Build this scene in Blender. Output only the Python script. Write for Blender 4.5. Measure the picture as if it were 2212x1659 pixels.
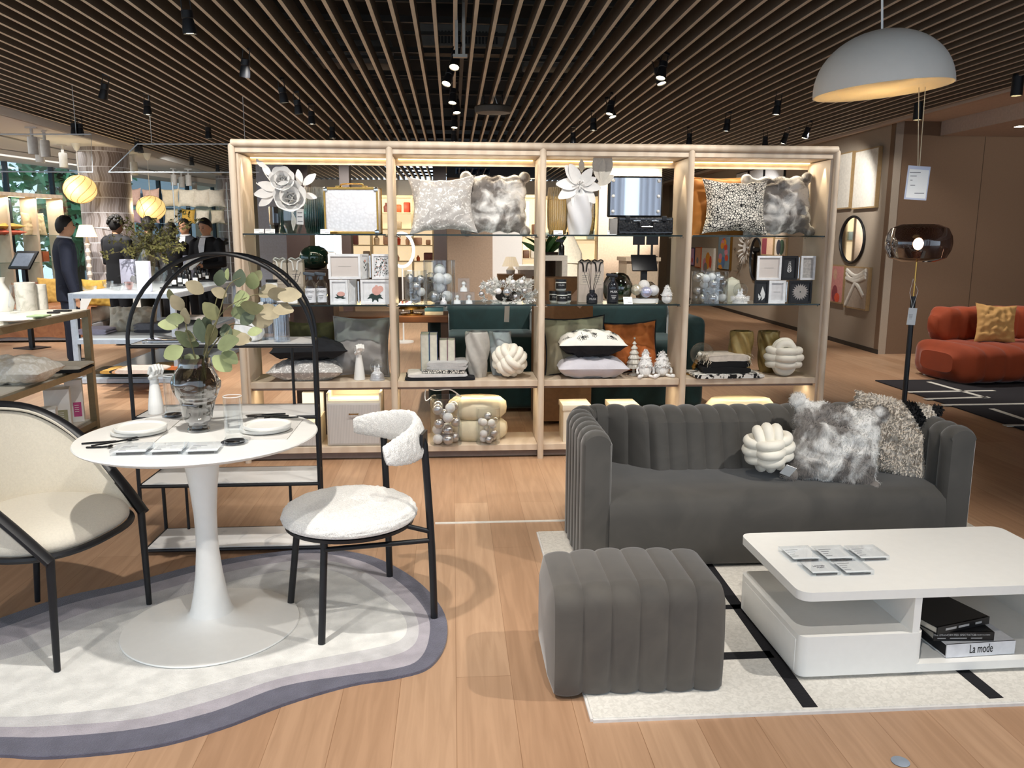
import bpy, bmesh, math, random
from math import sin, cos, pi, radians as rad, atan, atan2, sqrt, hypot
from mathutils import Vector, Matrix, Euler, noise as NZ
random.seed(7)
SC = bpy.context.scene
for o in list(bpy.data.objects): bpy.data.objects.remove(o)
COL = SC.collection

# ---------------------------------------------------------------- camera
W, H = 2212, 1659
CX, CY, F = 1106, 829.5, 1750.0
CAMZ = 1.5
yaw, pitch, roll = rad(4.2), atan((CY - 518.0) / F), 0.0035
fw = Vector((sin(yaw) * cos(pitch), cos(yaw) * cos(pitch), -sin(pitch)))
r0 = Vector((cos(yaw), -sin(yaw), 0)); u0 = r0.cross(fw)
rt = r0 * cos(roll) + u0 * sin(roll); up = u0 * cos(roll) - r0 * sin(roll)
cam = bpy.data.cameras.new('camera'); camo = bpy.data.objects.new('camera', cam); COL.objects.link(camo)
cam.sensor_width = 36; cam.lens = F / W * 36; cam.clip_start = .05; cam.clip_end = 200
camo.matrix_world = Matrix(((rt.x, up.x, -fw.x, 0), (rt.y, up.y, -fw.y, 0), (rt.z, up.z, -fw.z, CAMZ), (0, 0, 0, 1)))
SC.camera = camo
SC.view_settings.view_transform = 'Standard'; SC.view_settings.look = 'None'
SC.view_settings.gamma = 1; SC.view_settings.exposure = 0.32
try: SC.view_settings.use_curve_mapping = False
except Exception: pass

def ray(px, py): return fw * F + rt * (px - CX) - up * (py - CY)
def at(px, py, z=0):                       # photo pixel -> point at height z
    d = ray(px, py); return Vector((0, 0, CAMZ)) + d * ((z - CAMZ) / d.z)
def ay(px, py, Y):                         # photo pixel -> point at depth Y
    d = ray(px, py); return Vector((0, 0, CAMZ)) + d * (Y / d.y)
def fit(x0, x1, yt, Y, z):                 # centre x, width, height of a thing that stands on z
    a = ay(x0, yt, Y); b = ay(x1, yt, Y); return (a.x + b.x) / 2, b.x - a.x, (a.z + b.z) / 2 - z

# ---------------------------------------------------------------- daylight and lamps
wd = bpy.data.worlds.new('daylight'); SC.world = wd; wd.use_nodes = True
bg = wd.node_tree.nodes['Background']; bg.inputs[0].default_value = (.73, .86, 1.0, 1); bg.inputs[1].default_value = 1.35
def spot(x, y, z, tx, ty, tz, watts, ang=62, blend=.5, col=(1, .95, .88), r=.03):
    l = bpy.data.lights.new('spot_beam', 'SPOT'); l.energy = watts; l.spot_size = rad(ang); l.spot_blend = blend
    l.color = col; l.shadow_soft_size = r
    o = bpy.data.objects.new('spot_beam', l); COL.objects.link(o); o.location = (x, y, z)
    o.rotation_euler = (Vector((tx, ty, tz)) - Vector((x, y, z))).to_track_quat('-Z', 'Y').to_euler(); return o
def area(x, y, z, sx, sy, watts, col=(1, .9, .75), rot=(0, 0, 0)):
    l = bpy.data.lights.new('strip_light', 'AREA'); l.shape = 'RECTANGLE'; l.size = sx; l.size_y = sy; l.energy = watts; l.color = col
    o = bpy.data.objects.new('strip_light', l); COL.objects.link(o); o.location = (x, y, z); o.rotation_euler = rot; return o
def point(x, y, z, watts, col=(1, .82, .55), r=.03):
    l = bpy.data.lights.new('bulb_light', 'POINT'); l.energy = watts; l.color = col; l.shadow_soft_size = r
    o = bpy.data.objects.new('bulb_light', l); COL.objects.link(o); o.location = (x, y, z); return o
K = 1.0
spot(-.9, 2.3, 2.93, -.80, 3.0, .4, 150*K, 70)
spot(2.3, 2.1, 2.93, 1.6, 2.9, .3, 170*K, 76)
spot(.4, .9, 2.93, .1, 2.0, 0, 110*K, 80)
spot(-1.7, .8, 2.93, -1.5, 1.9, 0, 90*K, 80)
spot(.6, 2.8, 2.93, .6, 4.2, .3, 70*K, 70)
spot(-1.2, 4.2, 2.93, -3.1, 5.9, .45, 90*K, 60)  # these three beams are added to brighten the left tables' tiers, no fixtures
spot(.6, 4.7, 2.93, -3.1, 5.5, .5, 120*K, 40)
spot(-1.4, 6.9, 2.93, -3.4, 9.0, .4, 90*K, 60)
# beams of the track spots; several are added unseen, without a fixture further down
for (x, y, tx, ty, tz, w) in ((-1.7, 4.3, -.9, 5.5, .9, 90), (.04, 4.3, .1, 5.5, .9, 90), (1.74, 4.3, 1.1, 5.5, .9, 80), (3.4, 4.6, 2.2, 5.5, .9, 80),
        (-3.27, 5.2, -3.6, 6.3, .4, 120), (-1.66, 7.2, -2.4, 8.6, .4, 130), (-3.27, 8.4, -3.4, 9.6, .4, 130), (-4.85, 11.2, -5, 13, .6, 150),
        (.04, 7.2, -.3, 8.6, .3, 110), (1.75, 7.2, 1.6, 8.4, .3, 90), (.04, 10.1, .1, 13, .3, 160), (1.73, 10.1, 2.0, 13.5, .3, 160), (-1.6, 11.2, -1.8, 14, .3, 170),
        (3.45, 8.7, 4.9, 8.6, 0, 60), (4.6, 10.5, 5.9, 12.2, 1.5, 50), (4.55, 14, 6, 15.5, 1.4, 80), (-4.8, 15, -6.0, 17.5, 1.4, 45), (3.5, 14, 2.5, 19, 1, 200)):
    spot(x, y, 2.86, tx, ty, tz, w*K*(1.0 if y < 5 else 2.2), 74)
spot(4.98, 8.7, 2.86, 5.9, 8.9, .3, 110*K, 80)
spot(7.3, 7.6, 2.8, 7.2, 10.4, .9, 85*K, 95)  # this and the next two are added fill for alcove and right wall
spot(6.0, 6.0, 2.95, 6.2, 8.6, .2, 60*K, 80)
spot(4.6, 9.4, 2.86, 5.8, 11.0, 1.1, 50*K, 70)
area(-6.8, 9.5, 2.86, 2.2, 5, 60*K, (1, .96, .92))       # white ceiling zone's track lamps, together
area(-6.6, 14.5, 2.84, 1.6, 4, 40*K, (1, .96, .92))

# ---------------------------------------------------------------- materials
MATS = {}
def nd(nt, t, **kw):
    n = nt.nodes.new(t)
    for k, v in kw.items(): setattr(n, k, v)
    return n
def lin(c):
    if isinstance(c, str):
        c = [int(c[i:i+2], 16) / 255 for i in (0, 2, 4)]
        c = [x / 12.92 if x <= .04045 else ((x + .055) / 1.055) ** 2.4 for x in c]
    return (c[0], c[1], c[2], 1)
def M(name, col, rough=.55, metal=0, var=.06, scale=30, bump=0, bscale=150, coat=0, trans=0, sheen=0, emit=0, ior=1.45, col2=None, emcol=None, spec=.5):
    if name in MATS: return MATS[name]
    m = bpy.data.materials.new(name); m.use_nodes = True; nt = m.node_tree; b = nt.nodes['Principled BSDF']; MATS[name] = m
    c = lin(col); L = nt.links.new
    tc = nd(nt, 'ShaderNodeTexCoord'); n = nd(nt, 'ShaderNodeTexNoise'); n.inputs['Scale'].default_value = scale; n.inputs['Detail'].default_value = 3
    L(tc.outputs['Object'], n.inputs['Vector'])
    r = nd(nt, 'ShaderNodeValToRGB'); e = r.color_ramp.elements; e[0].position = .35; e[1].position = .65
    c2 = lin(col2) if col2 else tuple(min(1, x * (1 + var)) for x in c[:3]) + (1,)
    c1 = c if col2 else tuple(x * (1 - var) for x in c[:3]) + (1,)
    e[0].color = c1; e[1].color = c2
    L(n.outputs['Fac'], r.inputs['Fac']); L(r.outputs['Color'], b.inputs['Base Color'])
    b.inputs['Roughness'].default_value = rough; b.inputs['Metallic'].default_value = metal; b.inputs['IOR'].default_value = ior
    b.inputs['Coat Weight'].default_value = coat; b.inputs['Transmission Weight'].default_value = trans
    b.inputs['Specular IOR Level'].default_value = spec
    if sheen: b.inputs['Sheen Weight'].default_value = sheen; b.inputs['Sheen Roughness'].default_value = .4
    if emit: b.inputs['Emission Color'].default_value = lin(emcol or col); b.inputs['Emission Strength'].default_value = emit
    if bump:
        n2 = nd(nt, 'ShaderNodeTexNoise'); n2.inputs['Scale'].default_value = bscale; n2.inputs['Detail'].default_value = 2
        L(tc.outputs['Object'], n2.inputs['Vector'])
        bp = nd(nt, 'ShaderNodeBump'); bp.inputs['Strength'].default_value = min(1, bump); bp.inputs['Distance'].default_value = .004
        L(n2.outputs['Fac'], bp.inputs['Height']); L(bp.outputs['Normal'], b.inputs['Normal'])
    return m
def glass(name, tint=(.97, .98, .98), refl=.16, rough=.02, ior=1.5):         # thin clear panes and vessels
    if name in MATS: return MATS[name]
    m = bpy.data.materials.new(name); m.use_nodes = True; nt = m.node_tree; nt.nodes.clear(); MATS[name] = m; L = nt.links.new
    out = nd(nt, 'ShaderNodeOutputMaterial'); tr = nd(nt, 'ShaderNodeBsdfTransparent'); gl = nd(nt, 'ShaderNodeBsdfGlossy'); mx = nd(nt, 'ShaderNodeMixShader')
    fr = nd(nt, 'ShaderNodeLayerWeight'); fr.inputs[0].default_value = .35
    mr = nd(nt, 'ShaderNodeMapRange'); mr.inputs[1].default_value = 0; mr.inputs[2].default_value = 1; mr.inputs[3].default_value = refl * .35; mr.inputs[4].default_value = min(1, refl * 5)
    tr.inputs[0].default_value = lin(tint); gl.inputs['Roughness'].default_value = rough; gl.inputs[0].default_value = (.95, .97, 1, 1)
    L(fr.outputs['Facing'], mr.inputs[0]); L(mr.outputs[0], mx.inputs[0]); L(tr.outputs[0], mx.inputs[1]); L(gl.outputs[0], mx.inputs[2]); L(mx.outputs[0], out.inputs[0])
    return m
def pattern(name, kind, c1, c2, scale=20, lo=.48, hi=.52, rough=.7, c3=None, sheen=0, bump=0, coord='Object', dist=2.0, metal=0):
    if name in MATS: return MATS[name]
    m = M(name, c1, rough, metal, sheen=sheen); nt = m.node_tree; L = nt.links.new; b = nt.nodes['Principled BSDF']
    tc = nd(nt, 'ShaderNodeTexCoord')
    if kind == 'noise': t = nd(nt, 'ShaderNodeTexNoise'); t.inputs['Detail'].default_value = 4; t.inputs['Distortion'].default_value = dist; o = t.outputs['Fac']
    elif kind == 'vor': t = nd(nt, 'ShaderNodeTexVoronoi'); o = t.outputs['Distance']
    elif kind == 'edge': t = nd(nt, 'ShaderNodeTexVoronoi'); t.feature = 'DISTANCE_TO_EDGE'; o = t.outputs['Distance']
    elif kind == 'wave': t = nd(nt, 'ShaderNodeTexWave'); t.inputs['Distortion'].default_value = dist; t.inputs['Detail'].default_value = 2; o = t.outputs['Fac']
    t.inputs['Scale'].default_value = scale; L(tc.outputs[coord], t.inputs['Vector'])
    r = nd(nt, 'ShaderNodeValToRGB'); e = r.color_ramp.elements; e[0].position = lo; e[1].position = hi; e[0].color = lin(c1); e[1].color = lin(c2)
    if c3: x = e.new(min(1, hi + .14)); x.color = lin(c3)
    L(o, r.inputs['Fac']); L(r.outputs['Color'], b.inputs['Base Color'])
    if bump:
        bp = nd(nt, 'ShaderNodeBump'); bp.inputs['Strength'].default_value = bump; bp.inputs['Distance'].default_value = .004
        L(o, bp.inputs['Height']); L(bp.outputs['Normal'], b.inputs['Normal'])
    return m
def floor_mat():
    m = bpy.data.materials.new('oak_planks'); m.use_nodes = True; nt = m.node_tree; L = nt.links.new; b = nt.nodes['Principled BSDF']
    tc = nd(nt, 'ShaderNodeTexCoord'); mp = nd(nt, 'ShaderNodeMapping'); mp.inputs['Rotation'].default_value = (0, 0, rad(90))
    L(tc.outputs['Object'], mp.inputs[0])
    br = nd(nt, 'ShaderNodeTexBrick'); br.offset = .37; br.offset_frequency = 2; br.inputs['Scale'].default_value = 1
    br.inputs['Brick Width'].default_value = 1.9; br.inputs['Row Height'].default_value = .19; br.inputs['Mortar Size'].default_value = .0012; br.inputs['Mortar Smooth'].default_value = .4
    br.inputs['Color1'].default_value = lin('b9977a'); br.inputs['Color2'].default_value = lin('aa8669'); br.inputs['Mortar'].default_value = lin('8d6a4e')
    L(mp.outputs[0], br.inputs[0])
    m2 = nd(nt, 'ShaderNodeMapping'); m2.inputs['Scale'].default_value = (14, .9, 1); L(tc.outputs['Object'], m2.inputs[0])
    n = nd(nt, 'ShaderNodeTexNoise'); n.inputs['Scale'].default_value = 2.2; n.inputs['Detail'].default_value = 6; n.inputs['Distortion'].default_value = .9; L(m2.outputs[0], n.inputs[0])
    r = nd(nt, 'ShaderNodeValToRGB'); r.color_ramp.elements[0].color = (.88, .85, .82, 1); r.color_ramp.elements[1].color = (1.05, 1.04, 1.03, 1); r.color_ramp.elements[0].position = .35; r.color_ramp.elements[1].position = .65
    L(n.outputs['Fac'], r.inputs[0])
    mx = nd(nt, 'ShaderNodeMix', data_type='RGBA', blend_type='MULTIPLY'); mx.inputs[0].default_value = 1
    L(br.outputs['Color'], mx.inputs[6]); L(r.outputs[0], mx.inputs[7]); L(mx.outputs[2], b.inputs['Base Color'])
    b.inputs['Roughness'].default_value = .42; b.inputs['Specular IOR Level'].default_value = .35
    return m

# ---------------------------------------------------------------- mesh helpers
class MB:
    def __init__(s): s.v = []; s.f = []; s.mi = []; s.cm = 0
    def mat(s, i): s.cm = i; return s
    def add(s, vs, fs):
        k = len(s.v); s.v += [Vector(v) for v in vs]; s.f += [[i + k for i in f] for f in fs]; s.mi += [s.cm] * len(fs); return s
    def box(s, c, d, rz=0, rx=0, ry=0, bev=0, seg=2):
        x, y, z = d[0] / 2, d[1] / 2, d[2] / 2
        R = Euler((rx, ry, rz)).to_matrix(); c = Vector(c)
        if bev:
            bm = bmesh.new(); bmesh.ops.create_cube(bm, size=1)
            for v in bm.verts: v.co = Vector((v.co.x * d[0], v.co.y * d[1], v.co.z * d[2]))
            bmesh.ops.bevel(bm, geom=list(bm.edges), offset=min(bev, min(d) * .49), segments=seg, profile=.5, affect='EDGES')
            bm.verts.index_update()
            s.add([R @ v.co + c for v in bm.verts], [[v.index for v in f.verts] for f in bm.faces]); bm.free(); return s
        vs = [Vector((sx * x, sy * y, sz * z)) for sz in (-1, 1) for sy in (-1, 1) for sx in (-1, 1)]
        return s.add([R @ v + c for v in vs], [(0, 2, 3, 1), (4, 5, 7, 6), (0, 1, 5, 4), (2, 6, 7, 3), (0, 4, 6, 2), (1, 3, 7, 5)])
    def bar(s, a, b, w, h=None): # square bar from a to b
        return s.tube([a, b], [w * .7071, w * .7071], 4, phase=pi / 4) if h is None else s.tube([a, b], [w * .7071] * 2, 4, phase=pi / 4)
    def grid(s, fn, nu, nv, cu=False, cv=False):
        vs = []; NU = nu if cu else nu + 1; NV = nv if cv else nv + 1
        for i in range(NU):
            for j in range(NV): vs.append(fn(i / nu, j / nv))
        fs = []
        for i in range(nu):
            for j in range(nv):
                a = i * NV + j; b = ((i + 1) % NU) * NV + j; c = ((i + 1) % NU) * NV + (j + 1) % NV; d = i * NV + (j + 1) % NV
                fs.append((a, b, c, d))
        return s.add(vs, fs)
    def tube(s, pts, r, n=10, closed=False, cap=True, phase=0, flat=1):
        pts = [Vector(p) for p in pts]; N = len(pts); rs = r if isinstance(r, (list, tuple)) else [r] * N
        vs = []; prev = None
        for i, p in enumerate(pts):
            a = pts[i - 1] if (i or closed) else pts[0]; b = pts[(i + 1) % N] if (i < N - 1 or closed) else pts[-1]
            t = (b - a).normalized() if (b - a).length > 1e-9 else Vector((0, 0, 1))
            if prev is None: q = Vector((0, 0, 1)) if abs(t.z) < .9 else Vector((0, 1, 0))
            else: q = prev
            u = (q - t * q.dot(t))
            u = u.normalized() if u.length > 1e-6 else t.orthogonal().normalized()
            prev = u; w = t.cross(u)
            for k in range(n):
                an = 2 * pi * k / n + phase; vs.append(p + (u * cos(an) + w * sin(an) * flat) * rs[i])
        fs = []
        for i in range(N if closed else N - 1):
            for k in range(n):
                i2 = (i + 1) % N; fs.append((i * n + k, i * n + (k + 1) % n, i2 * n + (k + 1) % n, i2 * n + k))
        if cap and not closed: fs.append(tuple(range(n))[::-1]); fs.append(tuple((N - 1) * n + k for k in range(n)))
        return s.add(vs, fs)
    def lathe(s, prof, n=24, c=(0, 0, 0), sx=1, sy=1, fn=None):
        c = Vector(c); vs = []
        for (r, z) in prof:
            for k in range(n):
                a = 2 * pi * k / n; q = fn(r, z, a) if fn else r
                vs.append(c + Vector((q * cos(a) * sx, q * sin(a) * sy, z)))
        fs = []
        for i in range(len(prof) - 1):
            for k in range(n): fs.append((i * n + k, i * n + (k + 1) % n, (i + 1) * n + (k + 1) % n, (i + 1) * n + k))
        s.add(vs, fs)
        b = len(s.v) - len(vs)
        if prof[0][0] > 1e-5: s.f.append([b + k for k in range(n)][::-1]); s.mi.append(s.cm)
        if prof[-1][0] > 1e-5: s.f.append([b + (len(prof) - 1) * n + k for k in range(n)]); s.mi.append(s.cm)
        return s
    def shell(s, prof, n=24, c=(0, 0, 0), sx=1, sy=1, fn=None):        # open vessel: profile goes out and back in
        c = Vector(c)
        return s.grid(lambda u, v: c + Vector(((lambda r, z, a: ((fn(r, z, a) if fn else r) * cos(a) * sx, (fn(r, z, a) if fn else r) * sin(a) * sy, z))(*prof[round(u * (len(prof) - 1))], 2 * pi * v))), len(prof) - 1, n, cv=True)
    def sph(s, c, r, n=16, m=10):
        R = r if isinstance(r, (tuple, list)) else (r, r, r); c = Vector(c)
        vs = [c + Vector((0, 0, -R[2]))]
        for i in range(1, m):
            t = -pi / 2 + pi * i / m
            for k in range(n): a = 2 * pi * k / n; vs.append(c + Vector((R[0] * cos(t) * cos(a), R[1] * cos(t) * sin(a), R[2] * sin(t))))
        vs.append(c + Vector((0, 0, R[2])))
        fs = [(0, 1 + (k + 1) % n, 1 + k) for k in range(n)]
        for i in range(m - 2):
            for k in range(n): a = 1 + i * n; fs.append((a + k, a + (k + 1) % n, a + n + (k + 1) % n, a + n + k))
        a = 1 + (m - 2) * n; fs += [(a + k, a + (k + 1) % n, len(vs) - 1) for k in range(n)]
        return s.add(vs, fs)
    def prism(s, poly, z0, z1, T=None):
        n = len(poly); vs = [Vector((p[0], p[1], z0)) for p in poly] + [Vector((p[0], p[1], z1)) for p in poly]
        if T: vs = [T(v) for v in vs]
        fs = [tuple(range(n))[::-1], tuple(range(n, 2 * n))] + [(k, (k + 1) % n, n + (k + 1) % n, n + k) for k in range(n)]
        return s.add(vs, fs)
    def leaf(s, base, d, nrm, L, Wd, n=5, curl=.15):
        d = Vector(d).normalized(); nrm = Vector(nrm); nrm = (nrm - d * nrm.dot(d)).normalized(); sd = d.cross(nrm); base = Vector(base); vs = []; fs = []
        for i in range(n + 1):
            t = i / n; w = Wd * sin(pi * min(1, t * .92 + .04)) ** .8 / 2; c = base + d * (L * t) - nrm * (curl * L * t * t)
            vs += [c - sd * w + nrm * w * .2, c, c + sd * w + nrm * w * .2]
        for i in range(n):
            a = 3 * i; fs += [(a, a + 1, a + 4, a + 3), (a + 1, a + 2, a + 5, a + 4)]
        return s.add(vs, fs)
    def xf(s, f): s.v = [f(v) for v in s.v]; return s
    def mesh(s, name, smooth=True, ang=38):
        me = bpy.data.meshes.new(name); me.from_pydata([tuple(v) for v in s.v], [], s.f)
        me.polygons.foreach_set('material_index', s.mi)
        if smooth:
            me.polygons.foreach_set('use_smooth', [True] * len(me.polygons)); me.set_sharp_from_angle(angle=rad(ang))
        me.validate(); me.update(); return me
    def build(s, name, mats, parent=None, loc=None, smooth=True, ang=38, recalc=True, label=None):
        me = s.mesh(name, smooth, ang)
        if recalc:
            bm = bmesh.new(); bm.from_mesh(me); bmesh.ops.recalc_face_normals(bm, faces=bm.faces); bm.to_mesh(me); bm.free()
        for m in (mats if isinstance(mats, (list, tuple)) else [mats]): me.materials.append(m)
        o = bpy.data.objects.new(name, me); COL.objects.link(o)
        if parent: o.parent = parent
        if loc: o.location = loc
        if label: o['label'] = label
        return o
    def blob(s, name, mat, parent=None, voxel=.006, smooth=6, label=None, loc=None):   # one continuous surface from overlapping shapes
        me = s.mesh('tmp'); t = bpy.data.objects.new('tmp', me); COL.objects.link(t)
        m = t.modifiers.new('r', 'REMESH'); m.mode = 'VOXEL'; m.voxel_size = voxel
        if smooth: k = t.modifiers.new('s', 'SMOOTH'); k.iterations = smooth; k.factor = .5
        dg = bpy.context.evaluated_depsgraph_get(); n = bpy.data.meshes.new_from_object(t.evaluated_get(dg)); bpy.data.objects.remove(t); bpy.data.meshes.remove(me)
        n.name = name; n.materials.clear(); n.materials.append(mat)
        n.polygons.foreach_set('material_index', [0] * len(n.polygons)); n.polygons.foreach_set('use_smooth', [True] * len(n.polygons))
        o = bpy.data.objects.new(name, n); COL.objects.link(o)
        if parent: o.parent = parent
        if label: o['label'] = label
        if loc: o.location = loc
        return o
def tag(o, label, cat, group=None):
    o['label'] = label; o['category'] = cat
    if group: o['group'] = group
    return o
def T(name, label, cat, loc=(0, 0, 0), rz=0, group=None, rot=None):
    o = bpy.data.objects.new(name, None); COL.objects.link(o); o.empty_display_size = .05
    o.location = loc; o.rotation_euler = rot or (0, 0, rz); return tag(o, label, cat, group)
def struct(o): o['kind'] = 'structure'; return o
def stuff(o): o['kind'] = 'stuff'; return o
def dup(root, loc=None, rz=None, label=None, group=None, scale=None, rot=None):
    r = root.copy(); COL.objects.link(r)
    if loc is not None: r.location = loc
    if rz is not None: r.rotation_euler = (0, 0, rz)
    if rot is not None: r.rotation_euler = rot
    if scale: r.scale = (scale,) * 3 if isinstance(scale, (int, float)) else scale
    if label: r['label'] = label
    if group: r['group'] = group
    for ch in root.children:
        c = ch.copy(); COL.objects.link(c); c.parent = r
        for g in ch.children: d = g.copy(); COL.objects.link(d); d.parent = c
    return r
def rootmb(mb, name, mats, label, cat, loc=(0, 0, 0), rz=0, group=None, rot=None, **kw):
    o = mb.build(name, mats, loc=loc, **kw); o.rotation_euler = rot or (0, 0, rz); return tag(o, label, cat, group)
def txt(s, size, mat, parent, loc, rot, name='lettering', sx=1, align='CENTER'):
    cu = bpy.data.curves.new(name, 'FONT'); cu.body = s; cu.size = size; cu.align_x = align; cu.align_y = 'CENTER'; cu.extrude = .0004
    t = bpy.data.objects.new('tmp', cu); COL.objects.link(t); dg = bpy.context.evaluated_depsgraph_get()
    me = bpy.data.meshes.new_from_object(t.evaluated_get(dg)); bpy.data.objects.remove(t); me.materials.clear(); me.materials.append(mat)
    o = bpy.data.objects.new(name, me); COL.objects.link(o); o.parent = parent; o.location = loc; o.rotation_euler = rot; o.scale = (sx, 1, 1); return o
def arc(c, r, a0, a1, n, plane='xz', ry=None):
    ry = ry or r; out = []
    for i in range(n + 1):
        a = a0 + (a1 - a0) * i / n; u, v = r * cos(a), ry * sin(a)
        out.append(Vector(c) + (Vector((u, 0, v)) if plane == 'xz' else Vector((u, v, 0)) if plane == 'xy' else Vector((0, u, v))))
    return out
def rrect(w, h, r, n=5, cx=0, cy=0):
    out = []
    for (sx, sy, a0) in ((1, 1, 0), (-1, 1, pi / 2), (-1, -1, pi), (1, -1, 3 * pi / 2)):
        for i in range(n + 1):
            a = a0 + pi / 2 * i / n; out.append((cx + sx * (w / 2 - r) + r * cos(a), cy + sy * (h / 2 - r) + r * sin(a)))
    return out
def spline(ps, n=6, closed=False):
    ps = [Vector(p) for p in ps]; N = len(ps); out = []
    for i in range(N if closed else N - 1):
        g = lambda k: ps[k % N] if closed else ps[max(0, min(N - 1, k))]
        a, b, c, d = g(i - 1), g(i), g(i + 1), g(i + 2)
        for j in range(n):
            t = j / n; out.append(.5 * ((2 * b) + (c - a) * t + (2 * a - 5 * b + 4 * c - d) * t * t + (3 * b - a - 3 * c + d) * t ** 3))
    if not closed: out.append(ps[-1])
    return out
# common materials
wood = pattern('pale_ash_wood', 'wave', 'cdbaa4', 'd6c5b0', 3, .2, .8, .5, dist=6)
black = M('black_powder_steel', '15161a', .42, var=.1)
white = M('white_lacquer', 'e9e8e4', .38, var=.01)
paper = M('white_card', 'eeeeec', .6, var=.01)
ink = M('grey_print', '6b6b6e', .7)
blackink = M('black_print', '141416', .6)
chrome = M('chrome', 'd8d8d8', .12, 1, var=.02)
gold = M('brass', 'b08a4a', .22, 1, var=.05)
clear = glass('clear_glass', refl=.08)
acryl = glass('clear_acrylic', (.95, .97, .99), .08)
# ================================================================= setting
floor = struct(MB().prism([(-10.8, -3), (10, -3), (10, 24), (-5.75, 24), (-7.0, 18.5), (-8.0, 14.0), (-9.3, 9.0), (-10.4, 3.5)], -.1, 0).build('floor', floor_mat(), smooth=False))
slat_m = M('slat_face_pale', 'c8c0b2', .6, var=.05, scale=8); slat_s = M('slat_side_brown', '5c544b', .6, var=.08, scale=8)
mb = MB()
x = .035 - .14 * 38
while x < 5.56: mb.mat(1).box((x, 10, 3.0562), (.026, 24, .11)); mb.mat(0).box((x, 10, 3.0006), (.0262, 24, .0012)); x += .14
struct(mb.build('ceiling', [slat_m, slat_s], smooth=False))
plen = M('plenum_black', '0b0a0a', .9); steel = M('galvanised_carrier', '4a4743', .5, .6)
struct(MB().box((2.35, 10.5, 3.95), (15.3, 27, .1)).build('ceiling_void', plen, smooth=False))
mb = MB(); y = -1.6
while y < 22: mb.box((.1, y, 3.14), (11.4, .03, .045)); mb.box((.1, y + .16, 3.32), (11.4, .025, .03)); y += 1.02
struct(mb.build('trim_1', M('carrier_rail', '3a3733', .5, .5), smooth=False))
wh = M('white_plaster', 'e4e2df', .8, var=.01)
warmw = M('warm_grey_plaster', 'b8a89a', .8, var=.02)
struct(MB().prism([(-10.9, -3), (-5.25, -3), (-5.25, 24), (-5.75, 24), (-6.95, 18.5), (-7.95, 14.0), (-9.25, 9.0), (-10.35, 3.5)], 2.92, 3.02).box((-5.25, 10.5, 3.2), (.04, 27, .56)).build('ceiling_left', wh, smooth=False))
struct(MB().box((7.6, 10.5, 3.07), (4, 27, .1)).build('ceiling_right', M('taupe_ceiling', 'c2b2a4', .8), smooth=False))
struct(MB().box((8, 4.4, 2.93), (3.4, 12.06, .18)).build('trim_2', M('taupe_bulkhead', 'b5a699', .8), smooth=False))
struct(MB().box((5.6, 10.5, 3.0), (.07, 27, .05)).build('trim_3', warmw, smooth=False))
# right wall with the pictures, alcove wall, back wall
linen = pattern('woven_wallcovering', 'noise', '998c7d', 'a39687', 120, .3, .7, .85, bump=.25)
brownw = pattern('brown_wallcovering', 'noise', '6c5644', '765e4a', 120, .3, .7, .85, bump=.25)
A0, A1 = Vector((5.706, 10.43, 0)), Vector((6.16, 23.5, 0)); wdir = (A1 - A0).normalized(); wn = Vector((-wdir.y, wdir.x, 0))
def onwall(s, z, off=0): p = A0 + wdir * s + wn * off; return Vector((p.x, p.y, z))
wrz = atan2(wdir.y, wdir.x)
m0 = (A0 + A1) / 2 - wn * .05
struct(MB().box((m0.x, m0.y, 1.5), ((A1 - A0).length, .1, 3.04), rz=wrz).build('wall_right', linen, smooth=False))
struct(MB().box((7.75, 10.49, 1.51), (4.1, .1, 3.02)).build('wall_alcove', brownw, smooth=False))
struct(MB().box((9.6, 4.5, 1.5), (.1, 13, 3.0)).build('wall_side', brownw, smooth=False))
mb = MB()
for sx in (6.92, 8.15): mb.box((sx, 10.438, 1.5), (.006, .004, 3))
struct(mb.build('trim_4', M('panel_joint', '4c3c2e', .8), smooth=False))
mb = MB(); q = (A0 + A1) / 2 + wn * .006; mb.box((q.x, q.y, .03), ((A1 - A0).length, .012, .06), rz=wrz)
struct(mb.build('baseboard_right', M('dark_baseboard', '2c2622', .6), smooth=False))
beige = M('beige_back_wall', 'a8957f', .8, var=.03)
struct(MB().box((0, 23.2, 1.5), (14, .1, 3.1)).build('wall_back', beige, smooth=False))
struct(MB().box((0, 22.3, 2.82), (11, 1.2, .4)).build('trim_5', wh, smooth=False))
# strip in the floor, floor outlet
mb = MB(); a, b = at(940, 1131), at(1330, 1129)
struct(MB().box(((a.x + b.x) / 2, a.y, .002), (b.x - a.x, .022, .004)).build('trim_6', M('pale_floor_joint', 'd8d4cc', .5), smooth=False))
q = at(1945, 1646); o = rootmb(MB().lathe([(.024, 0), (.026, .002), (.022, .004), (0, .004)], 24), 'floor_socket', M('grey_plastic', '8d97a4', .5), 'small round grey floor socket cover set in the planks', 'socket', q)
q = at(2004, 810); rootmb(MB().box((0, 0, .006), (.09, .05, .012), bev=.003), 'floor_marker', paper, 'tiny white marker lying on the bare planks before the brown wall', 'marker', q)
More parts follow.
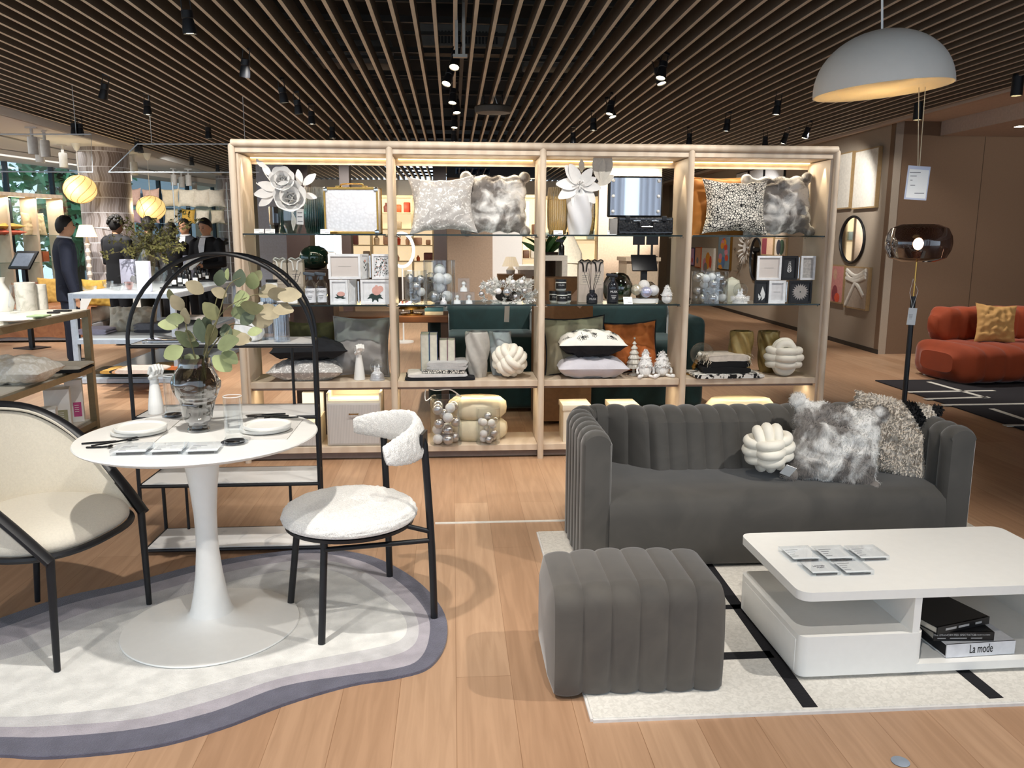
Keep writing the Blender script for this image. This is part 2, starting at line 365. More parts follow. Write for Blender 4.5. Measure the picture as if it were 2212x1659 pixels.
# windows at the left
wpts = [Vector((-10.4, 3.5, 0)), Vector((-9.3, 9.0, 0)), Vector((-8.0, 14.0, 0)), Vector((-7.0, 18.5, 0)), Vector((-5.9, 23.2, 0))]
wg = glass('window_glass', (.86, .94, .97), .08); mull = M('dark_mullion', '2f3a44', .4, .4)
for i in range(4):
    a, b = wpts[i], wpts[i + 1]; d = b - a; n = int(d.length / 1.15); rz = atan2(d.y, d.x); c = (a + b) / 2
    w = struct(MB().box((c.x, c.y, 1.46), (d.length, .02, 2.92), rz=rz).build('window_%d' % (i + 1), wg, smooth=False))
    mb = MB()
    for k in range(n + 1): p = a + d * (k / n); mb.box((p.x, p.y, 1.46), (.05, .09, 2.92), rz=rz)
    for z in (.03, 2.88): mb.box((c.x, c.y, z), (d.length, .08, .06), rz=rz)
    struct(mb.build('window_frame', mull, parent=w, smooth=False))
    struct(MB().box((c.x + .35 * sin(rz), c.y - .35 * cos(rz), 2.86), (d.length, .7, .10), rz=rz).build('trim_%d' % (7 + i), wh, smooth=False))
struct(MB().box((-12, 14, -.2), (26, 34, .1)).build('ground_outside', M('paved_ground', '8d928c', .9), smooth=False))
# tiled columns
def tile_mat():
    m = bpy.data.materials.new('wavy_tile'); m.use_nodes = True; nt = m.node_tree; L = nt.links.new; b = nt.nodes['Principled BSDF']
    tc = nd(nt, 'ShaderNodeTexCoord'); mp = nd(nt, 'ShaderNodeMapping'); mp.inputs['Scale'].default_value = (10, 10, 2.6); L(tc.outputs['Object'], mp.inputs[0])
    wv = nd(nt, 'ShaderNodeTexNoise'); wv.inputs['Scale'].default_value = 1.4; wv.inputs['Detail'].default_value = 1; L(mp.outputs[0], wv.inputs[0])
    sp = nd(nt, 'ShaderNodeSeparateXYZ'); L(tc.outputs['Object'], sp.inputs[0])
    ang = nd(nt, 'ShaderNodeMath', operation='ARCTAN2'); L(sp.outputs['Y'], ang.inputs[0]); L(sp.outputs['X'], ang.inputs[1])
    zr = nd(nt, 'ShaderNodeMath', operation='MULTIPLY'); zr.inputs[1].default_value = 4.2; L(sp.outputs['Z'], zr.inputs[0])
    zs = nd(nt, 'ShaderNodeMath', operation='MULTIPLY'); zs.inputs[1].default_value = 6.28 * 3.2; L(sp.outputs['Z'], zs.inputs[0])
    sn = nd(nt, 'ShaderNodeMath', operation='SINE'); L(zs.outputs[0], sn.inputs[0])
    s2 = nd(nt, 'ShaderNodeMath', operation='MULTIPLY'); s2.inputs[1].default_value = .25; L(sn.outputs[0], s2.inputs[0])
    a2 = nd(nt, 'ShaderNodeMath', operation='MULTIPLY'); a2.inputs[1].default_value = 7; L(ang.outputs[0], a2.inputs[0])
    ad = nd(nt, 'ShaderNodeMath', operation='ADD'); L(a2.outputs[0], ad.inputs[0]); L(s2.outputs[0], ad.inputs[1])
    cb = nd(nt, 'ShaderNodeCombineXYZ'); L(ad.outputs[0], cb.inputs[0]); L(zr.outputs[0], cb.inputs[1])
    br = nd(nt, 'ShaderNodeTexBrick'); br.offset = .5; br.inputs['Scale'].default_value = 1; br.inputs['Brick Width'].default_value = .8; br.inputs['Row Height'].default_value = 1; br.inputs['Mortar Size'].default_value = .03
    br.inputs['Color1'].default_value = lin('b9b2b4'); br.inputs['Color2'].default_value = lin('7d7068'); br.inputs['Mortar'].default_value = lin('d8d8dc'); L(cb.outputs[0], br.inputs[0])
    L(br.outputs['Color'], b.inputs['Base Color']); b.inputs['Roughness'].default_value = .45
    return m
tm = tile_mat()
for (x0, x1, yb, Y, side) in ((160, 268, 500, 13.6, 'a'), (466, 520, 500, 19.5, 'b')):
    c, w, _ = fit(x0, x1, yb, Y, 0)
    o = MB().lathe([(w / 2, 0), (w / 2, 2.93)], 40).build('wall_column', tm, loc=(c, Y + w / 2, 0)); struct(o)
# trees outside
leafm = [M('leaf_mid_green', '78b487', .6, var=.4, scale=1.5), M('leaf_pale_green', '98cf95', .6, var=.4, scale=1.5), M('leaf_deep_green', '5f9c78', .6, var=.4, scale=1.5)]
bark = M('bark', '4a4038', .9, bump=.6, bscale=20)
def tree(x, y, h, r, lm, label, n=1500, seed=1):
    R = random.Random(seed); t = T('tree', label, 'tree', (x, y, 0), group='trees outside the window')
    tr = MB().tube(spline([(0, 0, 0), (.05, .02, h * .3), (-.05, .05, h * .6), (.05, 0, h * .85)], 4), [.22 - .014 * i for i in range(13)], 10)
    for k in range(6):
        a = k * 1.1; tr.tube([(0, 0, h * (.3 + .08 * k)), (r * .6 * cos(a), r * .6 * sin(a), h * (.45 + .08 * k))], [.09, .02], 6)
    tr.build('trunk', bark, t); f = MB()
    for _ in range(n):
        a = R.uniform(0, 2 * pi); rr = r * R.random() ** .45; z = h * (.18 + .8 * R.random()); k = sqrt(max(.08, 1 - ((z / h - .58) / .5) ** 2))
        p = Vector((rr * k * cos(a), rr * k * sin(a), z)); d = Vector((R.gauss(0, 1), R.gauss(0, 1), R.gauss(-.4, .6)))
        f.leaf(p, d, (R.gauss(0, 1), R.gauss(0, 1), 1), R.uniform(.25, .45), R.uniform(.14, .26), 2)
    f.build('foliage', lm, t, recalc=False)
for i, (x, y, h, r, m_, lb) in enumerate(((-13.0, 13.0, 5.2, 1.7, 0, 'broad tree outside the glass at the left edge of the photo'), (-11.8, 17.0, 5.6, 1.8, 1, 'pale green tree outside between the left edge and the tiled column'),
        (-15.5, 19.5, 6.5, 2.2, 2, 'deep green tree standing farther back outside the left window'), (-9.6, 21.6, 4.6, 1.5, 0, 'green tree outside just right of the large tiled column'), (-16.6, 13.5, 4.5, 1.6, 1, 'low leafy tree outside behind the cushion shelving at far left'), (-9.9, 12.2, 3.2, .8, 2, 'bushy low tree close to the left window panes'))):
    tree(x, y, h, r, leafm[m_], lb, 1300 if i < 4 else 800, i + 3)
b_ = T('building', 'pale grey building with railing seen outside above the cushion display', 'building', (-8.6, 30, 0))
MB().box((0, 0, 3), (9, 4, 6)).build('wall', M('grey_render', 'aeb6bd', .8), b_, smooth=False)
mb = MB()
for k in range(24): mb.box((-4 + k * .34, -2.1, 4.0), (.05, .05, 1.0))
mb.build('railing', M('white_railing', 'd9dde2', .5), b_, smooth=False)
mb = MB()
for k in range(4): mb.box((-3.2 + k * 2.1, -2.02, 2.4), (1.2, .06, 1.1))
mb.build('window', M('dark_pane', '46525e', .2), b_, smooth=False)

# ================================================================= shelving unit
PX = [-1.395, -.4, .6, 1.59, 2.585]; YF, YB = 5.45, 5.82; ZG1, ZG2, ZW, ZB = 1.535, 1.069, .55, .097
un = T('display_shelving_unit', 'long pale ash open shelving unit with four bays and glass shelves', 'shelving', (0, YF, 0))
gsh = glass('shelf_glass', (.80, .88, .85), .14); gedge = M('dark_glass_edge', '10201c', .15)
for i, x in enumerate(PX):
    MB().tube([(x, 0, 0), (x, 0, 2.08)], .021, 16).sph((x, 0, 2.08), .021, 16, 8).build('post', wood, un)
    xo = x + (.02 if i == 0 else -.02 if i == 4 else 0)
    MB().box((xo, .19, 1.045), (.034, .36, 1.99), bev=.002).build('divider', wood, un, smooth=False)
MB().tube([(PX[0], 0, 2.10), (PX[4], 0, 2.10)], .024, 16).build('top_beam', wood, un)
MB().box(((PX[0] + PX[4]) / 2, .19, 2.06), (PX[4] - PX[0], .38, .03)).box(((PX[0] + PX[4]) / 2, .015, 2.06), (PX[4] - PX[0] - .02, .012, .036)).build('top_board', wood, un, smooth=False)
MB().box(((PX[0] + PX[4]) / 2, .365, 2.026), (PX[4] - PX[0] - .04, .018, .05)).build('rear_rail', wood, un, smooth=False)
led = M('warm_led', 'ffe9b8', .5, emit=4, emcol='ffdc9a')
for i in range(4):
    x0, x1 = PX[i] + .02, PX[i + 1] - .02; c = (x0 + x1) / 2; w = x1 - x0
    MB().box((c, .345, 2.042), (w - .03, .010, .006)).build('light_strip', led, un, smooth=False, label='glowing warm light strip')
    for z in (ZG1, ZG2):
        MB().mat(0).box((c, .195, z - .005), (w - .03, .34, .009)).mat(1).box((c, .0235, z - .005), (w - .03, .003, .010)).build('glass_shelf', [gsh, gedge], un, smooth=False, label='clear glass shelf with dark green edge')
        for xx in (x0 + .012, x1 - .012):
            for yy in (.05, .33): MB().tube([(xx - .012, yy, z - .016), (xx + .012, yy, z - .016)], .005, 8).build('shelf_peg', chrome, un)
    MB().box((c, .20, ZW - .021), (w, .37, .042), bev=.002).build('wood_shelf', wood, un, smooth=False)
    MB().box((c, .06, ZW - .052), (w, .016, .02)).build('shelf_rail', M('taupe_rail', '8f8078', .6), un, smooth=False)
    MB().box((c, .20, ZB - .021), (w, .37, .042), bev=.002).build('bottom_shelf', wood, un, smooth=False)
    MB().box((c, .06, .033), (w, .02, .05)).build('plinth', M('taupe_plinth', '7d716c', .6), un, smooth=False)
    area(c, YF + .30, 2.03, w - .1, .02, 2.6, (1, .88, .68), (rad(-12), 0, 0))
    area(c, YF + .16, ZW - .065, w - .1, .02, 1.6, (1, .84, .58))
    for sgn in (-1, 1): spot(c + sgn * (w / 2 - .035), YF + .09, 2.03, c + sgn * (w / 2 - .02), YF + .12, 1.0, 5, 40, .3, (1, .86, .6), .006)

# ================================================================= spotlights on the slatted ceiling
spot_glow = M('spot_lens', 'fff6e0', .4, emit=7, emcol='fff0d0')
def make_spot(name, label, mat, grp):
    t = T(name, label, 'spotlight', (0, 0, 0), group=grp)
    MB().tube([(-.028, 0, 0), (-.030, 0, -.06), (-.03, 0, -.13)], .004, 6).tube([(.028, 0, 0), (.030, 0, -.06), (.03, 0, -.13)], .004, 6).box((0, 0, .006), (.07, .03, .02)).build('bracket', mat, t)
    MB().lathe([(.024, -.07), (.036, -.075), (.038, -.12), (.034, -.125), (.036, -.135), (.043, -.185), (.043, -.215), (.038, -.215), (.036, -.20)], 18).build('housing', mat, t)
    MB().lathe([(.036, -.207), (0, -.207)], 18).build('lens', spot_glow, t, label='glowing round lens')
    return t
s0 = make_spot('track_spotlight', 'black spotlight with bracket under the slats', black, 'black spotlights hung under the slatted ceiling'); used = [0]
def put_spot(px, py, rot, label, scale=1.0, z=2.88):
    p = at(px, py, z); p.z = z + .13 * scale
    if not used[0]: used[0] = 1; s0.location = p; s0.rotation_euler = rot; s0['label'] = label; s0.scale = (scale,) * 3
    else: dup(s0, p, rot=rot, label=label, scale=scale)
for (px, py, rx, ry, lb) in ((402, 42, .1, -.05, 'largest black ceiling spotlight, at the top edge over the left table'), (534, 143, .15, .2, 'second black spotlight in the row left of the shelving'), (232, 195, .1, .25, 'black spotlight third from left edge, lens aimed right'),
        (318, 230, 0, 0, 'black spotlight above the hanging glass screens'), (160, 277, 0, 0, 'left one of two close spotlights at the left edge of the slats'), (173, 278, 0, 0, 'right one of two close spotlights at the left edge of the slats'),
        (607, 202, .1, -.1, 'third black spotlight in the row running over the shelf top left'), (640, 228, .1, -.1, 'fourth black spotlight in the row running over the shelf top left'), (673, 252, 0, 0, 'fifth black spotlight in the row running over the shelf top left'), (718, 284, 0, 0, 'lowest black spotlight just above the top of the first bay'),
        (988, 135, -.5, 0, 'bright upper spotlight on the central track'), (979, 172, -.5, .2, 'second spotlight on the central track, aimed left'), (982, 208, -.3, .1, 'third spotlight on the central track'), (984, 230, -.3, 0, 'fourth spotlight on the central track'), (983, 262, -.2, 0, 'fifth spotlight on the central track'), (981, 292, 0, 0, 'lowest spotlight on the central track just over the shelf'),
        (1415, 165, -.3, -.2, 'glaring left spotlight of the pair right of centre'), (1436, 153, -.2, .3, 'right spotlight of the glaring pair right of centre'), (1313, 240, -.3, -.2, 'left spotlight of the smaller pair above the third bay'), (1324, 232, -.2, .2, 'right spotlight of the smaller pair above the third bay'),
        (1282, 266, 0, 0, 'single black spotlight left of the smaller pair'), (1238, 296, 0, 0, 'black spotlight low above the third bay'), (1489, 298, 0, 0, 'black spotlight low above the third post'), (1573, 268, 0, .1, 'black spotlight above the fourth bay, left one'), (1682, 230, 0, .1, 'black spotlight left of the white dome pendant'),
        (1702, 298, 0, .3, 'small black spotlight above the right end of the shelf'), (1749, 286, 0, .3, 'small black spotlight nearest the taupe wall'), (1653, 304, 0, 0, 'tiny black spotlight peeking over the fourth bay'),
        (450, 285, 0, 0, 'black spotlight left of the shelf top corner'), (296, 316, 0, 0, 'left black spotlight by the slanted glass screen edge'), (303, 318, 0, 0, 'right black spotlight by the slanted glass screen edge'), (414, 347, 0, 0, 'small black spotlight at the slat edge above the cushion wall'), (470, 363, 0, 0, 'smallest black spotlight at the slat edge left of the shelf')):
    put_spot(px, py, (rx, ry, random.uniform(-.3, .3)), lb)
for (px, py, lb) in ((1983, 245, 'black cylinder ceiling light behind the hanging tag cords'), (2197, 190, 'black cylinder ceiling light at the right edge of the photo')):
    p = at(px, py, 2.9); p.z = 3.0
    t = T('ceiling_downlight', lb, 'downlight', p, group=None); MB().lathe([(.05, .02), (.05, -.17), (.044, -.17), (.044, -.15)], 20).build('housing', black, t); MB().lathe([(.043, -.155), (0, -.155)], 20).build('lens', spot_glow, t)
p = at(2204, 272, 2.84); t = T('recessed_downlight', 'small recessed square downlight in the lowered taupe ceiling', 'downlight', (p.x, p.y, 2.84)); MB().box((0, 0, -.004), (.12, .12, .008)).build('frame', chrome, t); MB().box((0, 0, -.009), (.09, .09, .004)).build('lens', spot_glow, t)
# tracks between the slats and things in the ceiling void
for (x, lb) in ((.105, 'black lighting track running between the slats at centre'), (-1.64, 'black lighting track above the left row of spotlights'), (1.79, 'black lighting track above the glaring pair of spotlights')):
    rootmb(MB().box((0, 8, 0), (.035, 15, .035)), 'lighting_track', black, lb, 'track', (x, 0, 3.135), smooth=False)
rootmb(MB().box((0, 0, 0), (.02, .02, .8)).box((.05, 0, 0), (.02, .02, .8)).box((.025, 0, -.4), (.1, .04, .02)), 'hanger_bracket', M('bare_steel', 'aaa79f', .4, .8), 'pale steel hanger bracket in the dark void above the centre track', 'bracket', ay(986, 72, 6.0) + Vector((0, 0, .25)), smooth=False)
def acunit(px, py, lb, wdt):
    p = at(px, py, 3.45); t = T('ceiling_air_unit', lb, 'air unit', p); MB().box((0, 0, .12), (wdt, .5, .22), bev=.01).build('casing', M('duct_grey', '6b6862', .6), t, smooth=False)
    mb = MB()
    for k in range(18): mb.box((-.3 + k * .035, -.254, .1), (.02, .012, .12))
    mb.build('grille', M('grille_dark', '1d1c1b', .6), t, smooth=False)
acunit(1010, 115, 'grey air unit with a slotted grille seen through the centre slats', 1.0)
rootmb(MB().box((0, 0, 0), (1.3, .35, .25), bev=.02).box((-.5, 0, .26), (.02, .02, .3)).box((.5, 0, .26), (.02, .02, .3)), 'air_duct', M('duct_grey2', '5c5954', .5, .3), 'grey duct in the void above the slats left of centre', 'duct', at(720, 118, 3.5))
rootmb(MB().box((0, 0, 0), (.9, .3, .22), bev=.02).box((-.35, 0, .25), (.02, .02, .3)).box((.35, 0, .25), (.02, .02, .3)), 'air_duct', M('duct_grey2', '5c5954', .5, .3), 'grey duct in the void above the slats right of centre', 'duct', at(1215, 130, 3.5))
p = at(1065, 238, 2.88); t = T('ceiling_projector', 'flat round grey projector hanging under two slats right of the centre track', 'projector', p)
MB().lathe([(0, -.035), (.19, -.03), (.2, -.01), (.2, .03), (.17, .045), (0, .05)], 30, sy=.8).build('body', M('projector_grey', '4a4640', .5), t)
MB().tube([(-.1, 0, .04), (-.1, 0, .16)], .006, 6).tube([(.1, 0, .04), (.1, 0, .16)], .006, 6).build('hanger', black, t)
MB().tube(spline([(.05, 0, .05), (.02, .05, .2), (.09, .1, .35), (.1, .2, .6)], 5), .004, 6).build('cable', paper, t)
# hanging glass screens at the left
sc = glass('screen_glass', (.95, .97, .98), .05); edg = M('screen_edge', 'b9c4cc', .3, .3)
def screen(corners, label):
    P_ = [Vector(c) for c in corners]; o = MB().grid(lambda u, v: P_[0].lerp(P_[1], u).lerp(P_[3].lerp(P_[2], u), v), 1, 1)
    t = T('hanging_glass_screen', label, 'glass screen', P_[0]); o.xf(lambda v: v - P_[0])
    k = len(o.v); o.v += [v + Vector((0, .008, 0)) for v in o.v]; o.f.append([0 + k, 1 + k, 3 + k, 2 + k]); o.mi.append(0); o.build('pane', sc, t, smooth=False)
    MB().tube([p - P_[0] for p in P_], .007, 6, closed=True).build('edge', edg, t)
    MB().tube([(.15, 0, 0), (.15, 0, .5)], .004, 5).build('wire', edg, t); MB().tube([P_[1] - P_[0] - Vector((.15, 0, 0)), P_[1] - P_[0] + Vector((-.15, 0, .5))], .004, 5).build('wire', edg, t)
screen([ay(-60, 290, 9), ay(197, 290, 9), ay(200, 372, 9), ay(-60, 370, 9)], 'frameless hanging glass screen with a thin edge in front of the trees')
screen([ay(297, 311, 9.3), ay(560, 311, 9.3), ay(560, 372, 9.3), ay(234, 372, 9.3)], 'hanging glass screen with one slanted edge beside the shelving unit')
# ================================================================= rugs
def outl(pts, n=5): return spline([at(px, py) for px, py in pts], n, True)
o_ = [(-330, 1600), (-150, 1640), (0, 1637), (109, 1641), (318, 1620), (477, 1578), (622, 1523), (761, 1483), (855, 1468), (930, 1443), (965, 1384), (955, 1319), (895, 1254), (805, 1207), (696, 1190), (597, 1197), (447, 1220), (278, 1264), (139, 1294), (0, 1341), (-170, 1400), (-310, 1480), (-380, 1550)]
i1 = [(-270, 1575), (-140, 1602), (0, 1600), (110, 1600), (300, 1582), (460, 1545), (610, 1490), (750, 1466), (850, 1452), (905, 1432), (928, 1384), (922, 1328), (870, 1268), (790, 1220), (690, 1200), (590, 1207), (455, 1232), (290, 1276), (150, 1310), (10, 1360), (-150, 1412), (-270, 1482), (-320, 1535)]
i2 = [(-210, 1550), (-120, 1576), (0, 1578), (110, 1576), (300, 1560), (460, 1520), (600, 1474), (740, 1446), (830, 1428), (885, 1408), (905, 1376), (896, 1330), (845, 1280), (775, 1234), (690, 1214), (590, 1222), (470, 1246), (310, 1292), (175, 1332), (40, 1388), (-120, 1432), (-220, 1490), (-255, 1525)]
i3 = [(-140, 1532), (-90, 1552), (0, 1556), (105, 1552), (290, 1530), (440, 1490), (580, 1452), (715, 1424), (800, 1408), (860, 1392), (880, 1366), (868, 1330), (820, 1292), (760, 1254), (690, 1232), (600, 1240), (490, 1264), (340, 1312), (205, 1352), (80, 1410), (-70, 1452), (-150, 1494), (-170, 1515)]
rings = [outl(p) for p in (o_, i1, i2, i3)]
def rugmat(n, c): return M(n, c, .95, var=.10, scale=14, bump=.8, bscale=220, sheen=.3)
mb = MB(); n = len(rings[0]); cc = sum(rings[3], Vector()) / n
mb.mat(0).add([v for v in rings[0]] + [v + Vector((0, 0, .010)) for v in rings[0]], [(k, (k + 1) % n, n + (k + 1) % n, n + k) for k in range(n)])
lv = [[cc + (v - cc) * .998 + Vector((0, 0, .012)) for v in rg] for rg in rings]
for i in range(3): mb.mat(i).add(lv[i] + lv[i + 1], [(k, (k + 1) % n, n + (k + 1) % n, n + k) for k in range(n)])
mb.mat(3).add(lv[3] + [cc + Vector((0, 0, .012))], [(k, (k + 1) % n, n) for k in range(n)])
mb.mat(0).add([v + Vector((0, 0, .010)) for v in rings[0]] + lv[0], [(k, (k + 1) % n, n + (k + 1) % n, n + k) for k in range(n)])
rootmb(mb, 'pebble_rug', [rugmat('rug_slate', '62616f'), rugmat('rug_mauve', 'aaa4ac'), rugmat('rug_grey', 'c6c4c5'), rugmat('rug_ivory', 'e0dfdb')], 'organic pebble shaped rug with slate edge and ivory centre under the dining table', 'rug')
# rug under the sofa group
mb = MB(); X0, X1, Y0, Y1 = .43, 2.75, 2.31, 3.98
mb.mat(0).box(((X0 + X1) / 2, (Y0 + Y1) / 2, .007), (X1 - X0, Y1 - Y0, .014), bev=.004)
def stripe(a, b, w, z=.0152): 
    a = Vector(a); b = Vector(b); d = (b - a).normalized(); s_ = Vector((-d.y, d.x)) * w / 2
    mb.mat(1).prism([a + s_, a - s_, b - s_, b + s_], z - .006, z)
stripe((1.182, 3.9), (1.142, 2.32), .05); stripe((.45, 2.66), (1.15, 2.66), .05); stripe((1.18, 3.05), (.45, 3.05), .04); stripe((1.75, 3.9), (1.78, 2.33), .05) ; stripe((2.3, 3.9), (2.3, 2.32), .05)
mb.mat(2).box(((X0 + X1) / 2, Y0 - .002, .005), (X1 - X0, .012, .010)); mb.mat(2).box((X0 - .002, (Y0 + Y1) / 2, .005), (.012, Y1 - Y0, .01))
ivr = pattern('rug_mottled_ivory', 'noise', 'cdc8bf', 'dcd7ce', 60, .4, .6, .95, bump=.5, dist=1)
rootmb(mb, 'striped_rug', [ivr, M('rug_black_pile', '17161a', .95, bump=.6), M('rug_binding', 'd9d6d2', .8)], 'mottled ivory rug with crossing black stripes under the coffee table and pouf', 'rug', ang=30)
mb = MB(); q = [at(1897, 825), at(2125, 822), at(2500, 960), at(2400, 990)]
blr = M('rug_charcoal_pile', '232126', .95, bump=.6)
mb.mat(0).box((5.75, 7.15, .006), (2.35, 2.45, .012), bev=.004)
def st2(p, q, w=.055):
    a = at(*p, .012); b = at(*q, .012); d = (b - a); d.z = 0; d.normalize(); s_ = Vector((-d.y, d.x, 0)) * w / 2
    mb.mat(1).prism([a + s_, a - s_, b - s_, b + s_], .008, .0145)
st2((2006, 825), (2132, 860)); st2((1962, 847), (2148, 844)); st2((1998, 862), (2136, 858)); st2((2036, 875), (2240, 872)); st2((2142, 883), (2240, 915)); st2((2170, 919), (2240, 918))
rootmb(mb, 'lined_rug', [blr, M('rug_white_line', 'd9d5cb', .9)], 'charcoal rug with crossing white lines in front of the orange sofa', 'rug', ang=30)

# ================================================================= dining table
TZ = .78; TX, TY = -.948, 3.03
t = T('pedestal_table', 'round white pedestal dining table set for two', 'table', (TX, TY, .012))
MB().lathe([(0, 0), (.325, 0), (.33, .004), (.328, .009), (.29, .014), (.22, .020), (.15, .030), (.10, .045), (.075, .068), (.071, .075)], 64).build('base', white, t)
MB().lathe([(.082, .062), (.075, .08), (.062, .14), (.050, .22), (.042, .31), (.040, .38), (.042, .46), (.050, .56), (.064, .66), (.078, .725), (.08, .737)], 40).build('stem', white, t)
MB().lathe([(0, .737), (.28, .738), (.405, .749), (.426, .759), (.429, .764), (.426, .768), (0, .768)], 72).build('tabletop', white, t)
# left lounge dining chair
fabc = M('cream_bouclette', 'd9d2c3', .9, var=.03, scale=120, bump=.5, bscale=500, sheen=.3)
A_, B_ = Vector((-1.387, 2.715, 0)), Vector((-1.261, 3.233, 0)); fdir = Vector((.518, -.126, 0)).normalized(); ch = (A_ + B_) / 2
t = T('wing_dining_chair', 'cream upholstered dining chair with slanted black side frame at the left edge', 'chair', (ch.x, ch.y, .012), rz=atan2(fdir.y, fdir.x))
mb = MB()
def seatf(u, v):     # rounded seat cushion
    a = 2 * pi * v; r = min(1, 2 * u) if u <= .5 else 1
    x = -.235 + .275 * (abs(cos(a)) ** .75) * (1 if cos(a) > 0 else -1) * 1.0; y = .285 * (abs(sin(a)) ** .75) * (1 if sin(a) > 0 else -1)
    k = u
    prof = [(0, .075), (.35, .075), (.65, .07), (.85, .058), (.96, .038), (1, .02), (1, 0), (.95, -.012), (0, -.012)]
    i = round(u * 8); rr, zz = prof[i]
    return Vector((-.235 + (x + .235) * rr, y * rr, .42 + zz))
mb.grid(seatf, 8, 48, cv=True); mb.build('seat', fabc, t, ang=70)
ring = lambda z, s=1: [Vector((-.235 + .28 * s * (abs(cos(a)) ** .75) * (1 if cos(a) > 0 else -1), .29 * s * (abs(sin(a)) ** .75) * (1 if sin(a) > 0 else -1), z)) for a in [2 * pi * i / 48 for i in range(48)]]
MB().tube(ring(.403), .013, 8, closed=True).build('seat_rail', black, t)
top = spline([(.012, .262, .40), (-.10, .285, .52), (-.28, .31, .69), (-.44, .27, .80), (-.53, .14, .845), (-.555, 0, .855), (-.53, -.14, .845), (-.44, -.27, .80), (-.28, -.31, .69), (-.10, -.285, .52), (.012, -.262, .40)], 6)
MB().tube(top, .017, 10, flat=1.5).build('side_frame', black, t)
bot = spline([(.0, .25, .42), (-.14, .27, .43), (-.30, .27, .43), (-.42, .22, .43), (-.48, .11, .43), (-.495, 0, .43), (-.48, -.11, .43), (-.42, -.22, .43), (-.30, -.27, .43), (-.14, -.27, .43), (.0, -.25, .42)], 6)
N_ = len(top) - 1
def shellf(side):
    def f(u, v):
        i = round(v * N_); a = bot[i]; b = top[i]; p = a.lerp(b, u * .985)
        inn = (Vector((-.2, 0, p.z)) - p).normalized(); w = sin(pi * min(1, max(0, v))) ** .5
        return p + inn * (side * .03 * w * (.35 + .65 * sin(pi * min(1, u + .15))))
    return f
mb = MB().grid(shellf(1), 12, N_).grid(shellf(-.12), 12, N_); mb.build('backrest', fabc, t, ang=80)
MB().tube([p.lerp(q_, .02) + (Vector((-.2, 0, p.z)) - p).normalized() * .02 for p, q_ in zip(top, bot)][6:-6], .006, 6).build('piping', fabc, t)
for (x0, y0, x1, y1) in ((.005, .255, .0, .267), (.005, -.255, .0, -.267), (-.43, .20, -.47, .21), (-.43, -.20, -.47, -.21)):
    MB().tube([(x0, y0, .41), (x1, y1, .003)], [.015, .011], 12).build('leg', black, t)
# bouclé chair on the right of the table
bou = M('white_boucle', 'e6e4e0', .95, var=.10, scale=160, bump=1, bscale=260, sheen=.3)
cx, cy = -.412, 3.095; t = T('boucle_dining_chair', 'white bouclé chair with round seat and curved backrest on black tube legs', 'chair', (cx, cy, .012))
def bumpy(p, amp, sc): return amp * (NZ.noise(p * sc) + .6 * NZ.noise(p * sc * 2.3))
prof = [(0, .065), (.1, .064), (.17, .058), (.22, .047), (.25, .03), (.262, .012), (.264, 0), (.258, -.012), (.24, -.018), (0, -.018)]
mb = MB(); dens = []
for i in range(len(prof) - 1):
    for j in range(4): dens.append((prof[i][0] + (prof[i + 1][0] - prof[i][0]) * j / 4, prof[i][1] + (prof[i + 1][1] - prof[i][1]) * j / 4))
dens.append(prof[-1])
mb.lathe(dens, 110); mb.xf(lambda v: v + Vector((v.x * .8, v.y * .8, .1)).normalized() * bumpy(v, .0048, 88) + Vector((0, 0, .425))); mb.build('seat', bou, t, ang=180)
MB().lathe([(.235, .392), (.25, .392), (.252, .405), (.235, .405)], 60).build('seat_ring', black, t)
bd = radians_ = atan2(.235, .28)
def cpt(deg, r, z): a = rad(deg); return Vector((r * cos(a), r * sin(a), z))
# backrest band wraps the rear (towards 40 degrees)
mb = MB(); C0 = 19
def backf(u, v):
    ang = rad(C0 - 73 + 146 * u); end = sin(pi * min(1, max(0.0, u * .94 + .03))) ** .33
    a = 2 * pi * v; h = (.066 + .010 * cos(ang - rad(C0))) * end; th = .026 * end
    p = Vector((.275 * cos(ang), .275 * sin(ang), .735 - .020 * abs(u - .5) * 2))
    q = p + Vector((cos(ang), sin(ang), 0)) * (th * cos(a) - .012 * sin(a)) + Vector((0, 0, h * sin(a)))
    return q + Vector((cos(ang) * cos(a), sin(ang) * cos(a), sin(a))) * bumpy(q, .0045, 88)
mb.grid(backf, 130, 36, cv=True)
for e in (0, 130): mb.f.append([e * 36 + k for k in range(36)]); mb.mi.append(0)
mb.build('backrest', bou, t, ang=180)
L_ = [(-.68, 3.195), (-.5, 2.853), (-.085, 3.04), (-.293, 3.459)]
for i in (0, 1):
    x, y = L_[i][0] - cx, L_[i][1] - cy; MB().tube([(x * .80, y * .80, .405), (x, y, .0)], .0135, 14).build('leg', black, t)
for i in (2, 3):
    x, y = L_[i][0] - cx, L_[i][1] - cy; r = hypot(x, y)
    tp = Vector((x * .92, y * .92, .66))
    MB().tube(spline([(x, y, 0), (x * .98, y * .98, .3), tp, (x * .90, y * .90, .72), (x / r * .282, y / r * .282, .745)], 5), .0145, 14).build('leg', black, t)
    MB().tube([(L_[3 - i][0] * 0 + (L_[i == 2][0] - cx) * .85, (L_[i == 2][1] - cy) * .85, .355), (x * .98, y * .98, .325)], .010, 10).build('stretcher', black, t)
    a = atan2(y, x); MB().tube([(.24 * cos(a - .2), .24 * sin(a - .2), .398), (x * .975, y * .975, .36)], .010, 10).build('seat_bracket', black, t)
a2_ = MB().box((0, 0, 0), (.012, .09, .05)); x, y = L_[2][0] - cx, L_[2][1] - cy; r = hypot(x, y)
a2_.xf(lambda v: Matrix.Rotation(atan2(y, x), 3, 'Z') @ v + Vector((x / r * .30, y / r * .30, .735))); a2_.build('back_plate', black, t)

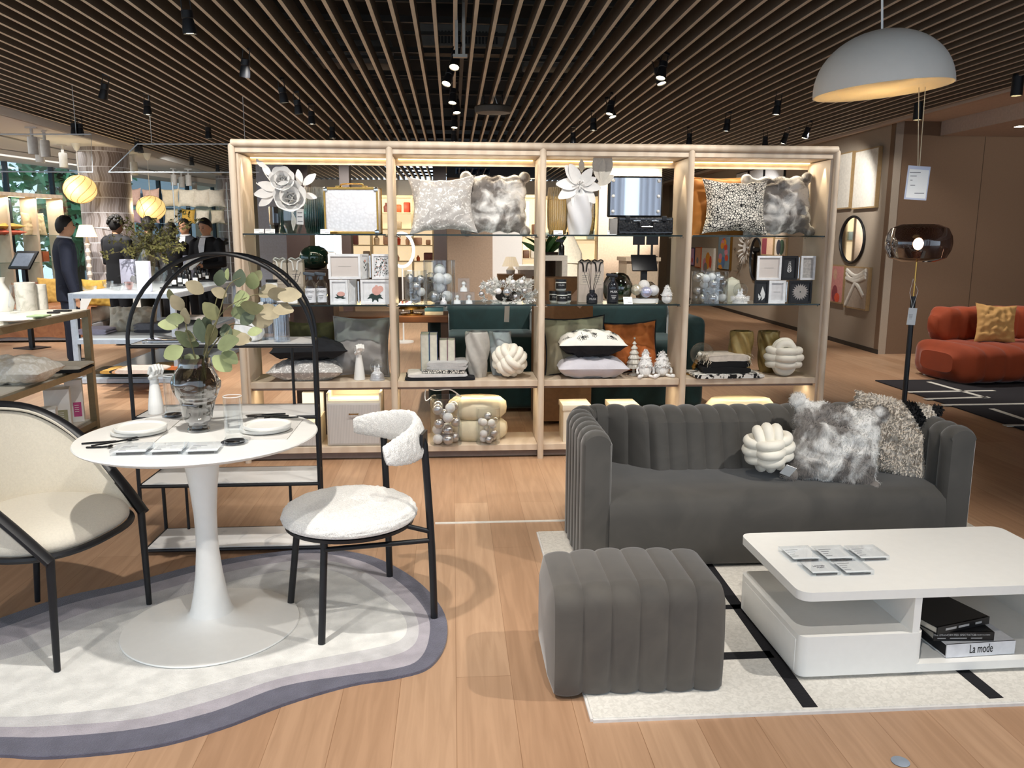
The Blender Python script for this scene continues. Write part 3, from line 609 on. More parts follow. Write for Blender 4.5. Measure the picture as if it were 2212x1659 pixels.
# ================================================================= arch etagere
t = T('arch_shelf_rack', 'black arched metal rack with four white marble shelves behind the dining table', 'rack', (-1.06, 3.94, 0))
mar = pattern('white_marble', 'noise', 'eeedeb', 'bcbfc3', 3.2, .58, .74, .25, dist=3.0)
def archf(x0, x1, y, zs, nm):
    c = (x0 + x1) / 2; r = (x1 - x0) / 2
    pts = [(x0, y, .0), (x0, y, zs)] + arc((c, y, zs), r, pi, 0, 28)[1:] + [(x1, y, 0)]
    MB().tube(pts, .0095, 8).build(nm, black, t)
fx0, fx1, bx0, bx1 = -.425, .415, -.42, .375; fy, by = -.14, .15
archf(fx0, fx1, fy, 1.015, 'arch_frame'); archf(bx0, bx1, by, 1.03, 'arch_frame')
for z in (1.012, .672, .345, .025):
    pts = [(fx0, fy, z), (fx1, fy, z), (bx1, by, z), (bx0, by, z)]
    MB().tube(pts, .0088, 8, closed=True).build('shelf_frame', black, t)
    MB().prism([(fx0 + .01, fy + .01), (fx1 - .01, fy + .01), (bx1 - .01, by - .01), (bx0 + .01, by - .01)], z - .002, z + .0095).build('marble_shelf', mar, t, smooth=False, label='white marble shelf panel with grey veins')
for (x, z0, z1) in ((-.30, .03, .34), (.22, .03, .34), (.26, .68, 1.0)):
    MB().tube([(x, by - .02, z0), (x, by - .02, z1)], .0075, 8).build('upright', black, t)

# ================================================================= sofa
vel = pattern('grey_velvet', 'noise', '413f3c', '4d4a46', 5, .3, .7, .8, sheen=.45, dist=1)
SX0, SX1, SY0, SY1, SZ = .575, 2.395, 3.45, 4.14, .655
t = T('channel_sofa', 'dark grey velvet sofa with vertical channel tufted back and arms', 'sofa', (1.485, 3.80, 0))
ox, oy = 1.485, 3.80
rc = .17; th = .125
pts = [Vector((SX0 + th / 2, SY0)), Vector((SX0 + th / 2, SY1 - rc))] + [Vector((SX0 + th / 2 + (rc - th / 2) + (rc - th / 2) * cos(a), SY1 - rc + (rc - th / 2) * sin(a))) for a in [pi - pi / 2 * i / 6 for i in range(1, 7)]]
pts += [Vector((2 * ox - p.x, p.y)) for p in pts[::-1]]
cum = [0]
for i in range(1, len(pts)): cum.append(cum[-1] + (pts[i] - pts[i - 1]).length)
def along(s_):
    s_ = max(0, min(cum[-1], s_))
    for i in range(1, len(pts)):
        if s_ <= cum[i] + 1e-9:
            k = (s_ - cum[i - 1]) / max(1e-9, cum[i] - cum[i - 1]); d = (pts[i] - pts[i - 1]).normalized(); return pts[i - 1].lerp(pts[i], k), d
    return pts[-1], (pts[-1] - pts[-2]).normalized()
NCH = 31; SEG = 8; Lp = cum[-1]; NV_ = 30
def cs(w):    # section: outer bottom, over the top, to inner bottom
    q = []
    for i in range(8): q.append((-.5, .02 + (SZ - .08) * i / 8))
    for i in range(13): a = pi - pi * i / 12; q.append((.5 * cos(a), SZ - .055 + .055 * sin(a)))
    for i in range(1, 10): q.append((.5, (SZ - .06) * (1 - i / 9) + .02))
    return q
sec = cs(0)
def shellS(u, v):
    s_ = u * Lp; p, d = along(s_); nr = Vector((d.y, -d.x)); 
    back = min(1, max(0, (p.y - (SY1 - .5)) / .3)); mid = min(1, max(0, (s_ - .75) / .2)) * min(1, max(0, (Lp - .75 - s_) / .2))
    w = th + .10 * mid; ph = (u * NCH) % 1; bul = .016 * (sin(pi * ph) ** .55) - .008
    sx, z = sec[round(v * (len(sec) - 1))]
    side = sx * 2; off = (sx + .5) * w - th / 2 + bul * (1 if abs(side) > .98 else 0) * (1 if side > 0 else -1)
    off += (.24 * mid * (1 - z / SZ) if side > .98 else 0)
    flare = -.022 * (z / SZ) * (1 - mid) if side < 0 else 0
    zz = z + (bul if z > SZ - .05 else 0) + (0 if z > .05 else 0)
    q = p + nr * off
    return Vector((q.x - ox, q.y - oy, zz))
mb = MB(); mb.grid(shellS, NCH * SEG, len(sec) - 1)
n2 = len(sec)
mb.f.append(list(range(n2))); mb.mi.append(0); k = NCH * SEG * n2; mb.f.append([k + i for i in range(n2)]); mb.mi.append(0)
mb.build('tufted_shell', vel, t, ang=35, label='channel tufted grey velvet back and arms')
mb = MB()
def seatS(u, v):
    prof = [(.40, .04), (.40, .352), (.2, .370), (0, .375), (-.15, .374), (-.27, .366), (-.325, .345), (-.35, .32), (-.36, .26), (-.362, .14), (-.355, .05), (-.34, .03)]
    y, z = prof[round(v * 11)]; x = -.79 + 1.58 * u
    return Vector((x, y, z + (.006 * sin(pi * u) if z > .3 else 0)))
mb.grid(seatS, 30, 11); mb.build('seat', vel, t, ang=60, label='smooth grey velvet bench seat')
MB().box((0, 0, .012), (1.62, .58, .022)).build('base', black, t, smooth=False)

# ottoman
vel2 = pattern('taupe_velvet', 'noise', '4c4844', '59544e', 6, .3, .7, .8, sheen=.5, dist=1)
t = T('channel_pouf', 'square grey velvet pouf with rounded vertical channels beside the coffee table', 'pouf', (.605, 2.635, .012))
w_, d_, h_ = .565, .40, .362; NC = 6
pr = [(-d_ / 2 + .015, 0), (-d_ / 2, .015)] + [(-d_ / 2 - .008 * sin(pi * i / 8), .015 + (h_ - .085) * i / 8) for i in range(1, 8)] + [(-d_ / 2 + .07 - .07 * cos(a), h_ - .07 + .07 * sin(a)) for a in [pi / 2 * i / 6 for i in range(7)]]
pr += [(-p[0], p[1]) for p in pr[::-1]]
def ott(u, v):
    y, z = pr[round(v * (len(pr) - 1))]; ph = (u * NC) % 1; b = .012 * sin(pi * ph) ** .55 - .006; x = -w_ / 2 + w_ * u
    nrm = Vector((0, y, z - h_ * .45)); nrm = nrm.normalized() if nrm.length else nrm
    return Vector((x, y, z)) + nrm * b + Vector((0, 0, .014 * sin(pi * u) if z > .25 else 0))
mb = MB().grid(ott, NC * 10, len(pr) - 1); n2 = len(pr)
for e, sg in ((0, -1), (NC * 10, 1)):
    rim = [mb.v[e * n2 + i].copy() for i in range(n2)]; c0 = Vector((sg * (w_ / 2 + .02), 0, h_ * .45)); k = len(mb.v)
    mid = [r.lerp(c0, .25) + Vector((sg * .012, 0, 0)) for r in rim]; mb.v += rim + mid + [c0]
    mb.f += [[k + i, k + (i + 1) % n2, k + n2 + (i + 1) % n2, k + n2 + i] for i in range(n2)] + [[k + n2 + i, k + n2 + (i + 1) % n2, k + 2 * n2] for i in range(n2)]; mb.mi += [0] * (2 * n2)
mb.build('cover', vel2, t, ang=50)
MB().box((0, 0, .004), (w_ - .06, d_ - .05, .008)).build('base', black, t, smooth=False)

# ================================================================= coffee table
t = T('coffee_table', 'low white lacquered coffee table with open compartments and overhanging top', 'coffee table', (1.155, 2.475, .016), rz=rad(.8))
TH = .336 - .016; ctw, ctd = 1.105, .565
MB().prism(rrect(ctw, ctd, .045, 6, ctw / 2, ctd / 2), TH - .032, TH).build('top', white, t, ang=50)
bx = .395
MB().prism(rrect(bx + .05, ctd - .005, .03, 5, (bx + .05) / 2 + .012, ctd / 2), .012, .158).build('drawer_case', white, t, ang=50)
MB().box((.0125, ctd / 2 - .01, .078), (.006, ctd - .09, .118), bev=.002).build('drawer_front', white, t)
MB().box((bx + .028, ctd / 2, .15), (.026, ctd - .008, .275)).build('divider', white, t, smooth=False)
MB().prism(rrect(ctw - bx - .02, ctd - .005, .03, 5, bx + .02 + (ctw - bx - .02) / 2 - .005, ctd / 2), .012, .042).build('bottom_board', white, t, ang=50)
MB().box((ctw - .03, ctd / 2, .16), (.026, ctd - .06, .256)).build('end_panel', white, t, smooth=False)
MB().box((ctw / 2, ctd / 2, .006), (ctw - .12, ctd - .1, .012)).build('plinth', white, t, smooth=False)
# books inside
bk = T('book', 'thick white book with La mode on its spine, lowest in the coffee table', 'book', (1.838, 2.67, .0582), rz=rad(3))
mb = MB().mat(0).box((0, 0, .004), (.262, .30, .004)).box((0, 0, .050), (.262, .30, .004)).box((0, -.148, .027), (.262, .005, .05)); mb.build('cover', M('book_white_cover', 'd9dade', .5), bk, smooth=False)
MB().box((0, .002, .027), (.256, .292, .042)).build('pages', M('black_edged_pages', '1a1a1d', .8), bk, smooth=False, label='black page edges')
txt('La mode', .046, blackink, bk, (.0, -.1512, .029), (rad(90), 0, 0), sx=.56)
bk = T('book', 'black book with The Emancipated Spectator on its spine, middle of the stack', 'book', (1.795, 2.655, .1112), rz=rad(-3))
mb = MB().box((0, 0, .002), (.215, .24, .004)).box((0, 0, .030), (.215, .24, .004)).box((0, -.118, .016), (.215, .005, .032)); mb.build('cover', M('book_black_cover', '121214', .45), bk, smooth=False)
MB().box((0, .002, .016), (.209, .232, .024)).build('pages', M('cream_pages', 'c9c4b8', .8), bk, smooth=False, label='pale page edges')
lt = M('silver_print', 'a9a9a9', .5)
txt('THE EMANCIPATED SPECTATOR', .0105, lt, bk, (-.035, -.1212, .022), (rad(90), 0, 0))
txt('JACQUES RANCIERE', .006, lt, bk, (.065, -.1212, .022), (rad(90), 0, 0), name='lettering')
mb = MB()
for (x, w) in ((-.08, .03), (-.02, .06), (.045, .04)): mb.box((x, -.1209, .010), (w, .0006, .003))
mb.build('small_print', lt, bk, smooth=False)
bk = T('book', 'black book lying askew on top of the stack in the coffee table', 'book', (1.765, 2.665, .1446), rz=rad(16))
mb = MB().box((0, 0, .002), (.245, .23, .004)).box((0, 0, .026), (.245, .23, .004)).box((0, -.113, .014), (.245, .005, .028)); mb.build('cover', M('book_black_cover', '121214', .45), bk, smooth=False)
MB().box((0, .002, .014), (.239, .222, .02)).build('pages', M('cream_pages', 'c9c4b8', .8), bk, smooth=False, label='pale page edges')
mb = MB()
for (x, w) in ((-.06, .05), (.0, .05), (.07, .03)): mb.box((x, -.1159, .014), (w, .0006, .008))
mb.build('spine_print', lt, bk, smooth=False)
# acrylic card blocks
dark_e = M('dark_card_edge', '3b3836', .4)
def card_block(label, loc, rz, group, w=.086, d=.062, h=.018, text=None, cat='sign block'):
    b_ = T('acrylic_card_block', label, cat, loc, rz, group)
    MB().box((0, 0, h / 2), (w, d, h), bev=.001).build('block', acryl, b_, smooth=False)
    MB().box((.004, .0, h * .55), (w * .86, d * .88, .0012)).build('card', paper, b_, smooth=False, label='white printed card')
    MB().box((.004, -d / 2 + .0015, h * .32), (w * .7, .001, h * .35)).build('card_edge', dark_e, b_, smooth=False)
    if text:
        for i, s_ in enumerate(text): txt(s_, .0125, ink, b_, (.004, .008 - i * .014, h * .55 + .0012), (0, 0, 0))
    else:
        mb = MB()
        for i, ww in enumerate((.5, .32, .2, .26)): mb.box((-.002 - w * (.4 - ww / 2) * .8, d * (.30 - .17 * i), h * .55 + .001), (w * ww * .8, .0022, .0006))
        mb.build('print_line', ink, b_, smooth=False)
    return b_
zt = .336 + .0005
tl = ('left block of the rear row', 'middle block of the rear row', 'right block of the rear row')
for i, (px, py) in enumerate(((1727, 1201), (1799, 1200), (1871, 1199))):
    p = at(px, py, zt); card_block('clear acrylic card block on the coffee table, ' + tl[i], (p.x, p.y, zt), rad(2), 'acrylic blocks on the coffee table', w=.119, d=.116)
p = at(1768, 1231, zt); card_block('clear acrylic card block reading LIMITED ITEM on the coffee table', (p.x, p.y, zt), rad(2), 'acrylic blocks on the coffee table', w=.112, d=.108, text=('LIMITED', 'ITEM'))
p = at(1839, 1230, zt); card_block('clear acrylic card block right of the LIMITED ITEM one on the coffee table', (p.x, p.y, zt), rad(2), 'acrylic blocks on the coffee table', w=.112, d=.108)
# ================================================================= soft goods builders
def pillow_mb(w, h, t, pinch=.10, wr=.010, seed=0, n=26, tuft=0, sq=.5):
    R = random.Random(seed); off = Vector((R.uniform(0, 50), R.uniform(0, 50), R.uniform(0, 50)))
    def side(sg):
        def f(a, b):
            u, v = 2 * a - 1, 2 * b - 1
            x = w / 2 * u * (1 - pinch * (1 - v * v) * abs(u) ** 2); z = h / 2 * v * (1 - pinch * (1 - u * u) * abs(v) ** 2)
            k = max(0, 1 - u * u) ** sq * max(0, 1 - v * v) ** sq
            p = Vector((x, 0, z)); e = min(1, 6 * (1 - abs(u)) + .0) * min(1, 6 * (1 - abs(v)))
            nz = NZ.noise(p * (5 / max(w, h)) * 1.6 + off) * wr * 2 + NZ.noise(p * (16 / max(w, h)) + off) * wr
            if tuft: nz += tuft * (abs(sin(v * pi * 2.4 + NZ.noise(p * 4 + off) * .8)) - .5) * e
            return Vector((x, sg * (t / 2 * k + nz * e * min(1, k * 1.5)), z + .3 * nz * (1 if abs(v) < .98 else .6)))
        return f
    return MB().grid(side(1), n, n).grid(side(-1), n, n)
def pillow_edge(w, h, pinch, n=14):
    out = []
    for (a, b) in (((-1, -1), (1, -1)), ((1, -1), (1, 1)), ((1, 1), (-1, 1)), ((-1, 1), (-1, -1))):
        for i in range(n):
            u = a[0] + (b[0] - a[0]) * i / n; v = a[1] + (b[1] - a[1]) * i / n
            out.append((w / 2 * u * (1 - pinch * (1 - v * v) * abs(u) ** 2), 0, h / 2 * v * (1 - pinch * (1 - u * u) * abs(v) ** 2)))
    return out
def fur(mb, n, ln, wd, seed=0, droop=.3):
    R = random.Random(seed); F_ = [f for f in mb.f]; V = mb.v; areas = []; tot = 0
    for f in F_:
        a, b, c = V[f[0]], V[f[1]], V[f[2]]; tot += (b - a).cross(c - a).length; areas.append(tot)
    import bisect
    for _ in range(n):
        f = F_[min(len(F_) - 1, bisect.bisect(areas, R.random() * tot))]; a, b, c = V[f[0]], V[f[1]], V[f[2]]; d = V[f[3]] if len(f) > 3 else c
        s_, q = R.random(), R.random(); p = a.lerp(b, s_).lerp(d.lerp(c, s_), q); nr = (b - a).cross(c - a)
        if nr.length < 1e-9: continue
        nr.normalize()
        if nr.dot(p) < 0 and abs(nr.y) > .2: nr = -nr
        t_ = nr.orthogonal().normalized(); k = NZ.noise_vector(p * 9) * .8
        d_ = (nr + k + Vector((R.gauss(0, .25), R.gauss(0, .25), R.gauss(-droop, .25)))).normalized()
        w_ = d_.cross(nr); w_ = (w_ if w_.length > 1e-4 else t_).normalized() * wd; L_ = ln * R.uniform(.6, 1.2)
        m = p + d_ * L_ * .6; e = p + (d_ + Vector((0, 0, -.25)) + k * .3).normalized() * L_
        mb.add([p - w_, p + w_, m + w_ * .7, m - w_ * .7, e], [(0, 1, 2, 3), (3, 2, 4)])
    return mb
def cushion(label, mat, w, h, t, loc, rot=(0, 0, 0), pinch=.10, piping=None, wr=.010, seed=0, tuft=0, furn=0, furl=.02, group=None, name='cushion', n=26, back=None):
    r = T(name, label, 'cushion', loc, rot=rot, group=group)
    mb = pillow_mb(w, h, t, pinch, wr, seed, n, tuft)
    if back:
        k = len(mb.f) // 2
        for i in range(k, 2 * k): mb.mi[i] = 1
    if tuft:
        mb.xf(lambda v: Vector((v.x * (1 + .05 * abs(cos(v.z / h * 2 * pi * 2.4)) - .03), v.y, v.z + .008 * sin(v.x / w * 26))))
        for sx in (-1, 1):
            for sz in (-1, 1): mb.sph((sx * w * .462, 0, sz * h * .458), (.040, .036, .038), 14, 10)
    if furn: fur(mb, furn, furl, .0008, seed)
    mb.build('cover', [mat, back] if back else mat, r, ang=180, recalc=not furn)
    if piping: MB().tube(pillow_edge(w, h, pinch), .0065, 6, closed=True).build('piping', piping, r)
    return r
def flat(label, mat, w, d, t, loc, rz=0, **kw): return cushion(label, mat, w, d, t, (loc[0], loc[1], loc[2] + t * .44), rot=(rad(90), 0, rz), **kw)
def up_(px0, px1, yt, Y, z, lean=-14):       # place a standing cushion: returns loc, width, height
    c, w, h = fit(px0, px1, yt, Y, z); return c, w, h
fur_m = pattern('grey_white_fur', 'noise', '77716c', 'dedcd8', 7, .42, .57, .95, dist=.6, sheen=.3)
knot_m = M('cream_knot_velvet', 'e9e3d5', .75, var=.02, sheen=.35)
def knot(label, loc, R_, rot, tagcard=False):
    t = T('knot_cushion', label, 'cushion', loc, rot=rot, group='cream knot cushions'); mb = MB()
    Ro, r = .76 * R_, .195 * R_
    for ax in range(3):
        for k in (-1, 0, 1):
            off = k * r * 1.78; sh = .93 if k else 1.03; pts = []
            for i in range(40):
                a = 2 * pi * i / 40; x = abs(cos(a)) ** .8 * (1 if cos(a) > 0 else -1) * Ro * sh; y = abs(sin(a)) ** .75 * (1 if sin(a) > 0 else -1) * Ro * .53; p = (x, y, off * (1 - .12 * abs(sin(a))))
                pts.append(Vector((p[ax % 3], p[(ax + 2) % 3], p[(ax + 1) % 3])) if ax else Vector(p))
            mb.tube(pts, r, 12, closed=True)
    mb.build('knotted_band', knot_m, t, ang=180)
    if tagcard: MB().box((0, 0, 0), (.05, .003, .07), rx=.5, ry=.5).xf(lambda v: v + Vector((R_ * .55, -R_ * .62, -R_ * .72))).build('care_label', paper, t, smooth=False, label='white care label')
    return t

# ================================================================= sofa cushions
p = ay(1660, 967, 3.66); knot('cream knot cushion sitting on the grey sofa beside the fur cushion', p, .128, (rad(8), rad(-8), rad(-12)), True)
c = ay(1795, 965, 3.66)
cushion('grey and white fur cushion on the grey sofa, largest of the three there', fur_m, .42, .40, .15, (c.x + .02, c.y, .376 + .165), (rad(-24), rad(8), rad(-12)), .06, seed=5, tuft=.010, furn=16000, furl=.015, n=30)
c = ay(1950, 965, 3.78)
shag1 = pattern('shag_cream_black', 'wave', 'cfc5b6', 'd6ccbe', 40, .3, .7, .95, dist=3)
def shag(label, loc, rot):
    r = T('shag_cushion', label, 'cushion', loc, rot=rot); mb = pillow_mb(.40, .40, .15, .08, .008, 9, 28); fur(mb, 7000, .017, .0042, 4, .1)
    for i, f in enumerate(mb.f):
        q = sum((mb.v[k] for k in f), Vector()) / len(f); s_ = q.x * .75 + q.z * .66
        mb.mi[i] = 1 if (.135 < s_ < .185 or s_ > .235 or (q - Vector((-.17, 0, -.10))).length < .135) else 0
    mb.build('cover', [M('shag_cream', 'cfc5b8', .95, var=.08), M('shag_black', '131315', .95)], r, ang=180, recalc=False); return r
shag('cream shaggy cushion with black stripes in the right corner of the grey sofa', (c.x - .07, c.y, .376 + .165), (rad(-20), rad(6), rad(-34)))

# ================================================================= small ware builders
def place(o, loc, rz=0, rot=None): o.location = loc; o.rotation_euler = rot or (0, 0, rz); return o
print_cards = [0]
def price_card(px, py, Y, z, label, tilt=-20, w=.062, h=.03):
    p = ay(px, py, Y); t = T('price_card', label, 'price card', (p.x, Y, z), group='white price cards on the shelving')
    t.rotation_euler = (rad(tilt), 0, 0); MB().box((0, 0, h / 2), (w, .003, h)).build('card', paper, t, smooth=False)
    mb = MB().box((-w * .18, -.0018, h * .76), (w * .5, .0006, .002)); mb.build('print_line', ink, t, smooth=False)
    MB().box((w * .2, -.0018, h * .25), (w * .45, .0006, .003)).build('print_line', ink, t, smooth=False)
    MB().box((0, .008, .001), (w, .016, .002)).build('foot', acryl, t, smooth=False)
def ribbed(label, loc, r, h, mat, taper=.8, n=96, ribs=32, group=None, name='ribbed_vase'):
    t = T(name, label, 'vase', loc, group=group)
    f = lambda rr, z, a: rr * (1 + .035 * cos(ribs * a))
    outer = [(r * .55, 0), (r * .8, .004), (r * .86, .02), (r * taper, h * .06), (r * .95, h * .16), (r, h * .5), (r * .97, h * .85), (r * .9, h)]
    inner = [(a - .004, max(.006, z)) for a, z in outer[::-1]]
    MB().shell(outer + inner, n, fn=f).build('body', mat, t); return t
def faceted(label, loc, r, h, mat):
    t = T('faceted_vase', label, 'vase', loc)
    o = [(r * .62, 0), (r * .95, h * .33), (r, h * .4), (r * .98, h)]; i = [(a - .004, max(.008, z)) for a, z in o[::-1]]
    MB().shell(o + i, 8).build('body', mat, t, smooth=False); return t
def vgrad(name, c1, c2, h, rough=.06, z0=.25, z1=.75):    # tinted glass fading up the vessel: the glass itself is dyed that way
    m = bpy.data.materials.new(name); m.use_nodes = True; nt = m.node_tree; nt.nodes.clear(); L = nt.links.new
    out = nd(nt, 'ShaderNodeOutputMaterial'); tr = nd(nt, 'ShaderNodeBsdfTransparent'); gl = nd(nt, 'ShaderNodeBsdfGlossy'); mx = nd(nt, 'ShaderNodeMixShader'); lw = nd(nt, 'ShaderNodeLayerWeight'); lw.inputs[0].default_value = .45
    tc = nd(nt, 'ShaderNodeTexCoord'); sp = nd(nt, 'ShaderNodeSeparateXYZ'); L(tc.outputs['Object'], sp.inputs[0]); mr = nd(nt, 'ShaderNodeMapRange'); mr.inputs[1].default_value = h * z0; mr.inputs[2].default_value = h * z1; L(sp.outputs['Z'], mr.inputs[0])
    r = nd(nt, 'ShaderNodeValToRGB'); r.color_ramp.elements[0].color = lin(c1); r.color_ramp.elements[1].color = lin(c2); L(mr.outputs[0], r.inputs[0]); L(r.outputs[0], tr.inputs[0])
    gl.inputs['Roughness'].default_value = rough; L(lw.outputs['Facing'], mx.inputs[0]); L(tr.outputs[0], mx.inputs[1]); L(gl.outputs[0], mx.inputs[2]); L(mx.outputs[0], out.inputs[0]); return m
teal = vgrad('teal_ombre_glass', (.28, .56, .58), (.95, .97, .97), .33); smoke = glass('smoked_glass', (.40, .41, .43), .2); olive = glass('smoked_olive_glass', (.74, .70, .58), .18)
petal = M('white_paper_petal', 'e3e1de', .8, var=.03)
def rose(mb, c, r, R, axis):
    axis = Vector(axis).normalized(); u = axis.orthogonal().normalized(); v = axis.cross(u)
    for ring, (n, tilt, sz) in enumerate(((3, .2, .5), (5, .5, .7), (6, .85, .95), (7, 1.15, 1.1))):
        for k in range(n):
            a = 2 * pi * k / n + ring * .6; d = u * cos(a) + v * sin(a); o = (axis * cos(tilt) + d * sin(tilt)).normalized()
            nr = (d * -cos(tilt) + axis * sin(tilt)); mb.leaf(Vector(c) + d * r * .08 * ring, o, nr, r * sz, r * sz * 1.25, 5, -.35)
def twisted(label, loc, r, h, mat, tw=1.1, group=None, lobes=5, rz=0):
    t = T('twisted_vase', label, 'vase', loc, rz=rz, group=group); N = 26; pr = []
    for i in range(N + 1):
        z = i / N; pr.append((r * ((.66 + .36 * sin(pi * (.05 + .62 * z)))) * (1 if z < .97 else .97), h * z))
    pr2 = [(a - .008, z) for a, z in pr[::-1]]; pr2 = [(a, max(.01, z)) for a, z in pr2]
    f = lambda rr, z, a: rr * (1 + .10 * cos(lobes * (a + tw * z / h * 2 * pi / lobes * 1.4)))
    MB().shell(pr + pr2, 80, fn=f).build('body', mat, t, ang=80); return t
def hand_sculpt(label, loc, h, rz, name='hand_sculpture', mat=None):
    t = T(name, label, 'ornament', loc, rz=rz); mb = MB(); s_ = h / .30
    mb.tube([(0, 0, 0), (0, 0, .05), (0, 0, .12), (0, 0, .185), (0, 0, .205)], [.047, .043, .034, .025, .026], 20)
    mb.sph((0, .0, .232), (.032, .022, .040), 16, 12)
    for k in range(4):          # four bent fingers folded over the palm
        y = -.030 + .020 * k; b = Vector((.024 - .004 * k * 0, y * .9, .255 + .006 * (1.5 - abs(k - 1.5)))); r = .0095 - .0008 * (k == 3)
        mb.tube([b + Vector((-.03, 0, -.015)), b + Vector((-.005, 0, .028)), b + Vector((.020, 0, .034)), b + Vector((.032, 0, .008)), b + Vector((.020, 0, -.014))], [r * 1.05, r * 1.1, r, r * .95, r * .85], 10); mb.sph(b + Vector((.020, 0, -.014)), r * .85, 8, 6)
    mb.tube([(.002, -.026, .215), (.026, -.034, .228), (.042, -.018, .236), (.046, .0, .238)], [.012, .0115, .010, .008], 10)
    mb.xf(lambda v: v * s_); mb.blob('hand', mat or white, t, .0028 * s_, 2); return t
def snow_globe(label, loc, r, furry=False):
    t = T('snow_globe', label, 'snow globe', loc); h0 = r * .9
    bm_ = M('silver_snow_base', 'bfbfc2', .35, .4, bump=1, bscale=90)
    MB().lathe([(0, 0), (r * 1.02, 0), (r * 1.02, r * .12), (r * .92, r * .2), (r * .85, h0 * .8), (r * .72, h0)], 32).build('base', bm_ if not furry else white, t)
    if furry:
        R = random.Random(3); mb = MB()
        for k in range(700):
            a = R.uniform(0, 2 * pi); z = R.uniform(.35, .95) * h0; p = Vector((r * .82 * cos(a), r * .82 * sin(a), z)); mb.leaf(p, (cos(a), sin(a), R.gauss(.1, .5)), (R.gauss(0, 1), R.gauss(0, 1), R.gauss(0, 1)), r * R.uniform(.3, .6), r * .035, 2)
        mb.build('fluffy_trim', M('white_feather', 'efefee', .9), t, recalc=False)
    MB().sph((0, 0, h0 + r * .88), r, 28, 18).build('globe', clear, t, label='clear glass dome')
    mb = MB(); snow = M('snow_white', 'ececee', .7, var=.02)
    mb.lathe([(0, h0 * .98), (r * .68, h0 * 1.02), (r * .45, h0 * 1.22), (0, h0 * 1.3)], 20)
    for (x, y, s_) in ((-.28, 0, 1), (.22, .1, 1.15), (0, -.2, .8)):
        for q in range(3): mb.lathe([(r * (.22 - .05 * q) * s_, h0 * 1.2 + r * .28 * q * s_), (0, h0 * 1.2 + r * (.28 * q + .38) * s_)], 10, (x * r, y * r, 0))
    mb.box((r * .02, r * .2, h0 * 1.1 + r * .35), (r * .34, r * .3, r * .5)); mb.build('winter_scene', snow, t, smooth=False); return t
# baubles in clear tubs
bm_s = M('matte_silver_bauble', 'c3c2c4', .28, .85, var=.02); bm_p = M('pearl_bauble', 'e2e1e0', .25, 0, coat=.4, var=.02); bm_c = glass('clear_bauble_glass', (.93, .94, .95), .35)
def mk_bauble(kind):
    if kind == 'ribbed': mb = MB().lathe([(.5 * cos(a), .5 * sin(a)) for a in [-pi / 2 + pi * i / 14 for i in range(15)]], 48, fn=lambda r, z, a: r * (1 + .035 * cos(16 * a + z * 4)))
    else: mb = MB().sph((0, 0, 0), .5, 20, 14)
    o = mb.build('bauble', {'silver': bm_s, 'pearl': bm_p, 'ribbed': M('white_ribbed_bauble', 'dfdfe0', .4), 'clear': bm_c}[kind], ang=180); return o
bproto = {k: mk_bauble(k) for k in ('silver', 'pearl', 'ribbed', 'clear')}; bused = set()
kname = {'silver': 'matte silver', 'pearl': 'pearl white', 'ribbed': 'ribbed white', 'clear': 'clear glass'}
def tub(label, where, px0, px1, yt, Y, z, d, seed, kinds, cord=False, r0=None):
    c, w, h = fit(px0, px1, yt, Y, z); r = w / 2; t = T('bauble_tub', label, 'tub', (c, Y, z))
    MB().shell([(r, .002), (r, h), (r - .0015, h), (r - .0015, .003)], 40).build('wall', clear, t); MB().lathe([(0, 0), (r, 0), (r, .002), (0, .002)], 40).build('bottom', clear, t); MB().lathe([(0, h - .003), (r, h - .003), (r + .001, h), (0, h)], 40).build('lid', clear, t)
    if cord: MB().tube(spline([(-r * .9, -.01, h), (-r * 1.25, -.02, h - .02), (-r * 1.2, -.01, h + .06), (-r * .6, 0, h + .045), (r * .3, 0, h + .05), (r * .95, 0, h)], 6), .0035, 6, flat=2).build('handle', paper, t)
    R = random.Random(seed); br = d / 2; pts = []; tries = 0; zz = z + br + .003
    while zz < z + h - br * .9:
        layer = []
        for k in range(400):
            a = R.uniform(0, 2 * pi); rr = (r - br - .004) * sqrt(R.random()); q = Vector((c + rr * cos(a), Y + rr * sin(a), zz + R.uniform(-.2, .2) * br * (zz > z + br * 1.5)))
            if all((q - p).length > d * .94 for p in pts): pts.append(q); layer.append(q)
            if len(layer) >= max(3, int((r / br) ** 2 * .74)): break
        zz += d * .72
    for q in pts:
        k = R.choice(kinds); o = bproto[k] if k not in bused else dup(bproto[k]); bused.add(k)
        place(o, q, rot=(R.uniform(-1, 1), R.uniform(-1, 1), R.uniform(0, 6))); o.scale = (d * .94,) * 3
        tag(o, '%s bauble inside %s' % (kname[k], where), 'bauble', '%s baubles inside %s' % (kname[k], where))
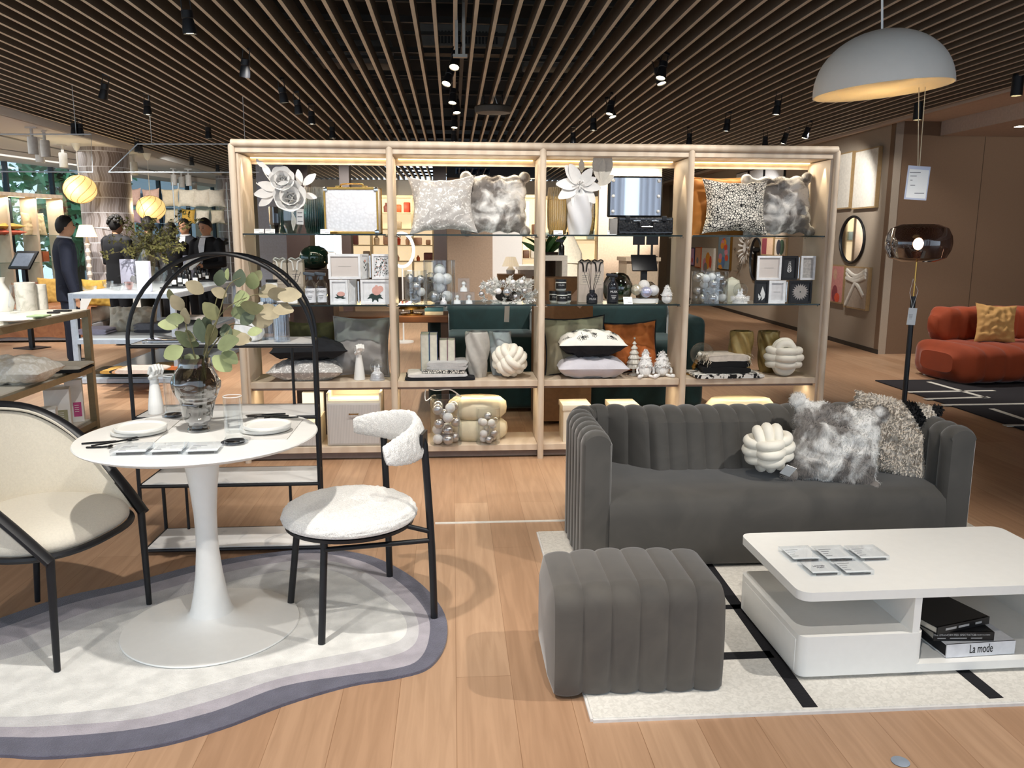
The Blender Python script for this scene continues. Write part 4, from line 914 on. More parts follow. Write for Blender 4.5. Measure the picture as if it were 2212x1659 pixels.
# frames
silver = M('silver_frame_metal', 'c9cacb', .25, .8); frw = M('white_mat_frame', 'e6e8ea', .5); frb = M('black_mat_frame', '17171a', .5); pgrey = M('plain_insert', 'd0c8c2', .6, var=.01); pdark = M('dark_print_paper', '26272a', .5)
def panel(t, x0, z0, w, h, body, insert, ang=0, hinge=0, deco=None, m=.016):
    a = rad(ang); f = lambda v: Vector((x0 + v.x * cos(a), v.x * sin(a) + v.y, z0 + v.z)); q = MB()
    for (bx, bz, bw, bh) in ((w / 2, m / 2, w, m), (w / 2, h - m / 2, w, m), (m / 2, h / 2, m, h - 2 * m), (w - m / 2, h / 2, m, h - 2 * m)): q.box((bx, 0, bz), (bw, .014, bh))
    fr = q.xf(f).build('frame_border', body, t, smooth=False)
    MB().box((w / 2, .003, h / 2), (w - 1.8 * m, .004, h - 1.8 * m)).xf(f).build('picture', insert, fr, smooth=False)
    if deco:
        d = MB(); deco(d, w, h); d.xf(lambda v: f(Vector((v.x, v.y - .0005, v.z)))); d.build('printed_motif', [M('print_dark_green', '2c3e3a', .7), M('print_rose', 'd9a79c', .7), M('print_white', 'd8dad9', .7), M('print_grey', 'a8a29d', .7)], fr, smooth=False)
def disc(d, x, z, r, mi, n=12, sq=1):
    d.mat(mi).add([(x + r * cos(2 * pi * k / n), .0005 - .00003 * len(d.f), z + r * sq * sin(2 * pi * k / n)) for k in range(n)], [tuple(range(n))])
def dleaf(d, x, z, L, a, mi): e = .0005 - .00003 * len(d.f); d.mat(mi).add([(x, e, z), (x + L * .5 * cos(a + .35), e, z + L * .5 * sin(a + .35)), (x + L * cos(a), e, z + L * sin(a)), (x + L * .5 * cos(a - .35), e, z + L * .5 * sin(a - .35))], [(0, 1, 2, 3)])
def m_line(d, w, h): d.mat(3).box((w / 2, .0005, h * .5), (w * .4, .0006, .0025))
def m_rose(d, w, h):
    for k in range(9): dleaf(d, w * .5, h * .42, .4 * h * (.7 + .3 * (k % 2)), -2.9 + k * .33, 0)
    disc(d, w * .55, h * .55, h * .19, 1); disc(d, w * .68, h * .62, h * .13, 1); disc(d, w * .55, h * .72, h * .06, 1)
def m_peony(d, w, h):
    for k in range(6): dleaf(d, w * .55, h * .25, .24 * h, k * .6, 0)
    disc(d, w * .6, h * .42, w * .22, 1, sq=.6)
def m_sprig(d, w, h):
    for k in range(4): dleaf(d, w * .5, h * (.3 + .1 * k), h * .16, 1 + 1.2 * (k % 2), 0)
    disc(d, w * .5, h * .72, w * .12, 1)
def m_floral(d, w, h):
    R = random.Random(2)
    for k in range(90): dleaf(d, w * R.uniform(.16, .78), h * R.uniform(.12, .86), h * .085, R.uniform(0, 6.3), 0 if R.random() < .75 else 1)
def m_fern(d, w, h):
    for k in range(7):
        for s_ in (-1, 1): dleaf(d, w * .5, h * (.3 + .07 * k), h * .16 * (1 - k * .09), pi / 2 + s_ * .75, 2)
def m_burst(d, w, h):
    disc(d, w * .5, h * .5, h * .2, 3, 20)
    for k in range(20): dleaf(d, w * .5, h * .5, h * .38, k * .314, 3)
    disc(d, w * .5, h * .5, h * .03, 0)
def m_cactus(d, w, h):
    for (x, z, L, a) in ((.62, .15, .6, 1.6), (.45, .15, .3, 1.9), (.35, .12, .25, 1.2), (.55, .12, .35, 1.1)): dleaf(d, w * x, h * z, h * L, a, 2)
def frame_thing(label, x, Y, z, rz=0): return T('photo_frame', label, 'photo frame', (x, Y, z), rz)
# ================================================================= BAY 1
Y1 = 5.56
E_ = .0005
c, w, h = fit(580, 606, 447, 5.60, ZG1); faceted('dark smoked faceted glass vase at the left on the top shelf of the first bay', (c, 5.60, ZG1 + E_), w / 2, h, smoke)
c, w, h = fit(607, 655, 435, 5.58, ZG1); faceted('clear faceted glass vase holding the white paper roses', (c, 5.58, ZG1 + E_), w / 2, h, clear)
vx = c
f = T('paper_flower_bouquet', 'white paper roses and leaves standing in the clear faceted vase', 'artificial flowers', (vx, 5.58, ZG1 + .012))
pp = lambda px, py, Y=5.55: ay(px, py, Y) - Vector((vx, 5.58, ZG1 + .012))
mb = MB()
for (px, py, dy) in ((609, 391, 0), (627, 430, -.03), (570, 372, 0), (553, 395, 0), (585, 405, 0), (650, 385, 0), (668, 384, 0)):
    mb.tube(spline([(0, 0, .01), (0, dy, .12), pp(px, py, 5.56 + dy)], 5), .0035, 6)
mb.build('stem', M('white_wire_stem', 'd8d5cf', .7), f)
for (px, py, r) in ((610, 391, .075), (627, 430, .098)):
    mb = MB(); rose(mb, pp(px, py, 5.50), r, random, (.15, -1, .25)); mb.build('rose', petal, f, recalc=False)
for (px, py, dx, dz, L) in ((650, 400, -.15, 1, .10), (655, 400, .8, .7, .11), (600, 410, -1, .35, .13), (596, 415, -1, -.1, .14), (590, 425, -1, -.6, .11), (585, 380, -.6, .9, .09), (575, 362, -.7, .5, .07), (655, 420, .9, -.2, .09), (560, 355, -.2, .5, .04)):
    MB().leaf(pp(px, py, 5.53), (dx, -.1, dz), (0, -1, .1), L, L * .48, 6, .1).build('leaf', petal, f, recalc=False)
MB().box(pp(648, 468, 5.49), (.045, .002, .10), ry=.05).build('hang_tag', paper, f, smooth=False, label='white hang tag with barcode')
for k, (dz, ww) in enumerate(((.025, .03), (-.0, .03), (-.03, .032))): MB().box(pp(648, 468, 5.488) + Vector((0, 0, dz)), (ww, .0012, .004)).build('print_line', ink, f, smooth=False)
c, w, h = fit(655, 700, 405, 5.66, ZG1); ribbed('tall teal ombre ribbed glass vase beside the white case', (c, 5.66, ZG1 + E_), w / 2, h, teal)
c, w, h = fit(598, 640, 408, 5.70, ZG1); ribbed('teal ombre ribbed glass vase behind the white paper roses', (c, 5.70, ZG1 + E_), w / 2, h, teal)
# white case
c, w, h = fit(700, 820, 405, 5.60, ZG1); t = T('beauty_case', 'white quilted hard case with brass trim on the top shelf of the first bay', 'case', (c, 5.64, ZG1 + E_), rz=rad(-7))
quilt = pattern('white_quilted_case', 'vor', 'e4e6ec', 'd6d8de', 55, .1, .7, .35, bump=.4)
MB().box((0, 0, h / 2), (w - .012, .12, h - .012), bev=.006).build('body', quilt, t)
q = MB()
for y in (-.062, .062):
    for (bx, bz, bw, bh) in ((0, .008, w, .016), (0, h - .008, w, .016), (-w / 2 + .006, h / 2, .012, h), (w / 2 - .006, h / 2, .012, h)): q.box((bx, y, bz), (bw, .008, bh), bev=.002)
q.build('trim', gold, t, smooth=False)
for sx in (-1, 1):
    for z in (.014, h - .014): MB().box((sx * (w / 2 - .012), -.063, z), (.03, .012, .03), bev=.005).build('corner_cap', chrome, t)
    MB().box((sx * .09, -.03, h + .004), (.03, .03, .014)).build('latch', gold, t, smooth=False)
MB().tube(spline([(-.07, -.02, h), (-.065, -.02, h + .022), (.065, -.02, h + .022), (.07, -.02, h)], 5), .005, 8).build('handle', gold, t)
for i, px in enumerate((559, 583)): price_card(px, 498, 5.485, ZG1 + E_, '%s of two white price cards side by side before the dark faceted vase' % ('left', 'right')[i])
price_card(702, 498, 5.485, ZG1 + E_, 'white price card at the lower left corner of the white case')
# mid shelf
cream_box = M('greige_gift_box', 'a69b8d', .7, var=.03)
def giftbox(label, px0, px1, yt, Y, bow, grp, body=cream_box, lines=True):
    c, w, h = fit(px0, px1, yt, Y, ZG2); t = T('gift_box', label, 'gift box', (c, Y, ZG2 + E_), group=grp); d = w * .8
    MB().box((0, 0, h * .44), (w, d, h * .88), bev=.002).build('body', body, t)
    MB().prism(rrect(w * .96, d * .9, .01), h * .88, h * .95).build('folded_top', body, t)
    for s_ in (-1, 1): MB().tube(spline([(0, -d * .2, h * .95), (s_ * w * .25, -d * .45, h * .985), (s_ * w * .42, -d * .5, h * .95), (s_ * w * .2, -d * .52, h * .90), (s_ * w * .12, -d * .54, h * .72)], 6), .0045, 6, flat=1.6).build('ribbon', bow, t)
    if lines:
        MB().box((0, -d / 2 - .001, h * .55), (w * .7, .001, h * .26)).build('printed_panel', M('greige_box_label', 'b5aa9c', .7), t, smooth=False)
        for k in range(4): MB().box((-.0, -d / 2 - .0018, h * (.63 - .05 * k)), (w * (.45 - .05 * k), .0006, .003)).build('print_line', ink, t, smooth=False)
wr_ = M('white_ribbon', 'e4e2dd', .6); br_ = M('black_ribbon', '141416', .6)
giftbox('left greige gift box with white ribbon handles behind the reed diffuser', 590, 620, 556, 5.66, wr_, 'greige gift boxes with white ribbon')
giftbox('right greige gift box with white ribbon handles behind the spray bottles', 623, 655, 556, 5.66, wr_, 'greige gift boxes with white ribbon')
def diffuser(label, px0, px1, yt, ytop, Y, bm_, lab, txtm=None, word=None):
    c, w, h = fit(px0, px1, yt, Y, ZG2); H_ = fit(px0, px1, ytop, Y, ZG2)[2]; t = T('reed_diffuser', label, 'reed diffuser', (c, Y, ZG2 + E_)); r = w / 2
    MB().lathe([(0, 0), (r * .95, 0), (r, .005), (r, h * .55), (r * .8, h * .72), (r * .42, h * .8), (r * .42, h), (0, h)], 28).build('bottle', bm_, t)
    MB().lathe([(r * .5, h * .80), (r * .5, h * .98), (r * .44, h * .98)], 20).build('collar', black, t)
    a_ = [2 * pi * (.5 + .36 * k / 8) + .3 for k in range(9)]
    MB().grid(lambda u, v: Vector((r * 1.02 * sin((v - .5) * 1.9), -r * 1.02 * cos((v - .5) * 1.9), h * (.08 + .42 * u))), 1, 10).build('label', lab, t, smooth=True)
    for k in range(6): a = k * 1.05; MB().tube([(0, 0, h * .5), (.016 * cos(a), .01 * sin(a), h), ((.11 * cos(a)) * H_ * 2.2, .08 * sin(a) * H_, H_ * (.93 + .07 * sin(k * 2)))], .0018, 5).build('reed', M('dark_reed', '3a3532', .8), t)
    if word: txt(word, r * .5, txtm, t, (0, -r * 1.05, h * .36), (rad(90), 0, 0))
diffuser('clear reed diffuser with white label in front of the greige gift boxes', 619, 645, 622, 582, 5.52, clear, paper)
def spray(label, px0, px1, yt, Y, body, lab, word, wm, head):
    c, w, h = fit(px0, px1, yt, Y, ZG2); t = T('spray_bottle', label, 'spray bottle', (c, Y, ZG2 + E_)); r = w / 2
    MB().lathe([(0, 0), (r * .95, 0), (r, .004), (r, h * .55), (r * .85, h * .66), (r * .40, h * .74), (r * .38, h * .78), (0, h * .78)], 28).build('bottle', body, t)
    mb = MB().tube([(0, 0, h * .76), (0, 0, h * .86)], r * .40, 16).box((-.006, 0, h * .93), (r * 1.9, r * .7, h * .10), ry=.12, bev=.004).box((-r * 1.05, 0, h * .95), (r * .3, r * .35, r * .35)).box((-r * .55, 0, h * .83), (r * .16, r * .3, h * .15), ry=.35)
    mb.build('trigger_head', head, t)
    MB().grid(lambda u, v: Vector((r * 1.02 * sin((v - .5) * 2.2), -r * 1.02 * cos((v - .5) * 2.2), h * (.06 + .44 * u))), 1, 12).build('label', lab, t)
    if word: txt(word, r * .48, wm, t, (0, -r * 1.06, h * .40), (rad(90), 0, 0))
    for k in range(3): MB().box((0, -r * 1.03, h * (.27 - .05 * k)), (r * (.9 - .2 * k), .001, .0025)).build('print_line', wm, t, smooth=False)
ghead = M('slate_plastic', '454c54', .4); grey_lab = M('white_bottle_label', 'dcdfe4', .6)
spray('left clear spray bottle with white label and slate trigger', 657, 682, 587, 5.53, clear, grey_lab, 'SAVON', ink, ghead)
spray('right clear spray bottle with white label and slate trigger', 681, 706, 587, 5.56, clear, grey_lab, 'SAVON', ink, ghead)
def jar(label, px, pyb, Y, z, w, h, lab, lidm, grp, word=None, wm=None):
    p = ay(px, pyb, Y); t = T('candle_jar', label, 'jar', (p.x, Y, z + E_), group=grp); r = w / 2
    MB().lathe([(0, 0), (r * .7, 0), (r * .9, h * .08), (r, h * .22), (r, h * .72), (r * .88, h * .80), (0, h * .80)], 28).build('glass_body', M('milky_jar_glass', 'b9bcb6', .25), t)
    MB().lathe([(r * .9, h * .81), (r * 1.02, h * .81), (r * 1.02, h), (0, h)], 28).build('lid', lidm, t)
    MB().grid(lambda u, v: Vector((r * 1.015 * sin((v - .5) * 2.6), -r * 1.015 * cos((v - .5) * 2.6), h * (.22 + .48 * u))), 1, 14).build('label', lab, t)
    if word: txt(word, r * .42, wm, t, (0, -r * 1.05, h * .52), (rad(90), 0, 0))
for i, (px, z) in enumerate(((589, ZG2), (589, ZG2 + .083), (607, ZG2))): jar(('lower white labelled candle jar behind the black rack', 'white labelled candle jar stacked on another behind the black rack', 'white labelled candle jar left of the reed diffuser')[i], px, 655, 5.52 + .02 * (i == 2) * -1, z, .075, .082, paper, black, 'white labelled candle jars')
# globe vase on a plinth behind the unit
gdark = glass('dark_green_glass', (.05, .16, .12), .35)
gx = ay(681, 582, 6.35); pw = rootmb(MB().box((0, 0, 0), (.30, .3, 1.0), bev=.003), 'display_plinth', M('dark_walnut', '4a3a33', .55), 'dark walnut plinth behind the first bay carrying the green globe', 'plinth', (gx.x, 6.35, .5 + gx.z - 1.0 - .0), smooth=False)
pw.location.z = gx.z / 2; pw.scale.z = gx.z
t = T('glass_globe', 'dark green mirrored glass globe standing behind the first bay', 'vase', (gx.x, 6.33, gx.z + .001)); MB().lathe([(.03, 0), (.075, .012), (.105, .05), (.112, .095), (.100, .135), (.075, .16), (.045, .172), (.040, .178), (0, .178)], 40).build('globe', M('dark_green_mirror', '0c2a20', .06, .35, coat=1), t)
# frames
def frames1():
    Y = 5.53
    x0 = ay(710, 600, Y).x; x1 = ay(780, 600, Y).x; x2 = ay(804, 600, Y).x; x3 = ay(846, 600, Y).x; zt_ = ay(760, 549, Y).z; zm = ay(760, 603, Y).z
    t = frame_thing('white folding photo frame with a beige landscape insert, upper left of the first bay group', x0, Y, zm + .001); hh = zt_ - zm
    panel(t, 0, 0, x1 - x0, hh, frw, pgrey, 0, deco=m_line); panel(t, x1 - x0 + .002, 0, .075, hh, frw, frw, 52, deco=m_sprig, m=.011)
    t = frame_thing('white photo frame with a dense floral print, upper right of the first bay group', x2, Y, zm + .001); panel(t, 0, 0, x3 - x2, hh, frw, frw, 0, deco=m_floral, m=.013)
    MB().tube([(-.012, 0, .01), (-.012, 0, hh - .01)], .006, 8).build('hinge', silver, t)
    hh = zm - ZG2 - .004; xa = ay(713, 630, Y).x; xb = ay(752, 630, Y).x; xc = ay(779, 630, Y).x; xd = ay(848, 630, Y).x
    t = frame_thing('white folding photo frame with a pink peony print, lower left of the first bay group', xa, Y, ZG2 + E_); panel(t, 0, 0, xb - xa, hh, frw, frw, 0, deco=m_peony, m=.014); panel(t, xb - xa + .002, 0, .07, hh, frw, frw, 45, m=.012)
    t = frame_thing('white landscape photo frame with a pink rose print, lower right of the first bay group', xc, Y, ZG2 + E_); panel(t, 0, 0, xd - xc - .02, hh, frw, frw, 0, deco=m_rose, m=.015)
    MB().tube([(-.014, 0, .01), (-.014, 0, hh - .01)], .006, 8).build('hinge', silver, t)
frames1()
# lower shelf
olv = M('olive_linen', '4f4a2c', .85, bump=.4, bscale=400); gvel = M('grey_velvet_cushion', '8f8c8a', .7, var=.08, scale=6, sheen=.5); bkc = M('black_cotton', '15171c', .85, bump=.4, bscale=400)
foil = pattern('silver_foil_velvet', 'noise', 'b3afab', 'e8e6e2', 24, .55, .60, .5, dist=2.5, sheen=.3)
c, w, h = fit(616, 722, 690, 5.72, ZW); cushion('olive green cushion leaning at the back of the lower shelf in the first bay', olv, w, h, .11, (c, 5.74, ZW + h * .47), (rad(-12), 0, 0), .08, seed=1)
c, w, h = fit(716, 842, 676, 5.66, ZW); cushion('grey velvet cushion with piping leaning behind the white hand sculpture', gvel, w * .98, h * .93, .14, (c - .005, 5.69, ZW + h * .47), (rad(-16), rad(2), rad(4)), .09, piping=gvel, seed=2)
c, w, _ = fit(578, 748, 800, 5.58, ZW); flat('silver grey foil patterned cushion lying flat under the black cushion', foil, w * .97, .34, .15, (c, 5.62, ZW), seed=3, pinch=.06)
c, w, _ = fit(574, 756, 750, 5.58, ZW); flat('black cushion lying on the silver patterned cushion in the first bay', bkc, w * .92, .34, .15, (c, 5.62, ZW + .14), rz=.15, seed=4, pinch=.07)
c, w, h = fit(761, 788, 742, 5.55, ZW); hand_sculpt('white ceramic hand sculpture on the lower shelf of the first bay', (c, 5.55, ZW + E_), h, rad(-70))
c, w, h = fit(797, 831, 775, 5.53, ZW); snow_globe('small snow globe on a silver base beside the white hand sculpture', (c, 5.53, ZW + E_), w / 2 * .97)
# bottom
dr_m = M('pale_grey_lacquer', 'c4bfba', .5, var=.01); cr_m = M('cream_lacquer', 'ded4bf', .5, var=.01)
def drawerbox(label, px0, px1, yt, Y, w_=None, rz=0):
    c, w, h = fit(px0, px1, yt, Y, ZB); t = T('drawer_box', label, 'drawer unit', (c, Y + .13, ZB + E_), rz, 'pale grey drawer boxes'); d = .26
    MB().prism([(-w / 2, -d / 2), (w / 2, -d / 2), (w / 2, d / 2), (-w / 2, d / 2)], 0, h * .86).box((0, d / 2 - .006, h * .93), (w, .012, h * .14)).box((-w / 2 + .006, 0, h * .93), (.012, d, h * .14)).box((w / 2 - .006, 0, h * .93), (.012, d, h * .14)).build('body', cr_m, t, smooth=False)
    dm = pattern('ribbed_drawer_face', 'wave', 'b9b5b2', 'c9c5c1', 30, .3, .7, .5, dist=0)
    MB().box((0, -d / 2 - .006, h * .42), (w - .012, .012, h * .80), bev=.002).build('drawer_front', dr_m, t); MB().box((0, -d / 2 - .013, h * .42), (w - .034, .004, h * .74)).build('ribbed_panel', M('ribbed_drawer_face', 'bdb9b6', .5), t, smooth=False)
    MB().tube([(-.03, -d / 2 - .016, h * .62), (-.03, -d / 2 - .03, h * .62), (.03, -d / 2 - .03, h * .62), (.03, -d / 2 - .016, h * .62)], .004, 8).build('handle', gold, t)
drawerbox('pale grey drawer box with brass handle on the bottom shelf of the first bay', 704, 822, 850, 5.50)
drawerbox('pale grey drawer box half hidden behind the black arched rack', 570, 690, 905, 5.50)
c, w, h = fit(652, 698, 848, 5.74, ZB); rootmb(MB().box((0, 0, h / 2), (w, .04, h), bev=.002), 'white_board_box', paper, 'tall flat white box standing upright behind the half hidden drawer box', 'box', (c, 5.76, ZB + E_))

# ================================================================= BAY 2
c, w, h = fit(880, 1030, 376, 5.60, ZG1); cushion('silver foil patterned cushion on the top shelf of the second bay', foil, w, h, .17, (c, 5.60, ZG1 + h * .49), (rad(-12), rad(-2), 0), .17, seed=11, wr=.012)
c, w, h = fit(1000, 1140, 372, 5.70, ZG1); cushion('grey and white ribbed fur cushion on the top shelf of the second bay', fur_m, w * .98, h * .96, .17, (c, 5.69, ZG1 + h * .49), (rad(-10), 0, 0), .05, seed=12, tuft=.018, furn=9000, furl=.009, n=32)
tub('shorter clear tub of baubles in the second bay', 'the shorter clear tub in the second bay', 873, 922, 584, 5.54, ZG2 + E_, .062, 3, ('pearl', 'ribbed', 'pearl', 'silver', 'clear'))
tub('taller clear tub of baubles in the second bay', 'the taller clear tub in the second bay', 914, 983, 562, 5.68, ZG2 + E_, .082, 5, ('pearl', 'ribbed', 'pearl', 'ribbed', 'silver', 'clear'))
def glassbox(label, px0, px1, yt, Y, z, grp):
    c, w, h = fit(px0, px1, yt, Y, z); t = T('boxed_snow_globe', label, 'boxed ornament', (c, Y, z + E_), group=grp)
    MB().box((0, 0, h / 2), (w, w, h)).build('clear_box', acryl, t, smooth=False); MB().sph((0, 0, h * .6), w * .3, 16, 10).build('globe', clear, t)
    MB().lathe([(0, .003), (w * .32, .003), (w * .28, h * .3), (w * .12, h * .34), (w * .1, h * .5), (w * .16, h * .56), (w * .14, h * .7), (0, h * .76)], 14).build('figurine', white, t); return h
h = glassbox('left boxed white snow globe of the three stacked clear boxes', 975, 1000, 631, 5.52, ZG2, 'clear boxes with white snow globes'); glassbox('right boxed white snow globe of the three stacked clear boxes', 1001, 1025, 631, 5.52, ZG2, 'clear boxes with white snow globes')
c = ay(1001, 631, 5.52); z2 = ZG2 + h + .001; glassbox('topmost boxed white snow globe resting on two clear boxes', 989, 1014, 601, 5.52, z2, 'clear boxes with white snow globes')
c, w, h = fit(950, 966, 638, 5.50, ZG2); snow_globe('tiny white snow globe at the shelf front before the taller tub', (c, 5.50, ZG2 + E_), w / 2)
# frosted garland
c, w, h = fit(1030, 1160, 597, 5.60, ZG2); gc = Vector((c, 5.60, ZG2 + E_)); t = T('frosted_garland', 'frosted white pine garland heaped with baubles and cones in the second bay', 'garland', gc)
R = random.Random(8); mb = MB()
for k in range(80):
    a = R.uniform(0, 2 * pi); el = R.uniform(-.05, 1.25); rr = R.uniform(.3, 1); b = Vector((w * .46 * cos(a) * rr * cos(el * .6), .10 * sin(a) * rr, max(.012, h * .72 * sin(el)))); d = Vector((cos(a) * .8, sin(a) - .3, R.uniform(-.1, .7))).normalized(); L_ = R.uniform(.05, .085)
    for q in range(34):
        f_ = R.random(); n_ = Vector((R.gauss(0, 1), R.gauss(0, 1), R.gauss(0, 1))).normalized(); s0_ = b + d * L_ * f_; e_ = (d + n_ * .8).normalized(); mb.leaf(s0_, e_, n_.orthogonal(), .026, .008, 2)
mb.xf(lambda v: Vector((v.x, v.y, max(.002, v.z)))); mb.build('branches', M('flocked_pine', 'e4e4e1', .9, var=.06), t, recalc=False)
MB().sph((0, 0, h * .27), (w * .20, .05, h * .22), 14, 10).build('core', M('dark_garland_core', '2a2522', .9), t)
cone = MB()
for k in range(60): a = k * 2.4; f_ = k / 60; cone.leaf((0, 0, .05 * f_), (cos(a) * (1 - f_ * .8), sin(a) * (1 - f_ * .8), .5), (0, 0, 1), .022 * (1.05 - f_), .018 * (1.1 - f_), 2)
cone.build('pine_cone', M('frosted_cone', '4a4440', .8, col2='b9b6b3', scale=90), t, recalc=False).location = (.02, -.12, .03)
dup_c = t.children[-1]
for (x, y, z) in ((.12, -.08, .07), (.10, -.05, .13)): q = dup_c.copy(); COL.objects.link(q); q.location = (x, y, z); q.parent = t
for (px, py, d_, m_) in ((1087, 609, .028, bm_s), (1108, 609, .026, bm_p), (1127, 609, .026, bm_p), (1064, 611, .022, bm_p), (1096, 631, .05, silver), (1113, 641, .034, bm_s), (1077, 629, .034, bm_p), (1040, 635, .03, bm_s), (1133, 628, .032, bm_s), (1053, 613, .02, bm_p)):
    MB().sph(ay(px, py, 5.50) - gc, d_ / 2 * 1.25, 16, 10).build('bauble', m_, t)
# lower shelf
def filebox(label, px0, px1, yt, edge, grp):
    c, w, h = fit(px0, px1, yt, 5.66, ZW); t = T('book_box', label, 'box', (c, 5.68, ZW + E_), group=grp)
    MB().box((0, 0, h / 2), (w - .006, .14, h - .006)).build('pages', M('cream_box_pages', 'cdc9ba', .8), t, smooth=False)
    MB().box((-w / 2 + .0015, 0, h / 2), (.003, .15, h)).box((w / 2 - .0015, 0, h / 2), (.003, .15, h)).box((0, .074, h / 2), (w, .003, h)).build('cover', edge, t, smooth=False)
navy = M('navy_cover', '1c2f63', .6); blush = M('mauve_cover', '8d7076', .6); tealc = M('petrol_cover', '3d6f86', .6)
filebox('left tall cream book box with petrol cover in the second bay', 909, 927, 720, tealc, 'tall book boxes'); filebox('right tall cream book box with navy cover in the second bay', 927.5, 945, 720, navy, 'tall book boxes')
filebox('left short cream book box with mauve cover in the second bay', 949, 966, 733, blush, 'short book boxes'); filebox('right short cream book box with mauve cover in the second bay', 966.5, 983, 733, blush, 'short book boxes')
def folded(label, mats, w, d, t_, loc, rz=0, seed=0, layers=2, fringe=None, cat='folded textile'):
    r = T('folded_textile', label, cat, loc, rz); R = random.Random(seed); off = Vector((seed * 3.1, 1, 2))
    for k in range(layers):
        hk = t_ / layers
        def f(u, v, k=k, hk=hk):
            a = 2 * pi * v; sx = cos(a); sz = sin(a); y = (u - .5) * d; x = (abs(sx) ** .35) * (1 if sx > 0 else -1) * w / 2 * (1 + .02 * NZ.noise(Vector((y * 8, k, 0)) + off)); z = hk * (k + .5) + (abs(sz) ** .6) * (1 if sz > 0 else -1) * hk * .52
            p = Vector((x, y + .008 * NZ.noise(Vector((x * 9, k, 3)) + off), z)); return p + Vector((0, 0, .006 * NZ.noise(p * 14 + off) * (1 if k == layers - 1 and sz > 0 else .4)))
        mb = MB().grid(f, 14, 36, cv=True)
        for e in (0, 14): mb.f.append([e * 36 + q for q in range(36)]); mb.mi.append(0)
        mb.xf(lambda v: Vector((v.x, v.y, max(.0005, v.z)))); mb.build('fold', mats[k % len(mats)], r, ang=60)
    if fringe: fringe(r)
    return r
c, w, _ = fit(873, 1027, 824, 5.50, ZW)
ptn = pattern('black_white_ditsy', 'edge', '17171a', 'd2cec4', 62, .07, .12, .85)
gfl = M('grey_fleece', 'b4b3b2', .95, bump=.6, bscale=120, sheen=.4)
folded('folded black textile at the bottom of the pile in the second bay', [bkc], w * .98, .26, .022, (c, 5.60, ZW + E_), .02, 1, 1)
folded('folded silvery white textile lying on the black one in the second bay', [M('silver_white_cloth', 'd4d2cf', .6, bump=.6, bscale=60)], w * .84, .25, .022, (c - .02, 5.60, ZW + .024), .05, 2, 1)
folded('folded black and white patterned textile in the second bay pile', [ptn], w * .60, .24, .020, (c + .03, 5.61, ZW + .048), -.06, 3, 1)
folded('folded grey fleece on top of the pile in the second bay', [gfl], w * .56, .24, .05, (c + .06, 5.62, ZW + .07), -.12, 4, 2)
stone = M('stone_ceramic', 'b1ada6', .7); bstone = M('pale_blue_ceramic', 'a9b0b2', .65)
c, w, h = fit(1006, 1056, 716, 5.64, ZW); twisted('grey stone twisted vase beside the knot cushion in the second bay', (c, 5.64, ZW + E_), w / 2 * .98, h, stone)
c, w, h = fit(1057, 1105, 716, 5.72, ZW); twisted('pale blue twisted vase behind the knot cushion in the second bay', (c, 5.72, ZW + E_), w / 2 * .98, h, bstone, rz=1)
c, w, h = fit(1060, 1142, 736, 5.56, ZW); knot('cream knot cushion on the lower shelf of the second bay', (c, 5.57, ZW + w * .48), w / 2, (rad(35), rad(40), rad(15)))
tub('large clear tub of silver baubles with ribbon handle on the bottom shelf', 'the large clear tub on the bottom shelf', 928, 997, 857, 5.52, ZB + E_, .075, 7, ('silver', 'silver', 'pearl', 'silver', 'ribbed'), True)
tub('small clear tub of silver baubles on the bottom shelf', 'the small clear tub on the bottom shelf', 1028, 1080, 880, 5.52, ZB + E_, .056, 9, ('silver', 'clear', 'silver', 'ribbed', 'pearl'))
crm = M('cream_quilted_cotton', 'd9cfb4', .85, var=.02)
def pouf_c(label, px0, px1, Y, z, h, grp):
    c, w, _ = fit(px0, px1, 900, Y, z); t = T('round_floor_cushion', label, 'floor cushion', (c, Y, z), group=grp); r = w / 2
    MB().lathe([(0, h * .12), (r * .3, .0), (r * .8, .0), (r * .97, h * .22), (r, h * .5), (r * .97, h * .78), (r * .78, h), (r * .3, h * .98), (0, h * .82)], 64, sy=.62, fn=lambda rr, q, a: rr * (1 + .012 * cos(18 * a))).build('cover', crm, t, ang=180)
pouf_c('upper cream round cushion stacked on the bottom shelf of the second bay', 968, 1094, 5.66, ZB + .155, .15, 'cream round cushions'); pouf_c('lower cream round cushion stacked on the bottom shelf of the second bay', 966, 1096, 5.66, ZB + E_, .15, 'cream round cushions')
pouf_c('cream round cushion on the bottom shelf behind the sofa in the fourth bay', 1518, 1676, 5.66, ZB + E_, .27, 'cream round cushions')
# ================================================================= BAY 3
c, w, h = fit(1180, 1224, 405, 5.66, ZG1); ribbed('smoked olive ribbed glass vase left of the white twisted vase in the third bay', (c + .01, 5.66, ZG1 + E_), w / 2, h, olive)
c, w, h = fit(1246, 1286, 420, 5.72, ZG1); ribbed('smoked olive ribbed glass vase behind the white twisted vase in the third bay', (c, 5.72, ZG1 + E_), w / 2, h, olive)
wcer = M('white_glazed_ceramic', 'd6d6d8', .35, var=.01)
c, w, h = fit(1225, 1280, 422, 5.58, ZG1); twisted('white twisted ceramic vase holding the large white paper lily', (c, 5.58, ZG1 + E_), w / 2 * .98, h, wcer, tw=.7, lobes=4); vx = c
f = T('paper_lily', 'large white paper lily with a pale leaf spray in the white twisted vase', 'artificial flowers', (vx, 5.58, ZG1 + .02))
fb = Vector((vx, 5.58, ZG1 + .02)); pq = lambda px, py, Y=5.52: ay(px, py, Y) - fb
